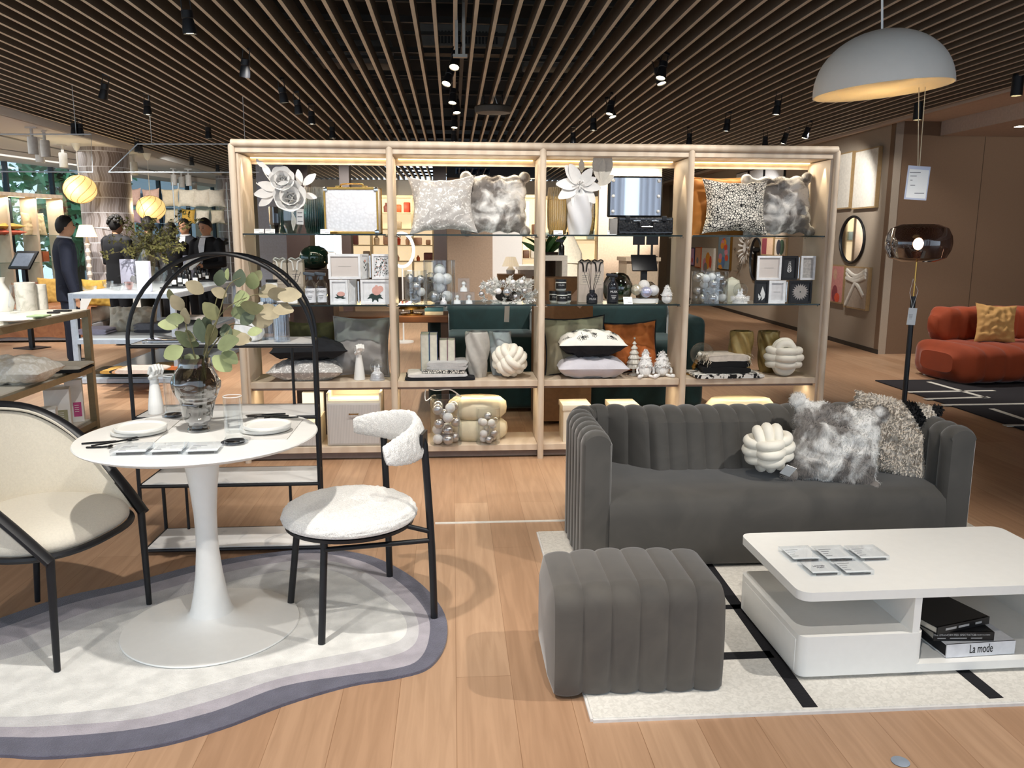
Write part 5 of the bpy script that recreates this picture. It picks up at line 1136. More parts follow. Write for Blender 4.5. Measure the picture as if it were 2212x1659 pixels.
ctr = pq(1252, 400, 5.54); mb = MB().tube(spline([(0, 0, .02), (0, -.01, h * .8), ctr], 5), .005, 6).tube(spline([(.0, .01, .02), (.01, .01, h), pq(1300, 372, 5.58)], 5), .004, 6)
mb.build('stem', M('white_wire_stem', 'd8d5cf', .7), f)
for (px, py) in ((1225, 360), (1206, 396), (1210, 425), (1240, 442), (1252, 443), (1284, 435), (1296, 405), (1277, 366), (1234, 357), (1285, 385)):
    e = pq(px, py, 5.50) ; d = e - ctr; MB().leaf(ctr, d, (0, -1, .2), d.length * 1.05, d.length * .52, 7, .12).build('petal', petal, f, recalc=False)
mb = MB()
for k in range(14): a = k * .9; mb.tube([ctr, ctr + Vector((.03 * cos(a), -.05, .03 * sin(a)))], [.004, .006], 6)
mb.build('stamen', petal, f)
for (px, py, dx, dz, L) in ((1296, 392, -.1, 1, .20), (1300, 392, .25, .9, .19), (1290, 400, .7, .4, .13), (1256, 372, .0, 1, .085)): MB().leaf(pq(px, py, 5.58), (dx, 0, dz), (0, -1, .1), L, L * .46, 7, .05).build('leaf', M('pale_skeleton_leaf', 'cfcac0', .85), f, recalc=False)
# black vanity case
c, w, h = fit(1332, 1450, 470, 5.56, ZG1); t = T('vanity_case', 'open black vanity case with a bulb mirror lid, third bay top shelf', 'vanity case', (c, 5.60, ZG1 + E_))
bq = pattern('black_quilt', 'vor', '0c0c0e', '1b1b1e', 70, .2, .8, .4, bump=.8)
MB().box((0, 0, h / 2), (w, .20, h), bev=.008).build('base', bq, t)
MB().box((.0, -.103, .018), (w - .02, .004, .004)).box((.0, -.103, h - .012), (w - .02, .004, .006)).build('metal_edge', M('dark_chrome', '77777a', .3, 1), t, smooth=False)
hm = MB().tube(spline([(-.05, -.10, h * .72), (-.045, -.125, h * .58), (-.04, -.13, h * .45), (.04, -.13, h * .45), (.045, -.125, h * .58), (.05, -.10, h * .72)], 4), .006, 8); hm.build('handle', black, t); MB().tube([(-.036, -.137, h * .45), (.036, -.137, h * .45)], .0055, 8).build('handle_bar', chrome, t)
for s_ in (-1, 1):
    MB().box((s_ * .062, -.104, h * .80), (.05, .01, .010), bev=.002).build('latch', chrome, t); MB().box((s_ * .125, -.104, h * .93), (.03, .014, .035), bev=.003).build('strap', black, t)
lc, lw_, lh = fit(1316, 1434, 380, 5.66, ZG1); lz0 = h + .004; lx = lc - c
MB().box((lx, .095, (lh + lz0) / 2), (lw_, .05, lh - lz0), bev=.01).build('lid', M('vanity_lid_black', '101013', .4), t)
mirror_m = M('mirror_silver', 'e8ebee', .03, 1, var=.0)
MB().box((lx, .067, (lh + lz0) / 2), (lw_ - .026, .006, lh - lz0 - .026), rx=0).build('mirror', mirror_m, t, smooth=False, label='mirror with six round bulbs')
for s_ in (-1, 1):
    for k in range(3): MB().sph((lx + s_ * (lw_ / 2 - .032), .058, lz0 + (lh - lz0) * (.14 + .37 * k)), .0115, 14, 10).build('bulb', M('frosted_bulb', 'f2f1ee', .3, var=.01), t)
c, w, h = fit(1316, 1332, 472, 5.52, ZG1); rootmb(MB().box((0, 0, h / 2), (w, .05, h), bev=.001), 'ribbed_box', pattern('fine_ribbed_grey', 'wave', '6f6c68', 'a5a19b', 90, .3, .7, .6, dist=0), 'small grey ribbed box tucked beside the black vanity case', 'box', (c, 5.46 + .05, ZG1 + E_))
price_card(1206, 498, 5.485, ZG1 + E_, 'white price card before the left ribbed vase in the third bay'); price_card(1322, 498, 5.485, ZG1 + E_, 'white price card at the lower left of the black vanity case')
# mid shelf
bl_lab = M('black_jar_label', '17181c', .5); sl = M('silver_print', 'a9a9a9', .5)
for i, (px, z, Y) in enumerate(((1198, ZG2, 5.60), (1222, ZG2, 5.60), (1214, ZG2, 5.52), (1211, ZG2 + .0835, 5.56))): jar(('black labelled candle jar at the left of the stack in the third bay', 'black labelled candle jar at the right rear of the stack in the third bay', 'black labelled candle jar at the front of the stack in the third bay', 'black labelled candle jar topping the stack in the third bay')[i], px, 655, Y, z, .076, .082, bl_lab, black, 'black labelled candle jars', 'MUSK', sl)
pale = M('pale_taupe_box', 'b3a69b', .7, var=.02)
giftbox('left pale taupe gift box with black ribbon in the third bay', 1249, 1275, 560, 5.66, br_, 'taupe gift boxes with black ribbon', pale); giftbox('right pale taupe gift box with black ribbon in the third bay', 1276, 1303, 560, 5.66, br_, 'taupe gift boxes with black ribbon', pale)
smk = M('smoked_bottle', '1a1c22', .08, coat=.5); diffuser('black reed diffuser in front of the taupe gift boxes', 1267, 1291, 626, 580, 5.52, smk, bl_lab, sl, 'MUSK')
spray('dark spray bottle with MUSK label beside the green glass globe', 1312, 1337, 590, 5.53, smk, bl_lab, 'MUSK', M('pale_print', 'd5d5d5', .5), M('black_trigger', '202126', .35))
c, w, h = fit(1302, 1368, 590, 5.68, ZG2); t = T('glass_globe', 'clear bottle green glass globe vase on the mid shelf of the third bay', 'vase', (c, 5.69, ZG2 + E_)); r = w / 2
MB().lathe([(r * .45, 0), (r * .8, h * .12), (r, h * .42), (r * .97, h * .62), (r * .7, h * .9), (r * .42, h), (r * .40, h * .99), (r * .66, h * .88), (r * .93, h * .6)], 40).build('globe', glass('bottle_green_glass', (.04, .19, .10), .25), t)
c, w, h = fit(1373, 1424, 609, 5.72, ZG2); t = T('glass_dome', 'brown tinted glass dome behind the plate of glass baubles', 'vase', (c, 5.72, ZG2 + E_)); r = w / 2
MB().lathe([(r * .6, 0), (r * .9, h * .2), (r, h * .45), (r * .85, h * .75), (r * .4, h), (r * .38, h * .98)], 36).build('dome', glass('brown_glass', (.32, .20, .13), .3), t)
c, w, h = fit(1361, 1423, 645, 5.56, ZG2); t = T('oval_plate', 'white oval footed plate with decorative glass balls in the third bay', 'plate', (c, 5.56, ZG2 + E_)); r = w / 2
MB().shell([(0, .004), (r * .8, 0), (r * .96, .004), (r, h), (r * .96, h), (r * .9, h * .55), (0, h * .5)], 40, sy=.6).build('plate', white, t)
gb = [(1375, 626, 'champagne glass', M('champagne_glitter', 'cfc8b4', .2, .5, bump=1, bscale=60), 5.54), (1396, 631, 'iridescent sequin', pattern('iridescent_sequin', 'vor', 'b4c0e0', 'd8d2e8', 90, .2, .8, .25, c3='9ad0d0', metal=.5), 5.52), (1412, 627, 'frosted white', bm_p, 5.55), (1391, 617, 'white knitted', M('white_knit_ball', 'e6e3de', .9, bump=1, bscale=80), 5.59)]
for (px, py, nm, m_, Y) in gb:
    p = ay(px, py, Y); r_ = .038 if nm != 'white knitted' else .04; p.z = max(p.z, ZG2 + h * .55 + r_); o = rootmb(MB().sph((0, 0, 0), r_, 24, 16), 'decorative_ball', m_, '%s ball lying on the white oval plate' % nm, 'ornament', p)
price_card(1357, 658, 5.47, ZG2 + E_, 'tilted white card leaning before the white oval plate', -30, .062, .055)
def gnome(label, px0, px1, yt, Y, z, sitting=False, grp=None):
    c, w, h = fit(px0, px1, yt, Y, z); t = T('winter_gnome', label, 'gnome ornament', (c, Y, z + E_), group=grp); fl = M('white_fleece', 'e9e8e6', .95, bump=1, bscale=60, sheen=.3); r = w * .36
    R = random.Random(int(px0)); mb = MB().sph((0, 0, h * .28), (r, r * .85, h * .28), 18, 12); mb.build('body', fl, t)
    mb = MB().lathe([(r * 1.05, h * .42), (r * 1.0, h * .5), (r * .72, h * .7), (r * .42, h * .9), (r * .1, h), (0, h)], 24)
    base = list(mb.v)
    for k in range(420 if sitting else 120):
        p = base[R.randrange(len(base))].lerp(base[R.randrange(len(base))], .12); d = Vector((p.x, p.y, .0)).normalized() if hypot(p.x, p.y) > .001 else Vector((0, -1, 0)); mb.leaf(p, d + Vector((R.gauss(0, .5), R.gauss(0, .5), R.gauss(0, .6))), (R.gauss(0, 1), 0, 1), r * .32, r * .16, 2, .5)
    mb.build('hat', fl, t, recalc=False)
    MB().sph((0, -r * .85, h * .44), (r * .22, r * .2, r * .2), 12, 8).build('nose', M('pale_pink_nose', 'e4cbbd', .7), t)
    MB().sph((0, -r * .72, h * .26), (r * .62, r * .3, h * .18), 16, 10).build('beard', M('white_beard', 'f0efec', .95, bump=1, bscale=120), t)
    if sitting:
        for s_ in (-1, 1):
            MB().tube(spline([(s_ * r * .5, -r * .6, h * .09), (s_ * r * .9, -r * 1.2, h * .07), (s_ * r * 1.15, -r * 1.5, h * .07)], 4), r * .2, 8).sph((s_ * r * 1.2, -r * 1.55, h * .085), (r * .34, r * .34, h * .083), 12, 8).build('leg', fl, t)
            MB().tube(spline([(s_ * r * .9, 0, h * .40), (s_ * r * 1.3, -.2 * r, h * .3), (s_ * r * 1.25, -r * .3, h * .2)], 4), r * .16, 8).sph((s_ * r * 1.25, -r * .3, h * .18), r * .22, 10, 8).build('arm', fl, t)
    return t
gnome('small white gnome with a pointed hat at the right end of the third bay shelf', 1426, 1457, 616, 5.52, ZG2)
# lower shelf
sage = M('sage_linen_cushion', '8f8770', .75, var=.05, scale=8, sheen=.2); rust = M('burnt_orange_cotton', 'a85a22', .75, var=.05, scale=8, sheen=.2)
c, w, h = fit(1172, 1315, 676, 5.68, ZW); cushion('sage beige cushion with black piping leaning in the third bay', sage, w * .96, h * .93, .14, (c, 5.70, ZW + h * .47), (rad(-12), rad(-3), 0), .10, piping=bkc, seed=21)
c, w, h = fit(1306, 1426, 688, 5.72, ZW); cushion('burnt orange cushion with black piping leaning in the third bay', rust, w * .96, h * .95, .13, (c, 5.73, ZW + h * .47), (rad(-12), rad(-3), 0), .10, piping=bkc, seed=22)
crk = M('crumpled_white_velvet', 'c6c3ca', .6, var=.04, scale=9, bump=.5, bscale=40, sheen=.4)
c, w, _ = fit(1200, 1355, 800, 5.56, ZW); flat('crumpled white velvet cushion lying under the ink flower cushion', crk, w * .98, .34, .17, (c, 5.61, ZW), seed=23, pinch=.05)
cw, wdt, _ = fit(1202, 1352, 760, 5.56, ZW)
t = flat('white cushion with black ink flowers and black underside, on the crumpled white one', M('ink_cushion_white', 'e2dfd6', .8, var=.02), wdt * .97, .33, .19, (cw, 5.60, ZW + .155), rz=-.03, seed=24, pinch=.06, back=bkc)
R = random.Random(4); mb = MB(); src = pillow_mb(wdt * .97, .33, .19, .06, .010, 24, 26).v[:27 * 27]; nn = 27
def surf(a, b):
    i = min(25.999, max(0, a * 26)); j = min(25.999, max(0, b * 26)); i0, j0 = int(i), int(j); q = src[i0 * nn + j0].lerp(src[(i0 + 1) * nn + j0], i - i0).lerp(src[i0 * nn + j0 + 1].lerp(src[(i0 + 1) * nn + j0 + 1], i - i0), j - j0); return q + Vector((0, .0016, 0))
for (a, b) in ((.12, .3), (.3, .22), (.5, .3), (.7, .22), (.88, .3), (.22, .55), (.42, .6), (.62, .55), (.82, .58), (.14, .8), (.35, .85), (.55, .82), (.78, .85)):
    th0 = R.uniform(0, 6.3)
    for k in range(7):
        an = th0 + k * .42; L_ = .10 * R.uniform(.8, 1.15); u = lambda s_, o: (a + L_ * s_ * cos(an) * .9 + o * -sin(an) * .012, b + L_ * s_ * sin(an) * 1.1 + o * cos(an) * .012)
        for o1 in (-1, 1):
            for (s1, q1, s2, q2) in ((0, 0, .35, 1), (.35, 1, .75, .9), (.75, .9, 1, 0)):
                mb.add([surf(*u(s1, q1 * o1 * 1.5)), surf(*u(s2, q2 * o1 * 1.5)), surf(*u(s2, q2 * o1 * 1.5 + .45)), surf(*u(s1, q1 * o1 * 1.5 + .45))], [(0, 1, 2, 3)])
        if k % 2: mb.add([surf(*u(0, -.3)), surf(*u(.8, -.2)), surf(*u(.8, .2)), surf(*u(0, .3))], [(0, 1, 2, 3)])
    mb.add([surf(a, b), surf(a + .006, b), surf(a + .02 * cos(th0 + 3) + .006, b + .10 * sin(th0 + 4)), surf(a + .02 * cos(th0 + 3), b + .10 * sin(th0 + 4))], [(0, 1, 2, 3)])
mb.build('ink_flower_print', blackink, t.children[0], smooth=False)
c, w, h = fit(1353, 1389, 728, 5.64, ZW); t = T('ceramic_christmas_tree', 'white glazed ceramic christmas tree ornament behind the seated gnomes', 'ornament', (c, 5.64, ZW + E_)); r = w / 2; pr = [(0, 0), (r * .55, 0), (r * .5, h * .03), (r * .18, h * .07), (r * .16, h * .18)]
for k in range(6): s_ = 1 - k * .15; z0 = h * (.18 + .125 * k); pr += [(r * s_, z0 + h * .015), (r * s_ * .97, z0 + h * .035), (r * (s_ - .30), z0 + h * .115)]
MB().lathe(pr + [(r * .12, h * .95), (r * .13, h * .98), (0, h)], 48, fn=lambda q, z, a: q * (1 + (.05 * cos(10 * a) if q > r * .3 else 0))).build('tree', M('antique_white_glaze', 'd3cec3', .3, var=.06, scale=40), t)
gnome('seated white fluffy gnome in front of the ceramic tree', 1376, 1414, 757, 5.54, ZW, True, 'seated fluffy gnomes'); gnome('seated white fluffy gnome at the right end of the lower third shelf', 1410, 1452, 760, 5.58, ZW, True, 'seated fluffy gnomes')
for px, lb in ((1238, 'left of two white lidded boxes behind the sofa in the third bay'), (1340, 'right of two white lidded boxes behind the sofa in the third bay')):
    c, w, h = fit(px - 25, px + 32, 868, 5.62, ZB); t = T('lidded_box', lb, 'box', (c, 5.62, ZB + E_)); MB().box((0, 0, h * .42), (w, .22, h * .84)).build('body', cr_m, t, smooth=False); MB().box((0, 0, h * .92), (w + .012, .232, h * .15), bev=.002).build('lid', cr_m, t)
# ================================================================= BAY 4
mus = M('mustard_velvet', 'a0682a', .75, var=.05, scale=8, sheen=.3)
c, w, h = fit(1492, 1612, 378, 5.73, ZG1); cushion('mustard brown cushion behind the patterned cushion in the fourth bay', mus, w, h * .97, .12, (c + .015, 5.74, ZG1 + h * .48), (rad(-8), 0, 0), .06, piping=mus, seed=31)
c, w, h = fit(1517, 1664, 382, 5.58, ZG1); cushion('black and white ditsy patterned cushion on the top shelf of the fourth bay', ptn, w * .98, h * .98, .16, (c, 5.58, ZG1 + h * .49), (rad(-10), rad(1), 0), .15, seed=32, wr=.012)
c, w, h = fit(1610, 1756, 376, 5.70, ZG1); cushion('pale grey ribbed fur cushion on the top shelf of the fourth bay', fur_m, w * .97, h * .97, .16, (c, 5.69, ZG1 + h * .49), (rad(-10), rad(-2), 0), .05, seed=33, tuft=.018, furn=9000, furl=.009, n=32)
tub('wide clear tub of baubles in the fourth bay', 'the wide clear tub in the fourth bay', 1496, 1573, 586, 5.60, ZG2 + E_, .064, 13, ('pearl', 'ribbed', 'silver', 'clear', 'pearl', 'silver'))
c, w, h = fit(1586, 1617, 612, 5.53, ZG2); snow_globe('snow globe with a fluffy white trim on the mid shelf of the fourth bay', (c, 5.54, ZG2 + E_), w / 2, True)
c, w, h = fit(1568, 1596, 598, 5.68, ZG2); rootmb(MB().lathe([(0, 0), (w * .3, .0), (w * .7, h * .35), (w * .75, h * .55), (w * .6, h * .85), (0, h)], 32, sy=.5), 'cream_glass_disc', M('cream_opal_glass', 'd8d6c2', .3, var=.01), 'cream opal glass disc behind the fluffy snow globe', 'ornament', (c, 5.69, ZG2 + E_))
def frames4():
    Y = 5.52; zm = ay(1690, 605, Y).z; zt_ = ay(1690, 553, Y).z; hh = zt_ - zm; X = lambda px, py=600: ay(px, py, Y).x
    t = frame_thing('white landscape photo frame with a beige insert, upper left of the fourth bay group', X(1634), Y, zm + .001); panel(t, 0, 0, X(1686) - X(1634), hh, frw, pgrey, 0, deco=m_line, m=.014)
    t = frame_thing('black photo frame with a white fern print, upper middle of the fourth bay group', X(1687), Y, zm + .001); panel(t, 0, 0, X(1721) - X(1687), hh, frb, pdark, 0, deco=m_fern, m=.015); MB().tube([(X(1724) - X(1687), .0, .01), (X(1724) - X(1687), 0, hh - .01)], .005, 8).build('hinge', silver, t)
    t = frame_thing('white photo frame with a pale grey botanical insert, upper right of the fourth bay group', X(1728), Y, zm + .001); panel(t, 0, 0, X(1759) - X(1728), hh, frw, M('grey_botanical', 'b5b1ac', .6, var=.2, scale=60), 0, m=.014)
    hh = zm - ZG2 - .003
    t = frame_thing('black photo frame with a white cactus print, lower left of the fourth bay group', X(1631), Y, ZG2 + E_); panel(t, 0, 0, X(1661) - X(1631), hh, frb, pdark, 0, deco=m_cactus, m=.012)
    t = frame_thing('white photo frame with a plain white insert, lower middle of the fourth bay group', X(1662), Y, ZG2 + E_); panel(t, 0, 0, X(1698) - X(1662), hh, frw, M('pale_insert', 'd6d5d6', .6), 0, deco=m_line, m=.018); MB().tube([(X(1701) - X(1662), 0, .01), (X(1701) - X(1662), 0, hh - .01)], .006, 8).build('hinge', silver, t)
    t = frame_thing('black landscape photo frame with a starburst print, lower right of the fourth bay group', X(1706), Y, ZG2 + E_); panel(t, 0, 0, X(1755) - X(1706), hh, frb, pdark, 0, deco=m_burst, m=.014)
frames4()
c, w, _ = fit(1485, 1648, 815, 5.52, ZW); inkt = pattern('black_white_brush_textile', 'noise', 'e2e0da', '141416', 9, .50, .53, .8, dist=3)
folded('folded black and white brush patterned textile at the bottom in the fourth bay', [inkt], w * .92, .25, .03, (c + .01, 5.58, ZW + E_), .02, 41, 1)
def fr_(r):
    R = random.Random(5); mb = MB()
    for k in range(360): s_ = R.choice((-1, 1)); mb.leaf((s_ * R.uniform(.12, .15), R.uniform(-.125, .12), R.uniform(.03, .095)), (s_, R.gauss(-.3, .5), R.gauss(-.6, .6)), (0, 0, 1), .035, .007, 2, .6)
    mb.build('fringe', M('cream_fringe', 'cfc6b6', .95), r, recalc=False)
folded('folded black shaggy throw in the fourth bay pile', [M('shag_black', '131315', .95)], .34, .24, .04, (c - .0, 5.60, ZW + .033), -.05, 42, 1)
folded('folded cream and black fringed throw on top of the fourth bay pile', [M('shag_black', '131315', .95), M('shag_cream', 'cfc5b8', .95)], .30, .24, .085, (c + .01, 5.61, ZW + .074), .04, 43, 2, fr_)
gld = M('gold_glaze', '9a8250', .35, .4, var=.05)
c, w, h = fit(1582, 1630, 716, 5.62, ZW); twisted('gold twisted vase behind the fringed throw', (c, 5.66, ZW + E_), w / 2 * .98, h, gld, group=None); c, w, h = fit(1644, 1690, 716, 5.70, ZW); twisted('gold twisted vase behind the knot cushion in the fourth bay', (c, 5.74, ZW + E_), w / 2 * .95, h, gld, rz=.7)
c, w, h = fit(1655, 1740, 738, 5.56, ZW); knot('cream knot cushion on the lower shelf of the fourth bay', (c, 5.58, ZW + w * .46), w / 2, (rad(0), rad(0), rad(80)))
c, w, h = fit(1490, 1540, 741, 5.60, ZW); t = T('bulb_lamp', 'oversized clear bulb table lamp at the left end of the lower fourth shelf', 'table lamp', (c - .03, 5.66, ZW + E_)); r = w / 2
MB().lathe([(0, 0), (.06, 0), (.06, .008), (0, .01)], 24).tube([(0, 0, .008), (0, 0, .05)], .008, 8).build('base', gold, t); MB().tube([(0, 0, .05), (.02, -.02, .10)], .018, 14).build('socket', gold, t); MB().sph((.045, -.035, h - r), r, 28, 18).build('glass_bulb', clear, t); MB().sph((.03, -.03, .15), .016, 12, 8).build('light_source', M('opal_bulb', 'f2ede0', .3), t)
# ================================================================= pendant and floor lamp
Yp = 3.62; a, b = ay(1768, 206, Yp), ay(2041, 186, Yp); pc = (a + b) / 2; r = (b - a).length / 2; tp_ = ay(1910, 70, Yp)
t = T('dome_pendant_lamp', 'large white dome pendant lamp hanging above the coffee table', 'pendant lamp', (pc.x, Yp, pc.z)); t.rotation_euler = (0, -atan2(b.z - a.z, b.x - a.x), 0)
hd = tp_.z - pc.z + .01; o_ = [(r * cos(k), hd * sin(k) ** .95) for k in [pi / 2 * i / 14 for i in range(15)]]; i_ = [(max(0, q - .004), max(0.0, z - .004)) for q, z in o_[::-1]]
MB().lathe(o_ , 56).build('shade', M('white_shade_outer', 'e2ded6', .45, var=.01), t, recalc=False); MB().lathe(i_, 56).build('shade_lining', M('white_shade_inner', 'f0e6cf', .6, var=.01), t, recalc=False, label='warm lit inner side of the shade')
MB().tube([(0, 0, hd), (.0, 0, 3.3 - pc.z)], .005, 8).build('cord', paper, t); MB().lathe([(.02, hd - .03), (.022, hd - .09), (0, hd - .09)], 16).build('socket', white, t); MB().sph((0, 0, hd - .13), .035, 16, 12).build('bulb', M('warm_bulb', 'ffe2ae', .4, emit=12, emcol='ffd79a'), t)
point(pc.x, Yp, pc.z + hd - .15, 9, (1, .76, .45), .035)
tagp = ay(1976, 396, 3.62); t = T('hanging_price_tag', 'clear sleeve price tag hanging on cords from the dome pendant', 'price tag', (tagp.x, 3.60, tagp.z)); MB().box((0, 0, 0), (.105, .003, .148), ry=.05, bev=.001).build('sleeve', M('bluish_sleeve', 'c4cbe0', .25, var=.01), t); MB().box((0, -.0022, -.004), (.092, .001, .125), ry=.05).build('card', paper, t, smooth=False)
for k, (x, z, ww) in enumerate(((-.015, .045, .05), (-.022, .03, .03), (-.03, .012, .01), (-.022, -.01, .022), (.012, -.045, .045))): MB().box((x, -.0030, z), (ww, .0008, .003)).build('print_line', ink, t, smooth=False)
A_ = ay(1983, 198, 3.60) - Vector((tagp.x, 3.60, tagp.z)); B2 = ay(1998, 198, 3.60) - Vector((tagp.x, 3.60, tagp.z))
MB().tube([A_ + Vector((0, 0, .05)), (-.004, 0, .075), (0.0, 0, .072), (.004, 0, .075), B2 + Vector((0, 0, .05))], .0018, 6).build('cord', M('pale_gold_cord', 'c9bfa4', .6), t)
Yl = 4.62; c, w, _ = fit(1919, 2048, 525, Yl, 0); zc = ay(1984, 525, Yl).z; bx_ = ay(1957, 868, Yl); r = w / 2
t = T('globe_floor_lamp', 'floor lamp with smoked glass globe on a black and brass pole behind the sofa', 'floor lamp', (c, Yl, 0))
MB().lathe([(0, 0), (.15, 0), (.15, .015), (.02, .025), (0, .025)], 36).build('base', black, t)
z1 = ay(1972, 640, Yl).z; z2 = zc - r * .55
MB().tube([(0, 0, .02), (0, 0, z1)], .0145, 16).build('pole', black, t); MB().tube([(0, 0, z1), (0, 0, z2 + .05)], .005, 10).build('stem', gold, t)
pg = [(r * .10, -.098), (r * .55, -.107), (r * .85, -.085), (r * .98, -.035), (r, .0), (r * .97, .04), (r * .84, .085), (r * .55, .107), (0, .11)]
MB().lathe([(q, zc + z) for q, z in pg], 48).build('glass_globe', glass('smoked_brown_glass', (.33, .25, .23), .14), t, label='smoked brown glass globe'); MB().lathe([(.03, zc - .105), (.03, zc - .05), (.022, zc - .05), (.022, zc - .10)], 16).build('socket', M('copper', '9a6b52', .25, 1), t)
MB().sph((0, 0, zc - .005), (.028, .028, .035), 16, 12).build('bulb', M('hot_bulb', 'fff0d0', .4, emit=40, emcol='ffe6bd'), t); point(c, Yl, zc - .005, 6, (1, .8, .55), .03)
p = ay(1966, 672, Yl); t2 = T('price_tag', 'white price tag hanging on a string from the floor lamp pole', 'price tag', (c - .012, Yl - .022, p.z - .03)); MB().box((0, 0, 0), (.052, .002, .10), ry=.06).build('card', paper, t2, smooth=False); MB().tube([(.0, 0, .05), (-.02, .01, .14), (.0, .022, .22), (.03, .01, .15), (.0, 0, .05)], .0012, 5).build('string', paper, t2)
for k in range(4): MB().box((-.008, -.0014, .01 - .008 * k), (.024 - .003 * k, .0006, .002)).build('print_line', ink, t2, smooth=False)
# ================================================================= orange sofa in the alcove
org = M('burnt_orange_velvet', '8c3610', .8, var=.08, scale=5, sheen=.2); a = at(2085, 838); t = T('orange_modular_sofa', 'burnt orange channel tufted sofa cut by the right edge of the photo', 'sofa', (a.x, a.y, .014), rz=rad(6))
def chan(x0, x1, y0, y1, z0, z1, n, rr):
    def f(u, v):
        a_ = 2 * pi * v; ph = (u * n) % 1; b_ = .02 * sin(pi * ph) ** .5 - .01; e = min(1, sin(pi * min(1, max(0, u)))*6) ** .4 if 0 < u < 1 else .55; cy_, cz_ = (y0 + y1) / 2, (z0 + z1) / 2
        hy, hz = (y1 - y0) / 2, (z1 - z0) / 2; sy_ = (abs(cos(a_)) ** .5) * (1 if cos(a_) > 0 else -1); sz_ = (abs(sin(a_)) ** .5) * (1 if sin(a_) > 0 else -1)
        return Vector((x0 + (x1 - x0) * u, cy_ + sy_ * (hy + b_) * e, cz_ + sz_ * (hz + b_) * e))
    mb = MB().grid(f, n * 10, 40, cv=True)
    for e in (0, n * 10): mb.f.append([e * 40 + k for k in range(40)]); mb.mi.append(0)
    return mb
chan(0, 1.9, 0, .95, .0, .40, 8, .1).build('seat', org, t, ang=60); chan(.18, 1.9, .66, .98, .38, .75, 7, .1).build('backrest', org, t, ang=60)
p = ay(2196, 712, a.y + .5); cushion('tan linen cushion leaning on the orange sofa', M('tan_linen', 'b98d54', .8, var=.06, scale=8), .44, .44, .15, (a.x + .62, a.y + .52, .014 + .40 + .20), (rad(-16), rad(4), rad(-10)), .12, seed=51, wr=.016)
# ================================================================= pictures on the right wall
def wallart(label, px0, px1, py0, py1, depth, frame_m, face_m, cat='picture', deco=None, name='framed_picture', frw_=.02):
    # intersect photo rays with the wall plane
    def hit(px, py): d = ray(px, py); k = (A0 - Vector((0, 0, CAMZ))).dot(wn) / d.dot(wn); return Vector((0, 0, CAMZ)) + d * k
    a, b = hit(px0, (py0 + py1) / 2), hit(px1, (py0 + py1) / 2); s0 = (a - A0).dot(wdir); s1 = (b - A0).dot(wdir); zt_ = hit((px0 + px1) / 2, py0).z; zb_ = hit((px0 + px1) / 2, py1).z
    sm, wd_ = (s0 + s1) / 2, abs(s0 - s1); p = onwall(sm, zb_, .004); t = T(name, label, cat, p, rz=wrz + pi); h_ = zt_ - zb_
    MB().box((0, -depth / 2, h_ / 2), (wd_, depth, h_)).build('frame', frame_m, t, smooth=False); MB().box((0, -depth - .001, h_ / 2), (wd_ - frw_ * 2, .003, h_ - frw_ * 2)).build('canvas', face_m, t, smooth=False)
    if deco:
        q = MB(); deco(q, wd_, h_, -depth - .004); q.build('painted_motif', [M('paint_' + str(k), cc, .7) for k, cc in enumerate(('d8553a', 'e59a3c', 'c9a08a', 'd98ca0', '5a7bb0', '8a3f4a', '3f5a4a', '34343c', '8c8583'))], t, smooth=False)
    return t, wd_, h_, depth
oakf = M('oak_frame', 'a08660', .5, var=.08); plas = M('white_plaster_relief', 'd9d5cc', .8, bump=1, bscale=14)
def bl(q, mi, x, z, rx, rz_, y, n=16): q.mat(mi).add([(x + rx * cos(2 * pi * k / n), y, z + rz_ * sin(2 * pi * k / n)) for k in range(n)], [tuple(range(n))])
wallart('white relief canvas hung left above the round mirror on the taupe wall', 1800, 1846, 332, 452, .05, oakf, plas); wallart('white relief canvas hung right above the round mirror on the taupe wall', 1852, 1903, 322, 450, .05, oakf, plas)
t, w, h, d = wallart('white draped plaster artwork below the round mirror', 1832, 1882, 576, 668, .05, oakf, M('grey_canvas', 'a89a8c', .8), 'artwork')
dr = MB()
for (p0, p1, p2) in (((-.5, .92), (0, .78), (.5, .95)), ((-.5, .72), (0, .66), (.5, .78)), ((-.45, .02), (-.1, .5), (0, .62)), ((.0, .62), (.2, .5), (.45, .3)), ((-.5, .85), (-.2, .70), (.5, .86))): dr.tube(spline([(p[0] * w * .84, -d - .008, .03 + p[1] * h * .93) for p in (p0, p1, p2)], 6), .03, 8, flat=1.4)
dr.xf(lambda v: Vector((v.x, -d - .008 + (v.y + d + .008) * .5, v.z))); dr.build('plaster_drape', plas, t)
def hm_(px, py): d_ = ray(px, py); k = (A0 - Vector((0, 0, CAMZ))).dot(wn) / d_.dot(wn); return Vector((0, 0, CAMZ)) + d_ * k
m0_, m1_ = hm_(1818, 518), hm_(1870, 518); rr_ = abs((m1_ - m0_).dot(wdir)) / 2; zc_ = hm_(1844, 518).z; rz_ = (hm_(1844, 468).z - hm_(1844, 568).z) / 2; pm = (m0_ + m1_) / 2 + wn * .004
t = T('round_wall_mirror', 'oval black framed mirror on the taupe wall right of the shelving', 'mirror', (pm.x, pm.y, zc_), rz=wrz + pi)
MB().tube([(rr_ * cos(k), -.02, rz_ * sin(k)) for k in [2 * pi * i / 48 for i in range(48)]], .017, 8, closed=True).build('frame', black, t); MB().add([(rr_ * cos(2 * pi * k / 48), -.012, rz_ * sin(2 * pi * k / 48)) for k in range(48)], [tuple(range(48))]).build('mirror_glass', mirror_m, t, smooth=False)
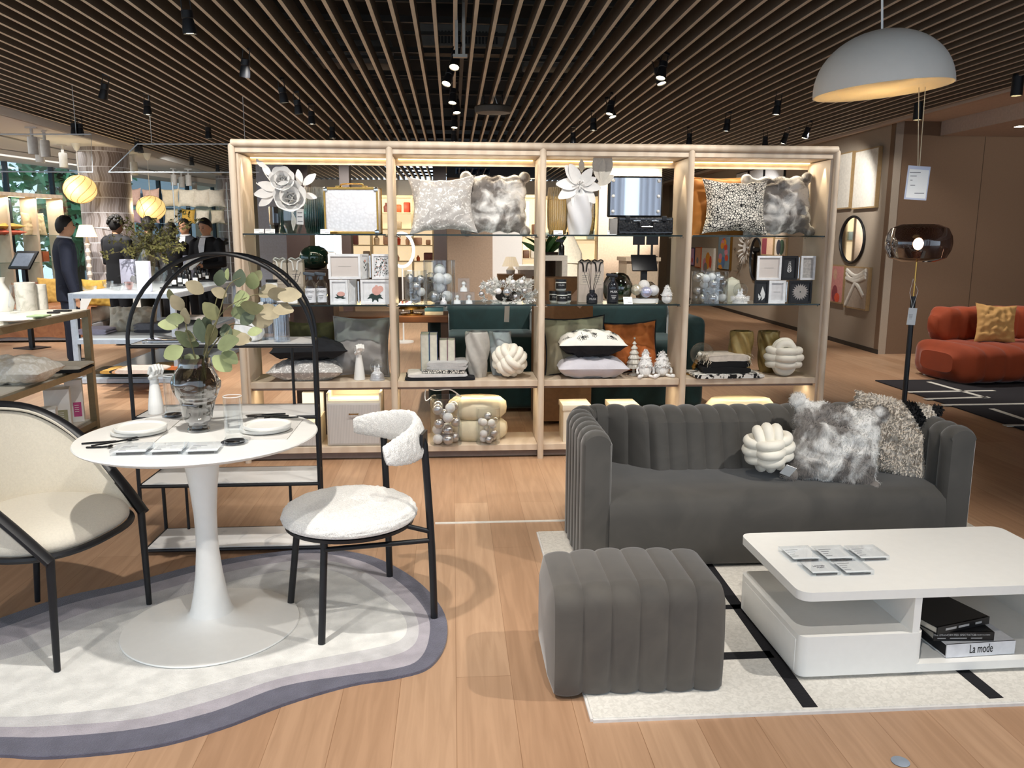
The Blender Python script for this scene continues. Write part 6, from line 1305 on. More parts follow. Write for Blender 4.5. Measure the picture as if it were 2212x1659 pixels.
wallart('pink abstract canvas low on the taupe wall beside the shelf post', 1800, 1828, 572, 655, .04, oakf, M('pink_canvas', 'c98a86', .7), deco=lambda q, w, h, y: (bl(q, 5, -w * .1, h * .25, w * .22, h * .22, y), bl(q, 0, w * .1, h * .15, w * .2, h * .12, y - .001), bl(q, 2, -w * .15, h * .75, w * .15, h * .15, y)))
wallart('abstract flower painting in a gilt frame seen through the fourth bay', 1556, 1582, 508, 583, .05, gold, M('blue_grey_canvas', '7f96a8', .7), deco=lambda q, w, h, y: [bl(q, (0, 3, 1, 0, 1, 3)[k % 6], w * .28 * sin(k * 2.3), h * (.55 + .28 * cos(k * 1.7)), w * .14, h * .09, y - .0005 * k) for k in range(9)] + [bl(q, 4, 0, h * .22, w * .13, h * .16, y - .006), bl(q, 1, -w * .2, h * .08, w * .2, h * .06, y - .001)])
wallart('orange and pink abstract canvas seen through the fourth bay', 1520, 1546, 536, 590, .05, M('white_canvas_edge', 'd8d2c8', .8), M('off_white_canvas', 'ddd6cc', .7), deco=lambda q, w, h, y: (bl(q, 1, w * .05, h * .5, w * .2, h * .34, y), bl(q, 3, -w * .22, h * .32, w * .13, h * .28, y - .001), bl(q, 8, -w * .12, h * .22, w * .15, h * .2, y - .002), bl(q, 0, w * .28, h * .45, w * .1, h * .25, y - .001)))
wallart('small lilac picture with a dark frame seen at the left of the fourth bay', 1496, 1503, 535, 574, .04, M('navy_frame', '2a2744', .5), M('lilac_paper', 'c79ab8', .7), deco=lambda q, w, h, y: bl(q, 0, 0, h * .3, w * .2, h * .14, y))
wallart('small peach picture with an orange frame seen at the left of the fourth bay', 1505, 1517, 534, 578, .04, M('orange_frame', 'b4521e', .5), M('peach_paper', 'dba583', .7), deco=lambda q, w, h, y: bl(q, 8, 0, h * .35, w * .18, h * .16, y))
wallart('picture with a cream and wine red halves, upper right in the fourth bay', 1648, 1674, 512, 552, .03, oakf, M('cream_half', 'd8b89c', .7), deco=lambda q, w, h, y: q.mat(5).box((-w * .22, y, h / 2), (w * .4, .001, h * .86)))
wallart('picture with a green and charcoal arch, upper right in the fourth bay', 1677, 1702, 514, 554, .03, oakf, M('cream_paper', 'cdbfae', .7), deco=lambda q, w, h, y: (bl(q, 6, w * .14, h * .5, w * .24, h * .42, y), bl(q, 7, -w * .12, h * .5, w * .2, h * .42, y - .001)))
wallart('dark framed print high on the wall seen through the fourth bay, left one', 1593, 1618, 372, 420, .03, black, M('white_mat_print', 'd6d7db', .6)); wallart('dark framed print high on the wall seen through the fourth bay, middle one', 1622, 1652, 364, 415, .03, black, M('white_mat_print', 'd6d7db', .6)); wallart('dark framed print high on the wall seen through the fourth bay, right one', 1656, 1697, 357, 410, .03, black, M('white_mat_print', 'd6d7db', .6), deco=lambda q, w, h, y: q.mat(8).box((0, y, h * .3), (w * .5, .001, h * .14)))
p = hm_(1634, 560) + wn * .02; t = T('oval_mirror', 'tall oval dark framed mirror seen through the fourth bay', 'mirror', p, rz=wrz + pi); MB().tube([(.32 * cos(k), 0, .40 * sin(k)) for k in [2 * pi * i / 40 for i in range(40)]], .02, 8, closed=True).build('frame', black, t); MB().add([(.32 * cos(2 * pi * k / 40), .005, .40 * sin(2 * pi * k / 40)) for k in range(40)], [tuple(range(40))]).build('mirror_glass', mirror_m, t, smooth=False)
p = hm_(1613, 535) + wn * .03; t = T('feather_wreath', 'white feather wall wreath seen through the fourth bay', 'wreath', p, rz=wrz + pi); mb = MB()
for k in range(60): a = k * .42; mb.leaf((.14 * cos(a), 0, .17 * sin(a)), (cos(a) * .9, -.4 - .3 * (k % 2), sin(a) * .9), (0, -1, 0), .16, .035, 3, .3)
mb.build('feathers', petal, t, recalc=False); mb = MB()
for k in range(20): mb.leaf((0, 0, 0), (cos(k), -.3, sin(k)), (0, -1, 0), .12, .03, 2)
mb.build('centre', petal, t, recalc=False)
p = hm_(1596, 575) + wn * .03; t = T('starburst_garland', 'silver starburst garland hanging on the wall seen through the fourth bay', 'garland', p, rz=wrz + pi); mb = MB(); R = random.Random(1)
for (x, z, s_) in ((-.2, .35, .5), (.0, .2, .6), (.1, -.1, 1.1), (.02, -.35, 1.2), (.15, .02, .6)):
    for k in range(26): d_ = Vector((R.gauss(0, 1), -abs(R.gauss(0, .4)), R.gauss(0, 1))).normalized(); mb.leaf((x, 0, z), d_, d_.orthogonal(), .11 * s_, .012, 2)
mb.build('starbursts', chrome, t, recalc=False)
# ================================================================= things on the dining table
TT = .012 + .768 + .0004
def tt(px, py): p = at(px, py, TT); return p
pm_ = pattern('speckled_placemat', 'vor', '7f7c78', 'd3d0cb', 60, .06, .14, .6)
for (c4, lb) in ((((232, 955), (318, 905), (392, 906), (334, 956)), 'left speckled white placemat on the dining table'), (((522, 950), (560, 900), (655, 906), (620, 950)), 'right speckled white placemat on the dining table')):
    q = [tt(*c_) for c_ in c4]; c0 = sum(q, Vector()) / 4; rootmb(MB().prism([(v.x - c0.x, v.y - c0.y) for v in q], 0, .003), 'placemat', pm_, lb, 'placemat', c0, smooth=False)
plm = M('matte_white_stoneware', 'e3e1db', .5, var=.015)
def plate(label, px, py, z, r, grp=None): 
    p = at(px, py, z); rootmb(MB().lathe([(0, 0), (r * .8, 0), (r * .98, .004), (r, .011), (r * .985, .016), (r * .93, .016), (r * .86, .009), (0, .008)], 48, fn=lambda q, zz, a: q * (1 + .012 * sin(3 * a + 1))), 'dinner_plate', plm, label, 'plate', (p.x, p.y, z))
zz0 = TT + .0033
plate('lower white plate of the left place setting', 300, 934, zz0, .098); plate('upper white plate of the left place setting, smaller', 304, 928, zz0 + .0165, .092)
plate('lower white plate of the right place setting', 573, 929, zz0, .094); plate('upper white plate of the right place setting, smaller', 577, 923, zz0 + .0165, .088)
cut = M('black_cutlery', '18181b', .3, .5)
def cutlery(kind, label, a, b, z):
    A, B = at(*a, z), at(*b, z); d = B - A; L_ = d.length; t = T(kind, label, kind, A, rz=atan2(d.y, d.x))
    MB().box((L_ * .3, 0, .003), (L_ * .6, .010, .005), bev=.002).build('handle', cut, t)
    if kind == 'knife': MB().prism([(L_ * .6, -.005), (L_ * .97, -.008), (L_, -.002), (L_ * .97, .004), (L_ * .6, .005)], .002, .004).build('blade', cut, t, smooth=False)
    elif kind == 'spoon': MB().tube([(L_ * .6, 0, .003), (L_ * .82, 0, .004)], .003, 8).sph((L_ * .9, 0, .006), (L_ * .1, .017, .004), 16, 8).build('bowl', cut, t)
    else:
        q = MB().tube([(L_ * .6, 0, .003), (L_ * .78, 0, .004)], .003, 8).box((L_ * .81, 0, .005), (L_ * .06, .022, .003))
        for k in range(4): q.box((L_ * .92, -.009 + .006 * k, .006), (L_ * .17, .003, .0025))
        q.build('tines', cut, t, smooth=False)
zc2 = TT + .004
cutlery('knife', 'black table knife of the left setting, rearmost', (176, 960), (300, 951), zc2 - .003 + .0); cutlery('fork', 'black fork of the left setting, middle', (197, 965), (298, 948), zc2 + .003); cutlery('spoon', 'black spoon of the left setting, nearest the card blocks', (186, 968), (244, 967), TT + .001)
cutlery('knife', 'black table knife behind the right plates, rearmost', (617, 895), (530, 899), TT + .001); cutlery('fork', 'black fork behind the right plates, middle', (624, 899), (535, 903), TT + .001); cutlery('spoon', 'black spoon behind the right plates, nearest the plates', (645, 902), (570, 906), zc2)
coa = glass('smoked_coaster_glass', (.35, .35, .36), .3)
def tumbler(label, px, py, yt, r):
    p = tt(px, py); rootmb(MB().lathe([(0, 0), (r * 1.45, 0), (r * 1.45, .006), (0, .006)], 40), 'glass_coaster', coa, 'smoked glass coaster under the ' + label, 'coaster', (p.x, p.y, TT))
    h = ay(px, yt, p.y).z - TT - .006; t = T('drinking_glass', 'tall clear ' + label, 'glass', (p.x, p.y, TT + .0065))
    MB().lathe([(0, 0), (r * 1.12, 0), (r * 1.15, .006), (r * .92, .018), (r * .96, .03), (r, h * .25), (r * 1.0, h), (r * .95, h), (r * .93, h * .28), (r * .85, .035), (0, .03)], 40).build('tumbler', clear, t)
    MB().tube([(r * .975 * cos(a), r * .975 * sin(a), h) for a in [2 * pi * i / 32 for i in range(32)]], .0012, 5, closed=True).build('rim', M('glass_rim_white', 'e8eaea', .2), t)
    MB().lathe([(0, .0005), (r * 1.13, .0005), (r * 1.13, .004), (0, .004)], 32).build('thick_foot', glass('glass_foot', (.55, .57, .6), .4), t)
tumbler('drinking glass standing at the front by the right placemat', 507, 957, 856, .0325); tumbler('drinking glass standing behind the smoked head vase', 375, 899, 811, .031)
cp = tt(338, 893); hh = ay(335, 785, cp.y).z - TT; hand_sculpt('white ceramic hand sculpture at the back edge of the dining table', (cp.x, cp.y, TT), hh, rad(-40))
for i, (px, lb) in enumerate(((287, 'left'), (363, 'middle'), (439, 'right'))):
    p = tt(px, 976 - i * 1); card_block('clear acrylic card block on the front of the dining table, %s of three' % lb, (p.x, p.y, TT), rad(4), 'acrylic blocks on the dining table', w=.119, d=.10, h=.02)
# smoked head shaped vase with eucalyptus
vp = tt(430, 931); hv = ay(430, 772, vp.y).z - TT; t = T('head_vase', 'smoked grey glass vase shaped like a classical head holding eucalyptus', 'vase', (vp.x, vp.y, TT + .0005)); s_ = hv / .27
def headr(r, z, a):       # relief: brow, nose, cheeks, curls above
    f_ = cos(a - rad(-62)); zz = z / s_; q = r
    if .055 < zz < .16 and f_ > .3: q *= 1 + .10 * max(0, f_ - .55) * 2 * (1 if .085 < zz < .125 else .35) + (.22 * max(0, 1 - abs(a - rad(-62) + (2 * pi if a > pi * .9 else 0)) * 5) if .085 < zz < .118 else 0)
    if abs(zz - .128) < .012 and f_ > .5: q *= 1.05
    if abs(zz - .118) < .01 and .4 < f_ < .93: q *= .93
    n_ = NZ.noise(Vector((cos(a) * 2.2, sin(a) * 2.2, zz * 22)))
    if zz > .135: q *= 1 + .11 * n_ * min(1, (zz - .135) * 30) * min(1, max(0, (.255 - zz) * 25))
    else: q *= 1 + .06 * n_ * min(1, zz * 30)
    return q
pf = [(.0, 0), (.038, 0), (.040, .008), (.036, .016), (.034, .028), (.046, .042), (.052, .055), (.055, .075), (.058, .095), (.060, .112), (.066, .125), (.075, .14), (.083, .16), (.085, .18), (.080, .20), (.068, .22), (.058, .235), (.055, .25), (.057, .27)]
PF = []
for i in range(len(pf) - 1):
    for j in range(3): PF.append(tuple(pf[i][k] + (pf[i + 1][k] - pf[i][k]) * j / 3 for k in (0, 1)))
PF.append(pf[-1]); PF = [(a_ * s_, b_ * s_) for a_, b_ in PF]
mb = MB(); mb.shell(PF, 90, fn=headr).shell([(max(0, a_ - .004), b_ + (.02 if k < 6 else .0)) for k, (a_, b_) in enumerate(PF)], 60); mb.build('glass_head', glass('smoked_head_glass', (.50, .48, .45), .20), t, ang=60)
MB().lathe([(0, .001), (.036 * s_, .001), (.036 * s_, .014), (0, .014)], 32).build('thick_base', glass('dark_glass_base', (.12, .12, .12), .3), t)
eu = T('eucalyptus_branch', 'eucalyptus branches with round grey green leaves in the smoked head vase', 'branches', (vp.x, vp.y, TT + .03)); eb = Vector((vp.x, vp.y, TT + .03)); V_ = lambda px, py, dy=0: ay(px, py, vp.y + dy) - eb
lv = [M('eucalyptus_green', '727a56', .6, var=.15, scale=20), M('eucalyptus_olive', '86855f', .6, var=.15, scale=20), M('eucalyptus_beige', 'a09478', .65, var=.12, scale=20), M('eucalyptus_dark', '555f4a', .6, var=.12, scale=20), M('eucalyptus_light', '9aa272', .6, var=.1, scale=20)]
paths = [[(430, 900), (440, 780), (470, 690), (492, 620), (520, 600)], [(430, 900), (447, 790), (450, 730), (485, 670), (540, 640), (580, 635), (615, 640)], [(430, 900), (425, 790), (405, 720), (400, 690), (392, 660)], [(430, 900), (444, 780), (470, 735), (500, 702), (545, 705)], [(430, 900), (436, 790), (455, 700), (470, 640), (480, 620)]]
mb = MB()
for i, pth in enumerate(paths): mb.tube(spline([V_(*q, dy=-.03 * (k > 1) + .02 * i * (k > 0)) for k, q in enumerate(pth)], 5), [.0035 - .0001 * k for k in range(len(pth) * 5 - 4)], 6)
mb.build('stem', M('eucalyptus_stem', '6f6a4a', .7), eu)
R = random.Random(12)
LV = [(472, 618, 32, .3, 1.0, 3), (490, 640, 30, -.8, .5, 2), (515, 620, 34, .2, 1, 3), (440, 632, 36, -.8, .6, 2), (505, 650, 44, .6, .2, 4), (520, 660, 46, .9, -.1, 1), (545, 625, 36, .2, .9, 4), (560, 640, 38, .8, .5, 2), (580, 640, 40, 1, .3, 2), (600, 640, 44, 1, .1, 2), (560, 665, 42, .8, -.3, 2), (590, 668, 40, 1, 0, 2), (540, 690, 42, .9, -.1, 2), (500, 680, 40, .6, .2, 0), (470, 690, 40, -.4, .7, 1), (485, 700, 34, .3, -.9, 3), (395, 670, 34, -.4, .8, 2), (380, 655, 30, -.3, .9, 1), (398, 690, 32, -.9, .1, 0), (405, 700, 34, .0, 1, 2), (385, 705, 36, -.9, .2, 4), (400, 715, 30, .6, -.5, 1), (430, 745, 50, -.9, .45, 0), (440, 740, 46, -.2, 1, 3), (455, 745, 48, .2, .8, 1), (470, 750, 46, .7, .3, 0), (480, 735, 42, .9, .25, 1), (500, 735, 40, 1, .1, 2), (460, 770, 42, .6, -.5, 4), (430, 770, 40, -.8, -.4, 0), (395, 750, 40, -.9, -.5, 4), (420, 785, 38, -.6, -.8, 2), (480, 760, 36, .9, -.6, 4), (445, 720, 32, .1, 1, 3), (535, 720, 28, .8, .2, 4), (520, 700, 34, .6, .5, 3), (492, 605, 22, 0, 1, 4), (548, 610, 26, .5, .8, 1)]
for k, (px, py, L, dx, dz, m_) in enumerate(LV):
    L_ = L * .00178; d = Vector((dx, -.25 + R.uniform(-.3, .3), dz)); MB().leaf(V_(px, py, R.uniform(-.06, .05)), d, (R.uniform(-.9, .9), -1, R.uniform(-.6, .9)), L_ * 1.1, L_ * .82, 6, .12).build('leaf', lv[m_], eu, recalc=False)
# ================================================================= things on the arched rack
ZR = 1.012 + .0098
c, w, h = fit(594, 625, 655, 3.90, ZR); rg = glass('ribbed_clear_glass', (.80, .83, .86), .28, .05)
def tallv(label, px0, px1, yt, Y):
    c, w, h = fit(px0, px1, yt, Y, ZR); r = w / 2; t = T('ribbed_cylinder_vase', label, 'vase', (c, Y, ZR + .0005)); f_ = lambda q, z, a: q * (1 + .02 * cos(24 * a))
    MB().lathe([(0, 0), (r, 0), (r, .02), (r * .97, .03), (r * .98, h), (r * .93, h), (r * .92, .03), (0, .025)], 96, fn=f_).build('body', rg, t); MB().tube([(r * .96 * cos(a), r * .96 * sin(a), h) for a in [2 * pi * i / 36 for i in range(36)]], .0015, 5, closed=True).build('gold_rim', gold, t)
tallv('front clear ribbed cylinder vase with gold rim on the arched rack', 588, 623, 656, 3.885); tallv('taller rear clear ribbed cylinder vase with gold rim on the arched rack', 561, 597, 621, 3.99)
c, w, h = fit(502, 568, 668, 3.90, ZR); t = T('sculptural_bowl', 'white crumpled sculptural vase on the arched rack behind the eucalyptus', 'vase', (c, 3.91, ZR + .0005)); r = w / 2
o_ = [(r * .55, 0), (r * .85, .01), (r, h * .25), (r * .98, h * .5), (r * .88, h * .75), (r * .95, h)]; i_ = [(a_ * .85, max(.012, z * .99)) for a_, z in o_[::-1]]
def crum(q, z, a): n_ = NZ.noise(Vector((cos(a) * 1.6, sin(a) * 1.6, z * 18))) + .5 * NZ.noise(Vector((cos(a) * 4, sin(a) * 4, z * 40))); return q * (1 + .16 * n_)
PO = []
for i in range(len(o_) - 1):
    for j in range(5): PO.append(tuple(o_[i][k] + (o_[i + 1][k] - o_[i][k]) * j / 5 for k in (0, 1)))
MB().shell(PO + [o_[-1]] + i_, 60, fn=crum, sy=.8).xf(lambda v: Vector((v.x, v.y, v.z + (.025 * sin(3 * atan2(v.y, v.x)) + .02 * v.x / r) * max(0, v.z / h - .6) * 2))).build('body', M('white_porcelain', 'ecebe8', .35, var=.01), t, ang=80)
a, b = at(312, 741, ZR), at(470, 738, ZR); rootmb(MB().box((0, 0, .007), (b.x - a.x, .13, .013), bev=.001), 'acrylic_sign_slab', glass('acrylic_slab', (.9, .92, .95), .3), 'long clear acrylic sign slab lying on the top shelf of the arched rack', 'sign block', ((a.x + b.x) / 2, 3.885, ZR + .0005))
# ================================================================= left part of the shop: display tables
def rack_table(label, x0, x1, y0, y1, zs, mframe, mtop, name, leg=.05):
    t = T(name, label, 'display table', ((x0 + x1) / 2, (y0 + y1) / 2, 0)); w, d = x1 - x0, y1 - y0
    for sx in (-1, 1):
        for sy in (-1, 1): MB().box((sx * (w / 2 - leg / 2), sy * (d / 2 - leg / 2), zs[0] / 2), (leg, leg, zs[0])).build('leg', mframe, t, smooth=False)
    for i, z in enumerate(zs):
        q = MB()
        for sx in (-1, 1): q.box((sx * (w / 2 - leg / 2), 0, z - .03), (leg * .9, d - leg, .045))
        for sy in (-1, 1): q.box((0, sy * (d / 2 - leg / 2), z - .03), (w - leg, leg * .9, .045))
        q.build('rail', mframe, t, smooth=False); MB().box((0, 0, z - .004), (w - .01 if i == 0 else w - leg * 2.1, d - .01 if i == 0 else d - leg * 2.1, .012)).build('tabletop' if i == 0 else 'shelf', mtop, t, smooth=False)
    return t
c0 = at(205, 925); zt_, zm_, zl_ = (ay(203, y, c0.y).z for y in (669, 789, 905)); LX, LY = c0.x, c0.y
rack_table('bronze edged display table with three white tiers at the left edge of the photo', LX - .75, LX + .03, 4.75, LY + .03, (zt_, zm_, zl_), M('champagne_metal', '8a8068', .35, .6), M('pale_shelf_board', 'dcd8cc', .4, var=.01), 'tiered_display_table')
b0 = at(175, 830); bx0 = b0.x - .05; bx1 = ay(376, 637, b0.y).x; bz = [ay(165, y, b0.y).z for y in (634, 733)] + [.06]; BY = b0.y
rack_table('blue grey metal display table with three tiers in the middle left', bx0, bx1, BY, BY + 2.5, bz, M('blue_grey_metal', 'aab6c4', .35, .3), M('pale_glass_top', 'cfd6da', .2, var=.01), 'blue_display_table')
LT = zt_ + .0025; LM = zm_ + .0025; LL = zl_ + .0025
def onl(px, py, z): return at(px, py, z)
def simple(name, label, cat, px0, px1, yt, yb, z, fn, mats, group=None, rz=0, **kw):     # thing standing at pixel base (mid, yb) on height z
    p = at((px0 + px1) / 2, yb, z); Y = p.y; w = ay(px1, yb, Y).x - ay(px0, yb, Y).x; h = max(.004, ay((px0 + px1) / 2, yt, Y).z - z); mb = MB(); fn(mb, w, h); return rootmb(mb, name, mats, label, cat, (p.x, p.y + w * .0, z + .0005), rz, group, **kw)
marb = pattern('speckled_stone', 'noise', 'c9c6bd', 'a9a89c', 16, .5, .7, .6, dist=1)
blk = lambda mb, w, h: mb.lathe([(0, 0), (w / 2, 0), (w / 2, h - .004), (w / 2 - .004, h), (0, h)], 32)
simple('stone_cylinder', 'tall speckled stone cylinder on the left display table', 'ornament', 38, 80, 610, 670, LT, blk, marb); simple('stone_cylinder', 'narrow speckled stone cylinder behind the green coasters', 'ornament', 80, 104, 614, 668, LT, blk, marb)
vs = lambda mb, w, h: mb.lathe([(0, 0), (w * .42, 0), (w * .5, h * .25), (w * .36, h * .6), (w * .22, h * .85), (w * .26, h), (w * .2, h), (0, h * .9)], 32)
simple('white_vase', 'cream bulbous vase cut by the left edge on the display table', 'vase', -30, 31, 600, 672, LT, vs, plm); simple('glass_vase', 'clear glass vase behind the speckled stone cylinder', 'vase', 20, 45, 615, 676, LT, vs, clear)
for k in range(3): simple('plate', 'cream plate %s in the pile at the left edge of the display table' % ('lowest', 'second', 'topmost')[k], 'plate', 0, 68, 685, 694, LT + .012 * k, lambda mb, w, h: mb.lathe([(0, 0), (w * .3, 0), (w / 2, .012), (w * .48, .014), (0, .007)], 36), plm)
for k in range(4): simple('coaster', 'green square coaster %s of the pile on the left display table' % ('lowest', 'second', 'third', 'topmost')[k], 'coaster', 66, 103, 680, 684, LT + .0105 * k, lambda mb, w, h: mb.box((0, 0, .005), (w, w, .0095), bev=.002), M('sage_coaster', '9db389', .6))
for i, (x0, x1, y) in enumerate(((104, 128, 677), (119, 152, 673))): simple('black_dish', ('left', 'right')[i] + ' small black dish beside the green coasters', 'dish', x0, x1, y - 4, y, LT, lambda mb, w, h: mb.box((0, 0, .006), (w, w * .6, .012), bev=.004), M('black_dish', '1b1b1d', .4))
q = at(20, 832, LM); flat('white patterned cushion lying on the middle tier of the left display table', pattern('cream_foil_cotton', 'noise', 'dedad0', 'efede8', 18, .5, .58, .6, dist=2), .50, .42, .20, (q.x, q.y + .1, LM), seed=61, pinch=.06)
q = at(135, 800, LM); folded('folded black and white fringed textile on the middle tier of the left display table', [bkc, M('white_stripe_cloth', 'd8d4c8', .8)], .36, .30, .05, (q.x, q.y, LM), .1, 62, 2)
def wbox(label, px0, px1, yt, yb, lab, d=1):
    p = at((px0 + px1) / 2, yb, LL); Y = p.y; w = ay(px1, yb, Y).x - ay(px0, yb, Y).x; h = ay(px0, yt, Y).z - LL; t = T('product_box', label, 'box', (p.x, Y + w * .4, LL + .0005), rz=rad(20)); MB().box((0, 0, h / 2), (w * .9, w * .8 * d, h), bev=.002).build('carton', paper, t, smooth=False)
    if lab:
        MB().box((w * .14, -w * .4 * d - .001, h * .30), (w * .42, .001, h * .34)).build('label', lab, t, smooth=False)
        for k in range(4): MB().box((w * .10, -w * .4 * d - .0018, h * (.40 - .05 * k)), (w * .22, .0006, h * .014)).build('print_line', paper, t, smooth=False)
wbox('tall white candle box with pink label on the lowest tier at left', 140, 178, 822, 912, M('pink_label', 'c2508a', .5)); wbox('white candle box with sage label on the lowest tier at left', 92, 148, 843, 926, M('sage_label', 'a3a283', .5)); wbox('low white box with a bowl picture on the lowest tier at left', 52, 116, 888, 945, M('taupe_label', 'a08c7c', .5)); wbox('wide white box at the back of the lowest tier at left', 96, 150, 838, 905, None)
# ---- blue table
B1 = bz[0] + .0025; B2_ = bz[1] + .0025; B3 = bz[2] + .0025
vp2 = at(331, 612, B1); t = T('glass_vase', 'large angular clear glass vase holding the tall twiggy branches', 'vase', (vp2.x, vp2.y, B1 + .0005)); vw = ay(362, 612, vp2.y).x - ay(300, 612, vp2.y).x; vh = ay(331, 537, vp2.y).z - B1
MB().shell([(vw * .36, 0), (vw * .5, vh * .25), (vw * .5, vh * .62), (vw * .27, vh), (vw * .25, vh), (vw * .48, vh * .60), (vw * .47, vh * .26), (vw * .33, .01)], 32).build('body', clear, t)
t = T('twiggy_branches', 'tall wild green branches spreading from the angular glass vase', 'branches', (vp2.x, vp2.y, B1 + .02)); tb = Vector((vp2.x, vp2.y, B1 + .02)); R = random.Random(21); mb = MB(); lf = MB()
for k in range(30):
    px = 331 + R.gauss(0, 48); py = R.uniform(470, 575) - (abs(px - 331) < 60) * R.uniform(0, 20); e = ay(max(205, min(425, px)), py, vp2.y + R.uniform(-.35, .35)) - tb; m_ = e * .5 + Vector((R.gauss(0, .05), R.gauss(0, .05), .06)); sp = spline([(0, 0, .0), (R.gauss(0, .02), R.gauss(0, .02), vh * .95), m_ + Vector((0, 0, vh * .35)), e], 5); mb.tube(sp, [.005 - .0002 * i for i in range(len(sp))], 5)
    for i in range(9):
        b = sp[-1 - i % 8]; d = Vector((R.gauss(0, 1), R.gauss(0, 1), R.gauss(.2, .8))).normalized(); e2 = b + d * R.uniform(.05, .16); mb.tube([b, e2], [.002, .001], 4)
        for j in range(5): lf.leaf(b.lerp(e2, R.random()), (R.gauss(0, 1), R.gauss(0, 1), R.gauss(0, 1)), (R.gauss(0, 1), -1, .3), R.uniform(.025, .05), R.uniform(.016, .028), 2)
for (px, py) in ((203, 492), (248, 478), (300, 428), (393, 470), (230, 470)): sp = spline([(0, 0, vh * .9), (ay((px + 331) / 2, (py + 520) / 2, vp2.y) - tb), ay(px, py, vp2.y) - tb], 6); mb.tube(sp, .003, 5)
mb.build('twig', M('olive_twig', '5a4f36', .8), t); lf.build('foliage', M('olive_foliage', '6d6a3a', .7, var=.3, scale=6), t, recalc=False)
bx = lambda mb, w, h: mb.box((0, 0, h / 2), (w, w * .6, h), bev=.003)
lil = M('lilac_white_box', 'c9cbe0', .5); simple('tall_box', 'left tall white box standing on the blue display table', 'box', 265, 295, 560, 612, B1, bx, lil); simple('tall_box', 'right tall white box standing at the front of the blue display table', 'box', 300, 327, 564, 630, B1, bx, lil); simple('tall_box', 'tall white box behind the black bottles', 'box', 400, 424, 552, 604, B1, bx, lil)
simple('grey_stone', 'grey rounded stone ornament between the two tall white boxes', 'ornament', 280, 302, 575, 612, B1, vs, M('grey_stone', '8e8f92', .8))
gp = glass('pink_glass', (.88, .66, .60), .25); bowl = lambda mb, w, h: mb.shell([(w * .2, 0), (w * .45, h * .5), (w * .5, h), (w * .46, h), (w * .4, h * .5), (w * .15, .006)], 28)
for (x0, x1, yt, yb, m_, lb) in ((178, 210, 618, 632, clear, 'clear glass bowl at the front left of the blue display table'), (222, 246, 607, 625, clear, 'crinkled clear bowl behind the front left bowl'), (243, 270, 613, 628, clear, 'round clear bowl in the middle of the blue display table front'), (270, 290, 609, 626, gp, 'small pink glass bowl beside the tall white boxes')): simple('glass_bowl', lb, 'bowl', x0, x1, yt, yb, B1, bowl, m_)
bp = None; bb = M('black_bottle', '111214', .25, coat=.4)
for i, (px, yb, s_) in enumerate(((378, 621, 1), (390, 616, 1.05), (398, 612, 1), (408, 608, 1.05), (403, 620, 1.1), (424, 616, 1.05), (432, 606, 1), (443, 604, 1.1), (417, 604, .9), (449, 607, .8))):
    p = at(px, yb, B1)
    if bp is None:
        bp = T('black_bottle', 'x', 'bottle', p); MB().lathe([(0, 0), (.034, 0), (.036, .006), (.036, .10), (.028, .125), (.013, .135), (.013, .155), (0, .155)], 20).build('body', bb, bp); MB().lathe([(.015, .155), (.018, .16), (.018, .185), (0, .185)], 14).build('stopper', bb, bp); MB().grid(lambda u, v: Vector((.0368 * sin((v - .5) * 1.6), -.0368 * cos((v - .5) * 1.6), .025 + .05 * u)), 1, 8).build('label', paper, bp); o = bp
    else: o = dup(bp)
    o.location = (p.x, p.y, B1 + .0125); o.scale = (s_,) * 3; tag(o, 'black glass bottle with white label in the group on the blue display table', 'bottle', 'black bottles on the blue display table')
for (x0, x1, y, lb) in ((352, 402, 622, 'front black tray under the bottles'), (402, 464, 608, 'rear black tray under the bottles')):
    a, b = at(x0, y, B1), at(x1, y, B1); rootmb(MB().box((0, .05, .006), (b.x - a.x, .30, .012), bev=.002), 'black_tray', M('black_tray', '1a1c20', .4), lb + ' on the blue display table', 'tray', ((a.x + b.x) / 2, a.y, B1))
fold_ = lambda lb, px, yb, z, w, t_, mats, n, sd, rz=0: folded(lb, mats, w, .34, t_, (at(px, yb, z).x, at(px, yb, z).y + .12, z), rz, sd, n)
crl = M('cream_fleece', 'c9c2b0', .95, bump=1, bscale=30, sheen=.3); lav = M('lavender_throw', 'a9a6ba', .9); gry = M('charcoal_throw', '4a4b52', .9); gr2 = M('slate_throw', '77787f', .9)
fold_('lavender folded throw at the left of the blue table middle tier', 203, 722, B2_, .30, .06, [lav], 2, 71); q = at(258, 718, B2_)
cushion('cream fleece blanket heaped on the blue table middle tier', crl, .52, .30, .26, (q.x + .1, q.y + .16, B2_ + .13), (rad(-20), 0, .1), .05, seed=72, wr=.03, name='fleece_blanket')['category'] = 'blanket'
fold_('charcoal folded throws at the front of the blue table middle tier', 331, 718, B2_, .38, .10, [gry, gr2, gr2], 3, 73)
for k in range(3): fold_('%s beige striped folded towel farther back on the blue table middle tier' % ('lowest', 'middle', 'topmost')[k], 412, 690, B2_ + .035 * k, .40, .032, [M('beige_towel' + str(k), ('8d8482', 'b9aea4', 'd8d0c8')[k], .9)], 1, 74 + k)
for k, (lb, px, yb, w, cc) in enumerate((('olive folded throw lowest on the blue table bottom tier', 255, 806, .56, '57492a'), ('dark brown folded throw on the blue table bottom tier', 258, 806, .54, '3d3324'), ('mustard folded throw on the blue table bottom tier', 268, 806, .44, 'b08a45'), ('black folded throw on the blue table bottom tier', 285, 806, .40, '17171a'), ('peach folded throw on the blue table bottom tier', 285, 806, .34, 'c99a72'), ('striped pale folded throw topmost on the blue table bottom tier', 300, 806, .40, 'cdbfb6'))): fold_(lb, px, yb, B3 + .036 * k, w, .034, [M('throw_' + cc, cc, .9)], 1, 80 + k)
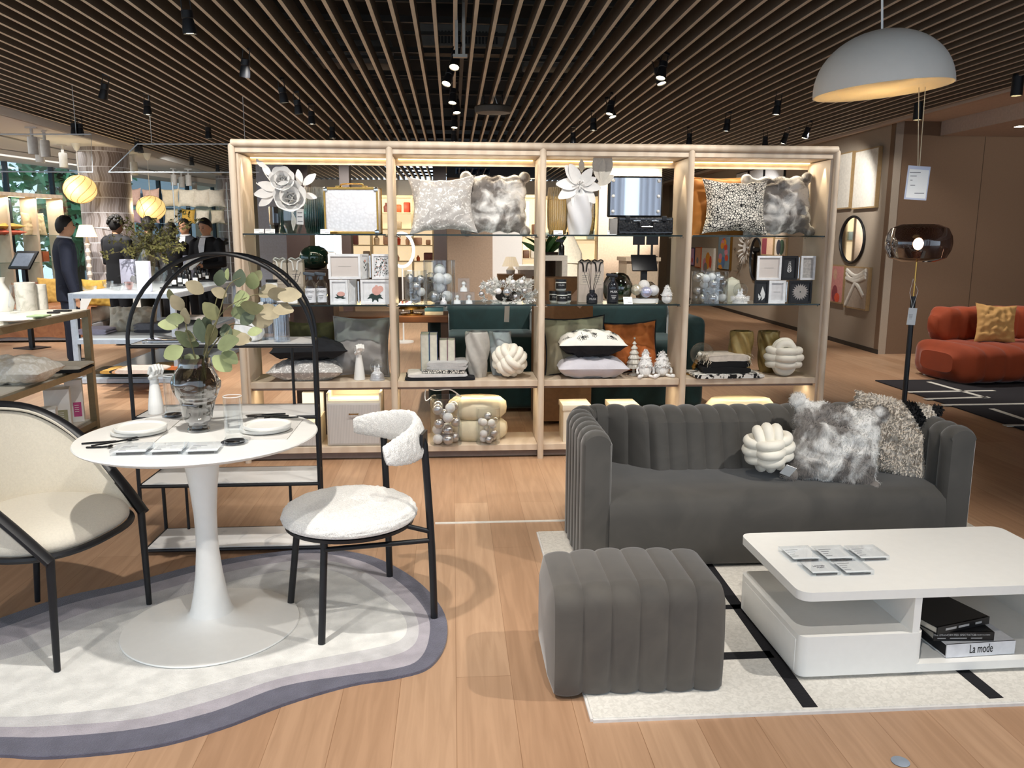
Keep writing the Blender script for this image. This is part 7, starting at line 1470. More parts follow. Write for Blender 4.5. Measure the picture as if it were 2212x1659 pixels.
for k, (lb, px, cc) in enumerate((('patterned teal folded throw right on the blue table bottom tier', 352, '6e7a62'), ('sand folded throw right on the blue table bottom tier', 356, 'b8a06a'), ('orange folded throw topmost right on the blue table bottom tier', 400, 'b86a3a'))): fold_(lb, px, 798, B3 + .04 * k, .36, .038, [M('throw_' + cc, cc, .9)], 1, 90 + k)
# ---- tablet kiosk, bed, chairs of the left zone
def kiosk(label, px, pyfloor, ptop, wpx, rz, tilt=-35):
    p = at(px, pyfloor); Y = p.y; z = ay(px, ptop, Y).z; w = (ay(px + wpx, ptop, Y).x - p.x); t = T('tablet_kiosk', label, 'tablet stand', (p.x, Y, 0), rz=rz)
    MB().box((0, 0, .006), (.36, .30, .012)).build('base', black, t, smooth=False); MB().box((0, 0, z / 2 - .05), (.07, .04, z - .1)).build('post', black, t, smooth=False); h = w * .72
    MB().box((0, 0, z - h * .3), (w, .022, h), rx=rad(tilt), bev=.006).build('tablet', black, t); MB().box((0, -.0125, 0), (w * .78, .002, h * .72)).xf(lambda v: Matrix.Rotation(rad(tilt), 3, 'X') @ v + Vector((0, 0, z - h * .3))).build('screen', M('dim_screen', '8c97a6', .15), t, smooth=False)
kiosk('black tablet kiosk on a post at the far left among the cushions', 70, 752, 548, 46, rad(-25))
a = Vector((-6.8, 12.12, 0)); t = T('bed', 'low bed with a rust bronze throw behind the left display table', 'bed', (a.x + .45, a.y + .75, 0), rz=rad(2)); MB().box((0, 0, .14), (2.1, 1.3, .24), bev=.03).build('base', M('grey_bed_base', '8f8f94', .9), t); MB().box((0, 0, .36), (2.06, 1.26, .26), bev=.09, seg=4).build('mattress', M('bed_linen_white', 'd8d5d0', .9), t)
def thr(u, v): x = -1.06 + 2.12 * u; s_ = v * 1.5; y = -.66 if s_ < .42 else -.66 + (s_ - .42); z = .06 + s_ if s_ < .42 else .50; p = Vector((x, y, z)); return p + Vector((0, -.01, .012)) * (1 + NZ.noise(p * 4) * 2.5)
MB().grid(thr, 40, 30).build('throw', pattern('rust_bronze_throw', 'noise', '7d4f33', '9a6844', 5, .3, .7, .6, dist=2), t, ang=180)
for (px, py, lb, cc, s_) in ((207, 606, 'ochre cushion with pointed corners standing on the bed', 'c09a45', .42), (108, 585, 'ochre yellow cushion behind the standing man in navy', 'b8924a', .42), (92, 600, 'rust brown cushion at the left of the ochre one on the bed', '6e3f2a', .36), (48, 612, 'brown and cream patterned cushion at the far left on the bed', '8a6f5a', .34)):
    p = ay(px, py, a.y + (.45 if px > 150 else .95)); cushion(lb, M('cushion_' + cc, cc, .85, var=.08), s_, s_, .14, (p.x, p.y, .50 + s_ * .47), (rad(-12), 0, rad(8)), .10, seed=int(px))
p = at(88, 662, .5); cushion('golden printed cushion lying at the left end of the bed', M('gold_print', 'b8935c', .8, col2='6d7a6a', scale=9), .42, .30, .2, (a.x - .15, a.y + .55, .50 + .10), (rad(75), 0, rad(5)), .06, seed=99)
p = at(228, 640, .5); t = T('lounge_chair', 'white upholstered lounge chair behind the blue display table', 'armchair', (-4.93, 13.1, 0)); MB().box((0, 0, .24), (.62, .65, .34), bev=.08, seg=3).build('seat', M('white_upholstery', 'd9d6d0', .9), t); MB().box((0, .30, .58), (.62, .16, .60), bev=.07, seg=3).build('backrest', M('white_upholstery', 'd9d6d0', .9), t)
# ---- shelving with cushions at far left
u0, u1 = ay(-40, 520, 14.2), ay(141, 520, 15.6); ud = (u1 - u0); uL = hypot(ud.x, ud.y); urz = atan2(ud.y, ud.x); t = T('display_shelving_unit', 'pale shelving unit with lit bays in front of the left window', 'shelving', (u0.x, u0.y, 0), rz=urz); zt2 = 2.24
for k in range(4): MB().box((uL * k / 3, .19, zt2 / 2), (.04, .38, zt2)).build('divider', wood, t, smooth=False)
MB().box((uL / 2, .19, zt2), (uL + .04, .40, .06)).build('top_board', wood, t, smooth=False)
for k in range(3):
    MB().box((uL * (k + .5) / 3, .20, zt2 - .035), (uL / 3 - .1, .02, .008)).build('light_strip', led, t, smooth=False, label='glowing warm light strip')
    for z in (1.55, 1.08): MB().box((uL * (k + .5) / 3, .19, z), (uL / 3 - .05, .34, .010)).build('glass_shelf', gsh, t, smooth=False)
    MB().box((uL * (k + .5) / 3, .19, .56), (uL / 3 - .05, .36, .04)).build('wood_shelf', wood, t, smooth=False)
    p = u0 + ud * ((k + .5) / 3); area(p.x, p.y + .2, zt2 - .06, .8, .03, 5, (1, .9, .7))
UM = lambda px, z: (lambda s_: Vector((u0.x + ud.x * s_ - .17 * sin(urz), u0.y + ud.y * s_ + .17 * cos(urz), z)))((px + 40) / 181)
for (px, z, lb, cc, fl_) in ((30, 1.5555, 'salmon pink cushion lying flat on the far left shelving', 'cf6a55', 1), (28, 1.655, 'mustard cushion lying on the salmon pink one at far left', 'b8954a', 1), (88, 1.5555, 'cream cushion standing in the right bay of the far left shelving', 'c9b794', 0)):
    p = UM(px, z)
    if fl_: flat(lb, M('cushion_' + cc, cc, .85, var=.08), .46, .36, .10, p, rz=urz, seed=int(px), pinch=.06)
    else: cushion(lb, M('cushion_' + cc, cc, .85, var=.08), .44, .40, .13, (p.x, p.y, z + .19), (rad(-8), 0, urz), .06, seed=3)
for (px, z, m_, lb) in ((30, 1.0855, M('bronze_bauble_jar', '8a7468', .3, .5), 'jar of bronze baubles on the far left shelving'), (53, 1.0855, plm, 'white rounded ornament on the far left shelving'), (105, 1.0855, M('rust_frame', 'b0603c', .6), 'rust coloured folded card on the far left shelving'), (86, 1.0855, M('blue_box', '5a6f8a', .6), 'blue box on the far left shelving')):
    p = UM(px, z); rootmb(MB().lathe([(0, 0), (.07, 0), (.085, .06), (.08, .15), (.05, .19), (0, .2)], 20) if px < 80 else MB().box((0, 0, .09), (.12, .08, .18), bev=.004), 'shelf_ornament', m_, lb, 'ornament', p, urz)
# ---- cushion wall on glass shelves
YC = 17.0; g0, g1 = ay(268, 455, YC).x, ay(497, 455, YC).x; t = T('glass_cushion_rack', 'glass shelf rack full of cushions in front of the far left window', 'rack', ((g0 + g1) / 2, YC, 0))
for z in (2.12, 1.80, 1.38, .9): MB().box((0, 0, z - .006), (g1 - g0, .36, .012)).build('glass_shelf', gsh, t, smooth=False)
for x in (g0, (g0 + g1) / 2, g1):
    for y in (-.17, .17): MB().box((x - (g0 + g1) / 2, y, 1.3), (.018, .018, 2.6)).build('upright', M('pale_metal', 'c2ccd2', .4, .5), t, smooth=False)
ccol = ['c7a79a', 'cfae9f', 'd5c7ac', 'd9d2c2', 'd2cabb', 'c4bdb0', 'b79aa0', 'cda79a', 'd6cbb2', 'c9a24a', 'd5d0c2', 'c0b6a2']; cw_ = ['dusty rose', 'blush pink', 'cream', 'off white', 'pale sand', 'grey beige', 'mauve', 'pale salmon', 'ivory', 'golden yellow', 'white', 'taupe patterned']
for k in range(12):
    i, j = k % 6, k // 6; z = (2.12, 1.80)[j]; px = (289, 329, 370, 406, 437, 470)[i]; p = ay(px, 450, YC); s_ = .37 if j == 0 else .30
    cushion('%s cushion on the %s row of the glass cushion rack' % (cw_[k], ('upper', 'lower')[j]), M('rack_cushion_' + ccol[k], ccol[k], .85, var=.06), s_ * .95, s_, .14, (p.x, YC - .02, z + s_ * .48), (rad(-10), rad(random.uniform(-5, 5)), 0), .14, seed=100 + k, n=14, group='cushions on the glass rack')
for k, (px, cc, lb) in enumerate(((300, 'd8cfc2', 'cream'), (345, 'c9a48f', 'tan'), (385, '8d8478', 'brown grey'), (430, 'd9c9bd', 'pale pink'), (470, '3d434c', 'dark slate'))):
    p = ay(px, 530, YC); folded('%s folded blanket on the third shelf of the glass cushion rack' % lb, [M('blanket_' + cc, cc, .9)], .36, .28, .14, (p.x, YC, 1.3805), 0, 110 + k, 2)
# ---- globe lamps and turned floor lamp
for (px, py, Y, s_, lb) in ((173, 409, 13.2, .235, 'glowing ribbed globe pendant before the tiled column'), (326, 450, 14.6, .235, 'glowing ribbed globe pendant above the group of people')):
    p = ay(px, py, Y); t = T('globe_pendant_lamp', lb, 'pendant lamp', p, group=None)
    MB().lathe([(s_ * cos(k), s_ * .9 * sin(k)) for k in [-pi / 2 + pi * i / 18 for i in range(19)]], 48, fn=lambda q, z, a: q * (1 - .02 * abs(cos(6 * a + z * 5)) ** 12)).build('shade', M('glowing_globe', 'ffe3a0', .6, emit=.75, emcol='ffd98a'), t);
    for k in range(9): MB().tube([(s_ * 1.004 * cos(e_) * cos(k * .698 + e_ * .9), s_ * 1.004 * cos(e_) * sin(k * .698 + e_ * .9), s_ * .904 * sin(e_)) for e_ in [-1.5 + 3 * i / 20 for i in range(21)]], .0035, 5).build('rib', M('lamp_rib', 'b08a50', .7), t)
    MB().tube([(0, 0, s_ * .88), (0, 0, 2.92 - p.z)], .006, 6).lathe([(0, 2.80 - p.z), (.03, 2.82 - p.z), (.07, 2.92 - p.z)], 16).build('cord', paper, t); point(p.x, p.y - .4, p.z, 6, (1, .8, .5), .1)
p = ay(195, 600, 12.9); t = T('turned_floor_lamp', 'white table lamp with turned bobbin stem and lit cone shade left of the tiled column', 'lamp', (p.x, 12.9, 0)); zb = ay(190, 512, 12.9).z; ztp = ay(190, 486, 12.9).z
MB().lathe([(0, 0), (.14, 0), (.14, .02), (.03, .05)] + [(.022 + .02 * (k % 2), .05 + (zb - .05) * (k + 1) / 26) for k in range(25)] + [(0, zb + .02)], 20).build('stem', M('white_turned_wood', 'd8cfc4', .5), t); MB().lathe([(.15, zb), (.09, ztp)], 32).build('shade', M('lit_cone_shade', 'ffe8c2', .8, emit=.9, emcol='ffdcae'), t, recalc=False)
# ---- white spotlights on the left ceiling
wsp = M('white_spot_body', 'cfcdc9', .5); tr = None
for i, (px, py) in enumerate(((85, 325), (138, 305), (157, 312), (136, 338), (278, 345), (292, 348), (277, 372), (345, 357), (375, 383), (392, 388), (420, 400), (455, 384))):
    p = at(px, py, 2.74)
    while p.x > -5.42: px -= 4; p = at(px, py, 2.74)
    if tr is None:
        tr = T('white_spotlight', 'x', 'spotlight', p); MB().tube([(0, 0, .18), (0, 0, .06)], .02, 10).box((0, 0, .175), (.14, .05, .02)).build('bracket', wsp, tr); MB().lathe([(.055, .06), (.06, .04), (.06, -.16), (.05, -.16), (.045, -.12), (0, -.12)], 18).build('housing', wsp, tr); o = tr
    else: o = dup(tr)
    o.location = (p.x, p.y, 2.735); o.rotation_euler = (0, 0, random.uniform(0, 6)); tag(o, 'white track spotlight on the left ceiling, %s' % ('leftmost, by the window', 'left of a pair near the slats', 'right of a pair near the slats', 'lower one left of the globe pendant cord', 'left of a pair above the tiled column', 'right of a pair above the tiled column', 'below the pair above the tiled column', 'above the cushion wall alone', 'left of a pair above the cushion wall', 'right of a pair above the cushion wall', 'low over the right cushions', 'nearest the shelving unit')[i], 'spotlight', None)
for k, (x, lb) in enumerate(((-6.3, 'white lighting track nearest the slats on the left ceiling'), (-7.4, 'white lighting track nearer the window on the left ceiling'))): rootmb(MB().box((0, 0, 0), (.04, 16, .012)), 'lighting_track', M('grey_track', '8f8c88', .5), lb, 'track', (x, 11, 2.911), smooth=False)
# ================================================================= people
skin = M('skin', 'b88a6c', .6, var=.03); hairm = M('black_hair', '14110f', .6); navy_s = M('navy_suit', '161c2e', .8, bump=.3, bscale=300); blk_s = M('black_suit', '101116', .8, bump=.3, bscale=300); shirt_m = M('white_shirt', 'dcdde0', .8); shoe_m = M('black_shoe', '0e0e10', .4)
def person(label, px, ptop, Y, rz, jacket, hair='short', paper_=None, arms='down', tilt=0, shirt=True, group=None):
    p = ay(px, ptop, Y); Hh = p.z; s_ = Hh / 1.75; t = T('person', label, 'person', (p.x, Y, 0), rz=rz); V3 = lambda x, y, z: Vector((x, y, z)) * s_
    def arm(sg):
        if arms == 'read' or (arms == 'hold' and sg > 0): return [V3(sg * .20, 0, 1.40), V3(sg * .25, -.02, 1.12), V3(sg * .10, -.25, 1.10)], V3(sg * .06, -.30, 1.11)
        if arms == 'cross': return [V3(sg * .20, 0, 1.40), V3(sg * .26, -.04, 1.14), V3(sg * .02, -.22, 1.14)], V3(-sg * .06, -.22, 1.16)
        return [V3(sg * .20, .01, 1.40), V3(sg * .26, .02, 1.12), V3(sg * .27, -.04, .86)], V3(sg * .27, -.05, .76)
    hx = Vector((0, -.02, 1.615)); b = MB()
    hd = MB().sph((0, 0, 0), (.075, .092, .112), 20, 14).sph((0, -.012, -.055), (.058, .074, .062), 14, 10).sph((0, -.094, -.012), (.013, .018, .022), 8, 6).sph((.076, .005, -.01), (.012, .022, .032), 8, 6).sph((-.076, .005, -.01), (.012, .022, .032), 8, 6).sph((0, -.086, -.052), (.024, .010, .008), 8, 6)
    Rt = Matrix.Rotation(tilt, 3, 'X'); b.add([(Rt @ v + hx) * s_ for v in hd.v], hd.f)
    b.tube([V3(0, 0, 1.36), V3(0, .0, 1.47), V3(0, -.01, 1.56)], [.065 * s_, .054 * s_, .052 * s_], 12); b.sph(V3(0, 0, 1.2), (.15 * s_, .095 * s_, .24 * s_), 14, 10).sph(V3(0, 0, .95), (.14 * s_, .10 * s_, .14 * s_), 14, 10)
    for sg in (-1, 1):
        pts, hnd = arm(sg); b.tube(pts, [.045 * s_, .038 * s_, .026 * s_], 10); dr = (hnd - pts[-1]).normalized(); b.sph(pts[-1].lerp(hnd, .55), .036 * s_, 10, 8)
        sdv = dr.cross(Vector((0, 0, 1))) if abs(dr.z) < .9 else Vector((0, 1, 0)); sdv.normalize(); base = pts[-1].lerp(hnd, .7)
        for k in range(4): q = base + sdv * (.020 * (k - 1.5)) * s_; b.tube([q, q + dr * .045 * s_, q + dr * .075 * s_ + Vector((0, .012 if arms == 'down' else 0, -.02)) * s_], [.0105 * s_, .010 * s_, .008 * s_], 6)
        q = base - sdv * sg * .034 * s_; b.tube([pts[-1].lerp(hnd, .3) - sdv * sg * .025 * s_, q + dr * .03 * s_], [.012 * s_, .010 * s_], 6)
        b.tube([V3(sg * .085, 0, .95), V3(sg * .09, -.01, .5), V3(sg * .095, .0, .07)], [.08 * s_, .055 * s_, .04 * s_], 12).tube([V3(sg * .095, .03, .045), V3(sg * .10, -.14, .03)], [.04 * s_, .03 * s_], 8)
    b.blob('body', skin, t, .0115 * s_, 3)
    j = MB(); j.grid(lambda u, v: (lambda w, d, z: V3(w * cos(2 * pi * v), d * sin(2 * pi * v) + .01, z))(*((.205, .125, .76), (.195, .125, .86), (.178, .118, 1.0), (.175, .115, 1.1), (.195, .125, 1.22), (.212, .125, 1.33), (.20, .11, 1.41), (.12, .085, 1.465), (.070, .07, 1.49))[round(u * 8)]), 8, 28, cv=True)
    j.f.append(list(range(28))); j.mi.append(0); j.f.append([8 * 28 + k for k in range(28)]); j.mi.append(0)
    for sg in (-1, 1): pts, hnd = arm(sg); j.tube([pts[0] + V3(-sg * .03, 0, .005), pts[0], pts[1], pts[2]], [.075 * s_, .072 * s_, .060 * s_, .047 * s_], 12)
    j.blob('jacket', jacket, t, .014 * s_, 3)
    tr_ = MB()
    for sg in (-1, 1): tr_.tube([V3(sg * .075, .005, .96), V3(sg * .085, 0, .75), V3(sg * .092, 0, .45), V3(sg * .097, .01, .07)], [.115 * s_, .098 * s_, .078 * s_, .068 * s_], 14)
    tr_.blob('trousers', jacket, t, .016 * s_, 2)
    for sg in (-1, 1): MB().sph(V3(sg * .10, -.05, .042), (.048 * s_, .135 * s_, .042 * s_), 14, 8).build('shoe', shoe_m, t)
    if shirt:
        MB().add([V3(-.045, -.083, 1.47), V3(.045, -.083, 1.47), V3(.05, -.126, 1.36), V3(.012, -.138, 1.10), V3(-.012, -.138, 1.10), V3(-.05, -.126, 1.36)], [(0, 1, 2, 5), (5, 2, 3, 4)]).build('shirt', shirt_m, t, smooth=False)
        MB().tube([V3(.066 * cos(a), .066 * sin(a) + .0, 1.492 + .008 * sin(a)) for a in [2 * pi * i / 20 for i in range(20)]], .013 * s_, 6, closed=True).build('collar', shirt_m, t)
    h = MB(); R = random.Random(int(px))
    def hr(u, v):
        a = 2 * pi * v; ph = pi / 2 - u * (1.55 + .75 * (sin(a) > -.2) * min(1, max(0, sin(a) + .3)) - .62 * max(0, -sin(a))); r_ = Vector((.086 * cos(ph) * cos(a), .100 * cos(ph) * sin(a) + .004, .122 * sin(ph) + .004)); return r_ * (1 + .06 * NZ.noise(r_ * 60 + Vector((px, 0, 0))))
    h.grid(hr, 14, 36, cv=True); h.xf(lambda v: (Rt @ v + hx) * s_)
    if hair == 'long': h.sph(V3(0, .045, 1.55), (.10 * s_, .075 * s_, .16 * s_), 16, 12)
    if hair == 'curly':
        for k in range(60): a = R.uniform(0, 6.3); e_ = R.uniform(.1, 1.4); h.sph((hx + Vector((.085 * cos(a) * cos(e_), .098 * sin(a) * cos(e_) + .012, .115 * sin(e_)))) * s_, .022 * s_, 7, 5)
    h.build('hair', hairm, t, ang=180)
    for sg in (-1, 1): MB().sph((Rt @ Vector((sg * .030, -.086, .012)) + hx) * s_, (.010 * s_, .006 * s_, .006 * s_), 8, 6).build('eye', blackink, t); MB().box((Rt @ Vector((sg * .030, -.089, .030)) + hx) * s_, (.030 * s_, .006 * s_, .005 * s_)).build('eyebrow', hairm, t, smooth=False)
    if paper_:
        q, rot, lb = paper_; pr_ = T('paper_sheets', lb, 'paper', Vector((p.x, Y, 0)) + Matrix.Rotation(rz, 3, 'Z') @ (Vector(q) * s_)); pr_.rotation_euler = (rot[0], rot[1], rot[2] + rz); MB().box((0, 0, 0), (.21, .003, .297)).build('sheet', paper, pr_, smooth=False); MB().box((.012, .004, .008), (.21, .002, .297), ry=.06).build('sheet', paper, pr_, smooth=False)
    return t
person('man in a navy suit standing in profile at the left holding a pale folder', 134, 463, 9.9, rad(118), navy_s, 'short', ((.30, -.10, .70), (0, rad(-28), rad(90)), 'pale folder hanging in the hand of the man in the navy suit'))
person('person in a black jacket seen from behind, left of the group', 247, 462, 11.8, rad(150), blk_s, 'curly', arms='hold', shirt=False)
person('person in a dark olive jacket partly hidden by the tall branches', 318, 465, 12.6, rad(200), M('dark_olive_jacket', '2a2a22', .85), 'short', arms='hold', shirt=False)
person('person with long dark hair in black, behind the branches', 366, 478, 12.2, rad(170), blk_s, 'long', arms='cross', shirt=False)
person('man in a dark suit and tie facing the camera in the middle of the group', 398, 470, 13.4, rad(-12), M('charcoal_suit', '23252c', .85), 'short', arms='down')
person('man in a black jacket and white t-shirt reading papers at the right of the group', 444, 468, 11.7, rad(-22), blk_s, 'short', ((0, -.34, 1.14), (rad(-55), 0, 0), 'white papers held by the reading man at the right of the group'), arms='read', tilt=.35)
# ================================================================= behind the shelving
dgr = pattern('deep_green_velvet', 'noise', '0f2a2a', '16383a', 4, .3, .7, .7, sheen=.4)
def sofa_simple(label, x0, x1, y, zb, zs, rz=0):
    t = T('green_sofa', label, 'sofa', ((x0 + x1) / 2, y, 0), rz); w = x1 - x0
    MB().box((0, 0, zs / 2 + .02), (w - .3, .8, zs - .02), bev=.06, seg=3).build('seat', dgr, t); MB().box((0, .36, zb / 2 + .02), (w - .3, .22, zb - .02), bev=.08, seg=3).build('backrest', dgr, t)
    for s_ in (-1, 1): MB().box((s_ * (w / 2 - .09), .02, (zs + .2) / 2 + .02), (.18, .88, zs + .2), bev=.07, seg=3).build('arm', dgr, t)
    for sx in (-1, 1):
        for sy in (-1, 1): MB().tube([(sx * (w / 2 - .1), sy * .34, 0), (sx * (w / 2 - .1), sy * .34, .05)], .02, 8).build('foot', black, t)
a = ay(962, 700, 7.2).x; b = ay(1168, 700, 7.2).x; sofa_simple('deep green sofa behind the second bay', a - .15, b + .12, 7.35, .92, .66); t2a = ay(1178, 700, 7.2).x; t2b = ay(1508, 700, 7.2).x; sofa_simple('deep green sofa behind the third bay with its arm showing in the fourth', b + .16, t2b, 7.35, .92, .62)
p = ay(1095, 675, 7.24); rootmb(MB().box((0, 0, 0), (.045, .002, .17), ry=.04), 'price_tag', paper, 'narrow white price tag hanging before the green sofa', 'price tag', (p.x, 7.235, p.z), smooth=False)
wal = M('walnut', '6b452c', .5, var=.15, scale=5); a, b = ay(640, 690, 6.55).x, ay(968, 690, 6.55).x; zt3 = ay(800, 684, 6.5).z
t = T('console_table', 'walnut console table behind the first two bays', 'table', ((a + b) / 2, 6.75, 0)); w = b - a; MB().box((0, 0, zt3 - .025), (w, .5, .05), bev=.004).build('top', wal, t, smooth=False)
for sx in (-1, 1):
    for sy in (-1, 1): MB().box((sx * (w / 2 - .03), sy * .21, (zt3 - .05) / 2), (.06, .06, zt3 - .05)).build('leg', M('dark_walnut', '4a3a33', .55), t, smooth=False)
p = ay(890, 672, 6.75); t = T('table_lamp', 'small gold table lamp lying low on the walnut console', 'table lamp', (p.x, 6.68, zt3 + .0005)); MB().lathe([(0, 0), (.09, 0), (.09, .012), (.012, .02), (.012, .06), (0, .06)], 24).build('base', gold, t); MB().lathe([(.13, .05), (.10, .10), (.04, .13), (0, .135)], 28).build('shade', gold, t); point(p.x, 6.45, zt3 + .12, 2.5, (1, .75, .4), .03)
for k in range(2): p = ay(938, 678, 6.7); rootmb(MB().box((0, 0, .015), (.15, .11, .028), bev=.002), 'small_book', (M('cream_pages', 'c9c4b8', .8), M('petrol_cover', '3d6f86', .6))[k], ('lower small pale book on the walnut console', 'upper small petrol book on the walnut console')[k], 'book', (p.x, 6.66, zt3 + .0005 + .0285 * k))
kiosk('large black tablet kiosk standing behind the third bay', 1384, 800, 556, 62, pi, 32)
kiosk('small black tablet on a post seen farther back behind the third bay', 1296, 640, 534, 24, rad(40), -50)
# cartons
crd = M('brown_carton', '7a5a3e', .8)
for k, (px, z, w, h, lb) in enumerate(((1200, .66, .46, .50, 'large brown picture carton with a pale tag behind the third bay'),)):
    c = ay(px + 14, 610, 6.6); t = T('picture_carton', lb, 'carton', (c.x, 6.6, 0)); MB().box((0, 0, .62), (.46, .34, 1.16)).build('carton', crd, t, smooth=False); MB().box((.13, -.173, 1.06), (.12, .002, .16), ry=.7).build('tag', M('kraft_tag', 'b89a86', .7), t, smooth=False)
# brown portal columns, header and partitions
dk = M('dark_brown_panel', '33241f', .5)
for i, (x0, x1, lb) in enumerate(((619, 670, 0), (737, 758, 0), (937, 965, 0))):
    a, b = ay(x0, 520, 13).x, ay(x1, 520, 13).x; struct(MB().box(((a + b) / 2, 13.15, 1.5), (b - a, .3, 3.0)).build('wall_column', dk, smooth=False))
a, b = ay(965, 370, 15).x, ay(1172, 370, 15).x; z0, z1 = ay(1060, 384, 15).z, ay(1060, 356, 15).z; struct(MB().box(((a + b) / 2, 15.1, (z0 + z1) / 2), (b - a, .2, z1 - z0)).build('trim_11', black, smooth=False))
for k in range(3): a, b = ay(984 + 26 * k, 370, 14.98).x, ay(1006 + 26 * k, 370, 14.98).x; struct(MB().box(((a + b) / 2, 14.98, (z0 + z1) / 2), (b - a, .02, (z1 - z0) * .45)).build('window_%d' % (5 + k), glass('blue_pane', (.45, .65, .85), .5), smooth=False))
def wallpart(x0, x1, Y, m_, n, zt=3.0, yt=None): a, b = ay(x0, 520, Y).x, ay(x1, 520, Y).x; struct(MB().box(((a + b) / 2, Y + .06, zt / 2), (b - a, .12, zt)).build(n, m_, smooth=False))
wallpart(966, 1064, 17, M('beige_partition', 'a58f7b', .8), 'wall_partition'); wallpart(1064, 1128, 17.1, wh, 'wall_partition'); wallpart(1292, 1425, 15.5, M('pale_beige_partition', 'c2ab93', .8), 'wall_partition'); wallpart(560, 620, 16, M('bluish_partition', 'b9c4d8', .7), 'wall_partition')
# lit wall cabinets
lit = M('backlit_panel', 'fff0cf', .8, emit=.55, emcol='ffe8c0'); cab = M('cream_cabinet', 'd8c7a8', .6)
def cabinet(label, x0, x1, Y, z0, z1, nb, shelves, seed, cols):
    a, b = ay(x0, 520, Y).x, ay(x1, 520, Y).x; t = T('lit_wall_cabinet', label, 'cabinet', ((a + b) / 2, Y, 0)); w = b - a; MB().box((0, .2, (z0 + z1) / 2), (w, .02, z1 - z0)).build('backlit_panel', lit, t, smooth=False, label='glowing cream back panel')
    for k in range(nb + 1): MB().box((-w / 2 + w * k / nb, 0, (z1) / 2), (.04, .4, z1)).build('divider', cab, t, smooth=False)
    MB().box((0, 0, z1), (w, .42, .06)).build('top_board', cab, t, smooth=False); MB().box((0, 0, z0 / 2), (w, .40, z0)).build('base', M('dark_cabinet_base', '4a3a30', .6), t, smooth=False); R = random.Random(seed)
    for z in shelves:
        MB().box((0, 0, z), (w, .38, .03)).build('shelf', cab, t, smooth=False)
        for k in range(nb * 2):
            if R.random() < .25: continue
            x = (a + b) / 2 - w / 2 + w * (k + .5) / (nb * 2); cc, nm = R.choice(cols); h = R.uniform(.08, .26); ww = R.uniform(.10, .24)
            rootmb(MB().box((0, 0, h / 2), (ww, .18, h), bev=.02) if R.random() < .6 else MB().lathe([(0, 0), (ww * .4, 0), (ww * .45, h * .6), (ww * .2, h * .8), (ww * .2, h), (0, h)], 14), 'cabinet_ware', M('ware_' + cc, cc, .5), '%s ware inside the %s' % (nm, label), 'ware', (x, Y - .04, z + .0155), group='%s ware in the %s' % (nm, label))
    for k in range(nb): point((a + b) / 2 - w / 2 + w * (k + .5) / nb, Y - .5, z1 - .2, 8, (1, .85, .6), .05)
oc = (('c2572e', 'orange'), ('b8432e', 'red'), ('d8c6b0', 'cream'), ('7a4a4a', 'plum'), ('caa08a', 'pink'))
cabinet('warm lit wall cabinet behind the first and second bays', 758, 936, 21, .55, 2.55, 4, (.95, 1.35, 1.75, 2.15), 3, oc)
cabinet('cream lit wall cabinet behind the third bay', 1166, 1290, 18, .5, 2.4, 2, (1.05, 1.5), 5, (('d8d0c0', 'cream'), ('a9c2cc', 'pale blue'), ('8a7a6a', 'brown'), ('d8b8a8', 'pink')))
cabinet('small cream lit wall cabinet at the right of the second bay', 1126, 1166, 17.5, .5, 2.4, 1, (1.1, 1.6), 6, (('6b4a34', 'brown'), ('d8d0c0', 'cream'), ('4a4a58', 'dark')))
p = ay(1226, 500, 13.2); t = T('bathrobe', 'white bathrobe hanging behind the third bay', 'bathrobe', (p.x, 13.2, 0)); z1 = ay(1226, 508, 13.2).z; MB().grid(lambda u, v: (lambda k: Vector(((.10 + .13 * min(1, u * 4) + .05 * u) * cos(2 * pi * v) * (1 + .06 * sin(7 * 2 * pi * v) * u), .10 * sin(2 * pi * v), z1 - 1.15 * u)))(0), 20, 56, cv=True).build('robe', M('white_terry', 'e0d8c4', .95, bump=1, bscale=90), t); MB().box((0, -.11, z1 - .42), (.44, .02, .05)).build('belt', M('white_terry', 'e0d8c4', .95), t); MB().tube([(0, .02, 0), (0, .02, z1 + .05)], .015, 8).lathe([(0, 0), (.2, 0), (.2, .02), (0, .02)], 24).build('stand', black, t)
# mirror with bulbs, clock like ring lamp
Ym = 12.4; c, w, _ = fit(680, 737, 508, Ym, 0); z1, z0 = ay(708, 506, Ym).z, ay(708, 548, Ym).z; t = T('bulb_mirror', 'white framed vanity mirror with a row of lit bulbs behind the first bay', 'mirror', (c, Ym, 0)); MB().box((0, .03, (z0 + z1) / 2), (w, .05, z1 - z0 + .03)).build('frame', white, t, smooth=False); MB().box((-.02, 0, (z0 + z1) / 2), (w * .55, .01, (z1 - z0) * .8)).build('mirror_glass', mirror_m, t, smooth=False); MB().box((0, .03, z0 / 2), (.06, .05, z0)).lathe([(0, 0), (.2, 0), (.2, .02), (0, .02)], 20).build('stand', white, t)
for (u, v) in [(-.42 + .17 * k, .44) for k in range(5)] + [(s_, .25 - .2 * k) for s_ in (-.42, .26) for k in range(4)]: MB().sph((u * w, -.01, (z0 + z1) / 2 + v * (z1 - z0)), .018, 10, 8).build('bulb', M('lit_white_bulb', 'ffffff', .4, emit=5), t)
p = ay(868, 540, 12); t = T('ring_lamp', 'round glowing ring lamp at the left edge of the second bay', 'lamp', (p.x, 12, 0)); MB().tube([(.17 * cos(k), 0, p.z + .24 * sin(k)) for k in [2 * pi * i / 36 for i in range(36)]], .02, 8, closed=True).build('ring', M('ring_glow', 'eaf2ff', .4, emit=3), t); MB().tube([(0, .02, 0), (0, .02, p.z - .24)], .012, 8).lathe([(0, 0), (.15, 0), (.15, .02), (0, .02)], 20).build('stand', white, t)
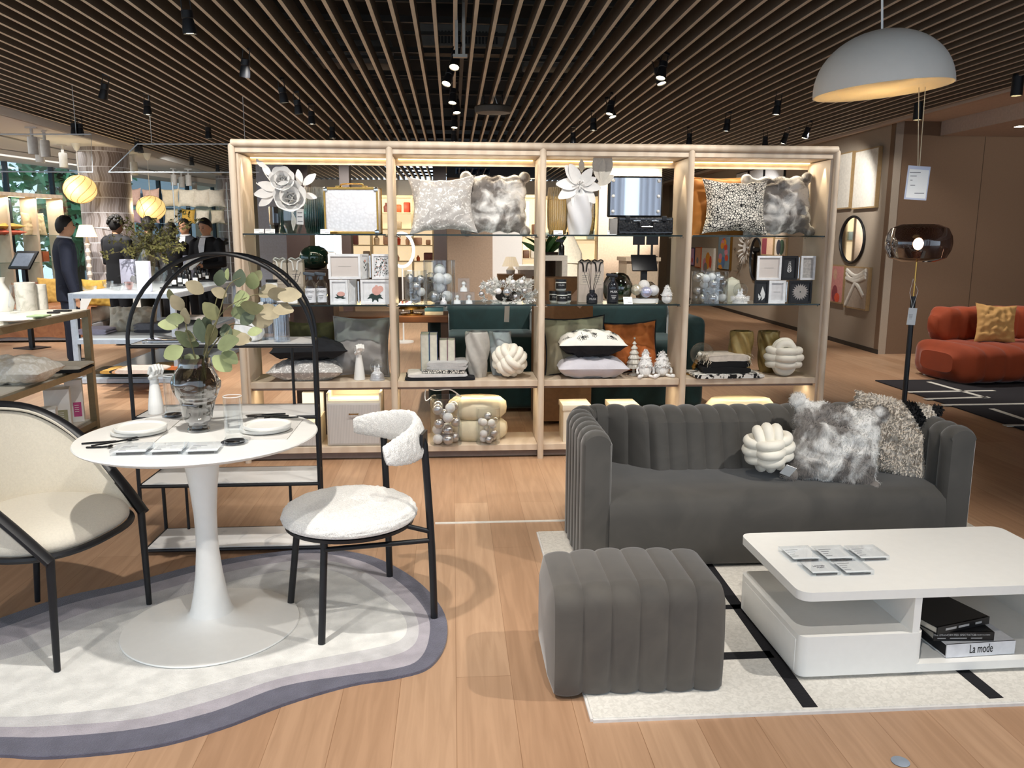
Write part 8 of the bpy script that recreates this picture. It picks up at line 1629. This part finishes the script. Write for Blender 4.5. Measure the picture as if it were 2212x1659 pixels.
# counters
def counter(label, x0, x1, yt, Y, m_, d=.6, name='shop_counter', shelf=False):
    a, b = ay(x0, yt, Y).x, ay(x1, yt, Y).x; z = ay((x0 + x1) / 2, yt, Y).z; t = T(name, label, 'counter', ((a + b) / 2, Y + d / 2, 0)); w = b - a; MB().box((0, 0, z - .03), (w, d, .06), bev=.004).build('top', m_, t, smooth=False)
    if shelf:
        for s_ in (-1, 1): MB().box((s_ * (w / 2 - .03), 0, (z - .06) / 2), (.06, d, z - .06)).build('side_panel', m_, t, smooth=False)
        for zz in (.15, z * .5): MB().box((0, 0, zz), (w - .12, d - .02, .04)).build('shelf', m_, t, smooth=False)
    else: MB().box((0, .02, (z - .06) / 2), (w - .06, d - .08, z - .06)).build('body', m_, t, smooth=False)
    return (a + b) / 2, z, w
gct = M('pale_grey_counter', 'c4bdb2', .5); cx_, cz_, cw2 = counter('pale grey open shop counter behind the left of the third bay', 1165, 1226, 552, 9.2, gct, .6, shelf=True)
for k, (cc, nm, px) in enumerate((('9fc0cc', 'pale blue', 1186), ('cfe0d8', 'mint', 1210))): p = ay(px, 600, 9.3); folded('%s rolled towel on the open shop counter behind the third bay' % nm, [M('towel_' + cc, cc, .9)], .17, .3, .07, (p.x, 9.5, cz_ * .5 + .0205), 0, 130 + k, 1)
p = ay(1214, 548, 9.4); rootmb(MB().lathe([(0, 0), (.035, 0), (.035, .10), (.015, .13), (.015, .15), (0, .15)], 16).box((-.02, 0, .165), (.09, .03, .03)), 'spray_bottle', bb, 'dark spray bottle on the open counter seen behind the third bay', 'spray bottle', (p.x, 9.45, cz_ + .0005))
c, z, w = counter('beige cashier counter far behind the third bay', 1352, 1428, 556, 12.5, M('beige_counter', 'b8a68f', .5), .7)
for i, (px, lb) in enumerate(((1383, 'left'), (1412, 'right'))):
    p = ay(px, 520, 12.7); t = T('cash_monitor', '%s black monitor on the cashier counter behind the third bay' % lb, 'monitor', (p.x, 12.8, z + .0005)); MB().box((0, 0, .008), (.16, .14, .014)).box((0, 0, .10), (.03, .03, .2)).build('stand', black, t, smooth=False); MB().box((0, -.01, p.z - z), (.19, .03, .13), bev=.004).build('screen', black, t, smooth=False)
p = at(1327, 640); t = T('bar_stool', 'thin metal bar stool behind the third bay', 'stool', (ay(1327, 600, 10.5).x, 10.5, 0)); MB().box((0, 0, .72), (.34, .34, .03), bev=.01).build('seat', M('blond_wood_seat', 'b39a80', .5), t)
for sx in (-1, 1):
    for sy in (-1, 1): MB().tube([(sx * .15, sy * .15, .72), (sx * .19, sy * .19, 0)], .01, 8).build('leg', M('grey_leg', '8a8178', .4, .5), t)
c, z, w = counter('glass topped display counter behind the right of the second bay', 1120, 1168, 574, 11, gct, .5)
p = ay(1104, 585, 10.8); t = T('pleated_lamp', 'little white pleated table lamp behind the garland', 'lamp', (p.x - .02, 10.6, 0)); zz = ay(1104, 592, 10.6).z; rootmb(MB().box((0, 0, zz / 2), (.34, .34, zz)), 'side_table', M('oak_side_table', 'a07a52', .5), 'small oak side table carrying the pleated lamp behind the second bay', 'side table', (p.x - .02, 10.6, 0), smooth=False); t.location.z = zz + .0005; MB().lathe([(0, 0), (.05, 0), (.06, .05), (.02, .10), (0, .10)], 18).build('base', white, t); MB().lathe([(.11, .10), (.06, .22)], 40, fn=lambda q, z, a: q * (1 + .03 * cos(20 * a))).build('shade', M('pleated_shade', 'efe6d2', .8, emit=.5, emcol='ffe6c0'), t, recalc=False)
pl = T('potted_plant', 'green leafy potted plant behind the left of the third bay', 'plant', (ay(1180, 540, 10.05).x, 10.05, 0)); rootz = ay(1180, 545, 9.8).z; MB().lathe([(0, 0), (.12, 0), (.15, rootz), (.13, rootz), (0, rootz - .04)], 24).build('pot', M('dark_pot', '4a4038', .6), pl); mb = MB(); R = random.Random(2)
for k in range(22): mb.leaf((0, 0, rootz - .03), (R.gauss(0, .6), R.gauss(0, .6), 1), (R.gauss(0, 1), -1, 0), R.uniform(.18, .34), .07, 4, .4)
mb.build('leaves', M('plant_green', '4d7a3c', .5, var=.2), pl, recalc=False)
# curtains of the shop front behind the photographer, seen in the vanity case mirror
cur = M('sheer_white_curtain', 'd9d7dc', .8, var=.03); nt = cur.node_tree; tl = nd(nt, 'ShaderNodeBsdfTranslucent'); tl.inputs[0].default_value = (.8, .8, .84, 1); mx = nd(nt, 'ShaderNodeMixShader'); mx.inputs[0].default_value = .6
nt.links.new(nt.nodes['Principled BSDF'].outputs[0], mx.inputs[1]); nt.links.new(tl.outputs[0], mx.inputs[2]); nt.links.new(mx.outputs[0], nt.nodes['Material Output'].inputs[0])
for (x0, x1, lb) in ((2.25, 2.78, 'left sheer white curtain of the shop front reflected in the vanity mirror'), (3.02, 3.75, 'right sheer white curtain of the shop front reflected in the vanity mirror')):
    rootmb(MB().grid(lambda u, v: Vector((x0 + (x1 - x0) * u, .05 * sin(u * (x1 - x0) * 60), 2.9 * v)), 70, 2), 'sheer_curtain', cur, lb, 'curtain', (0, -1.9, 0.02), ang=180)
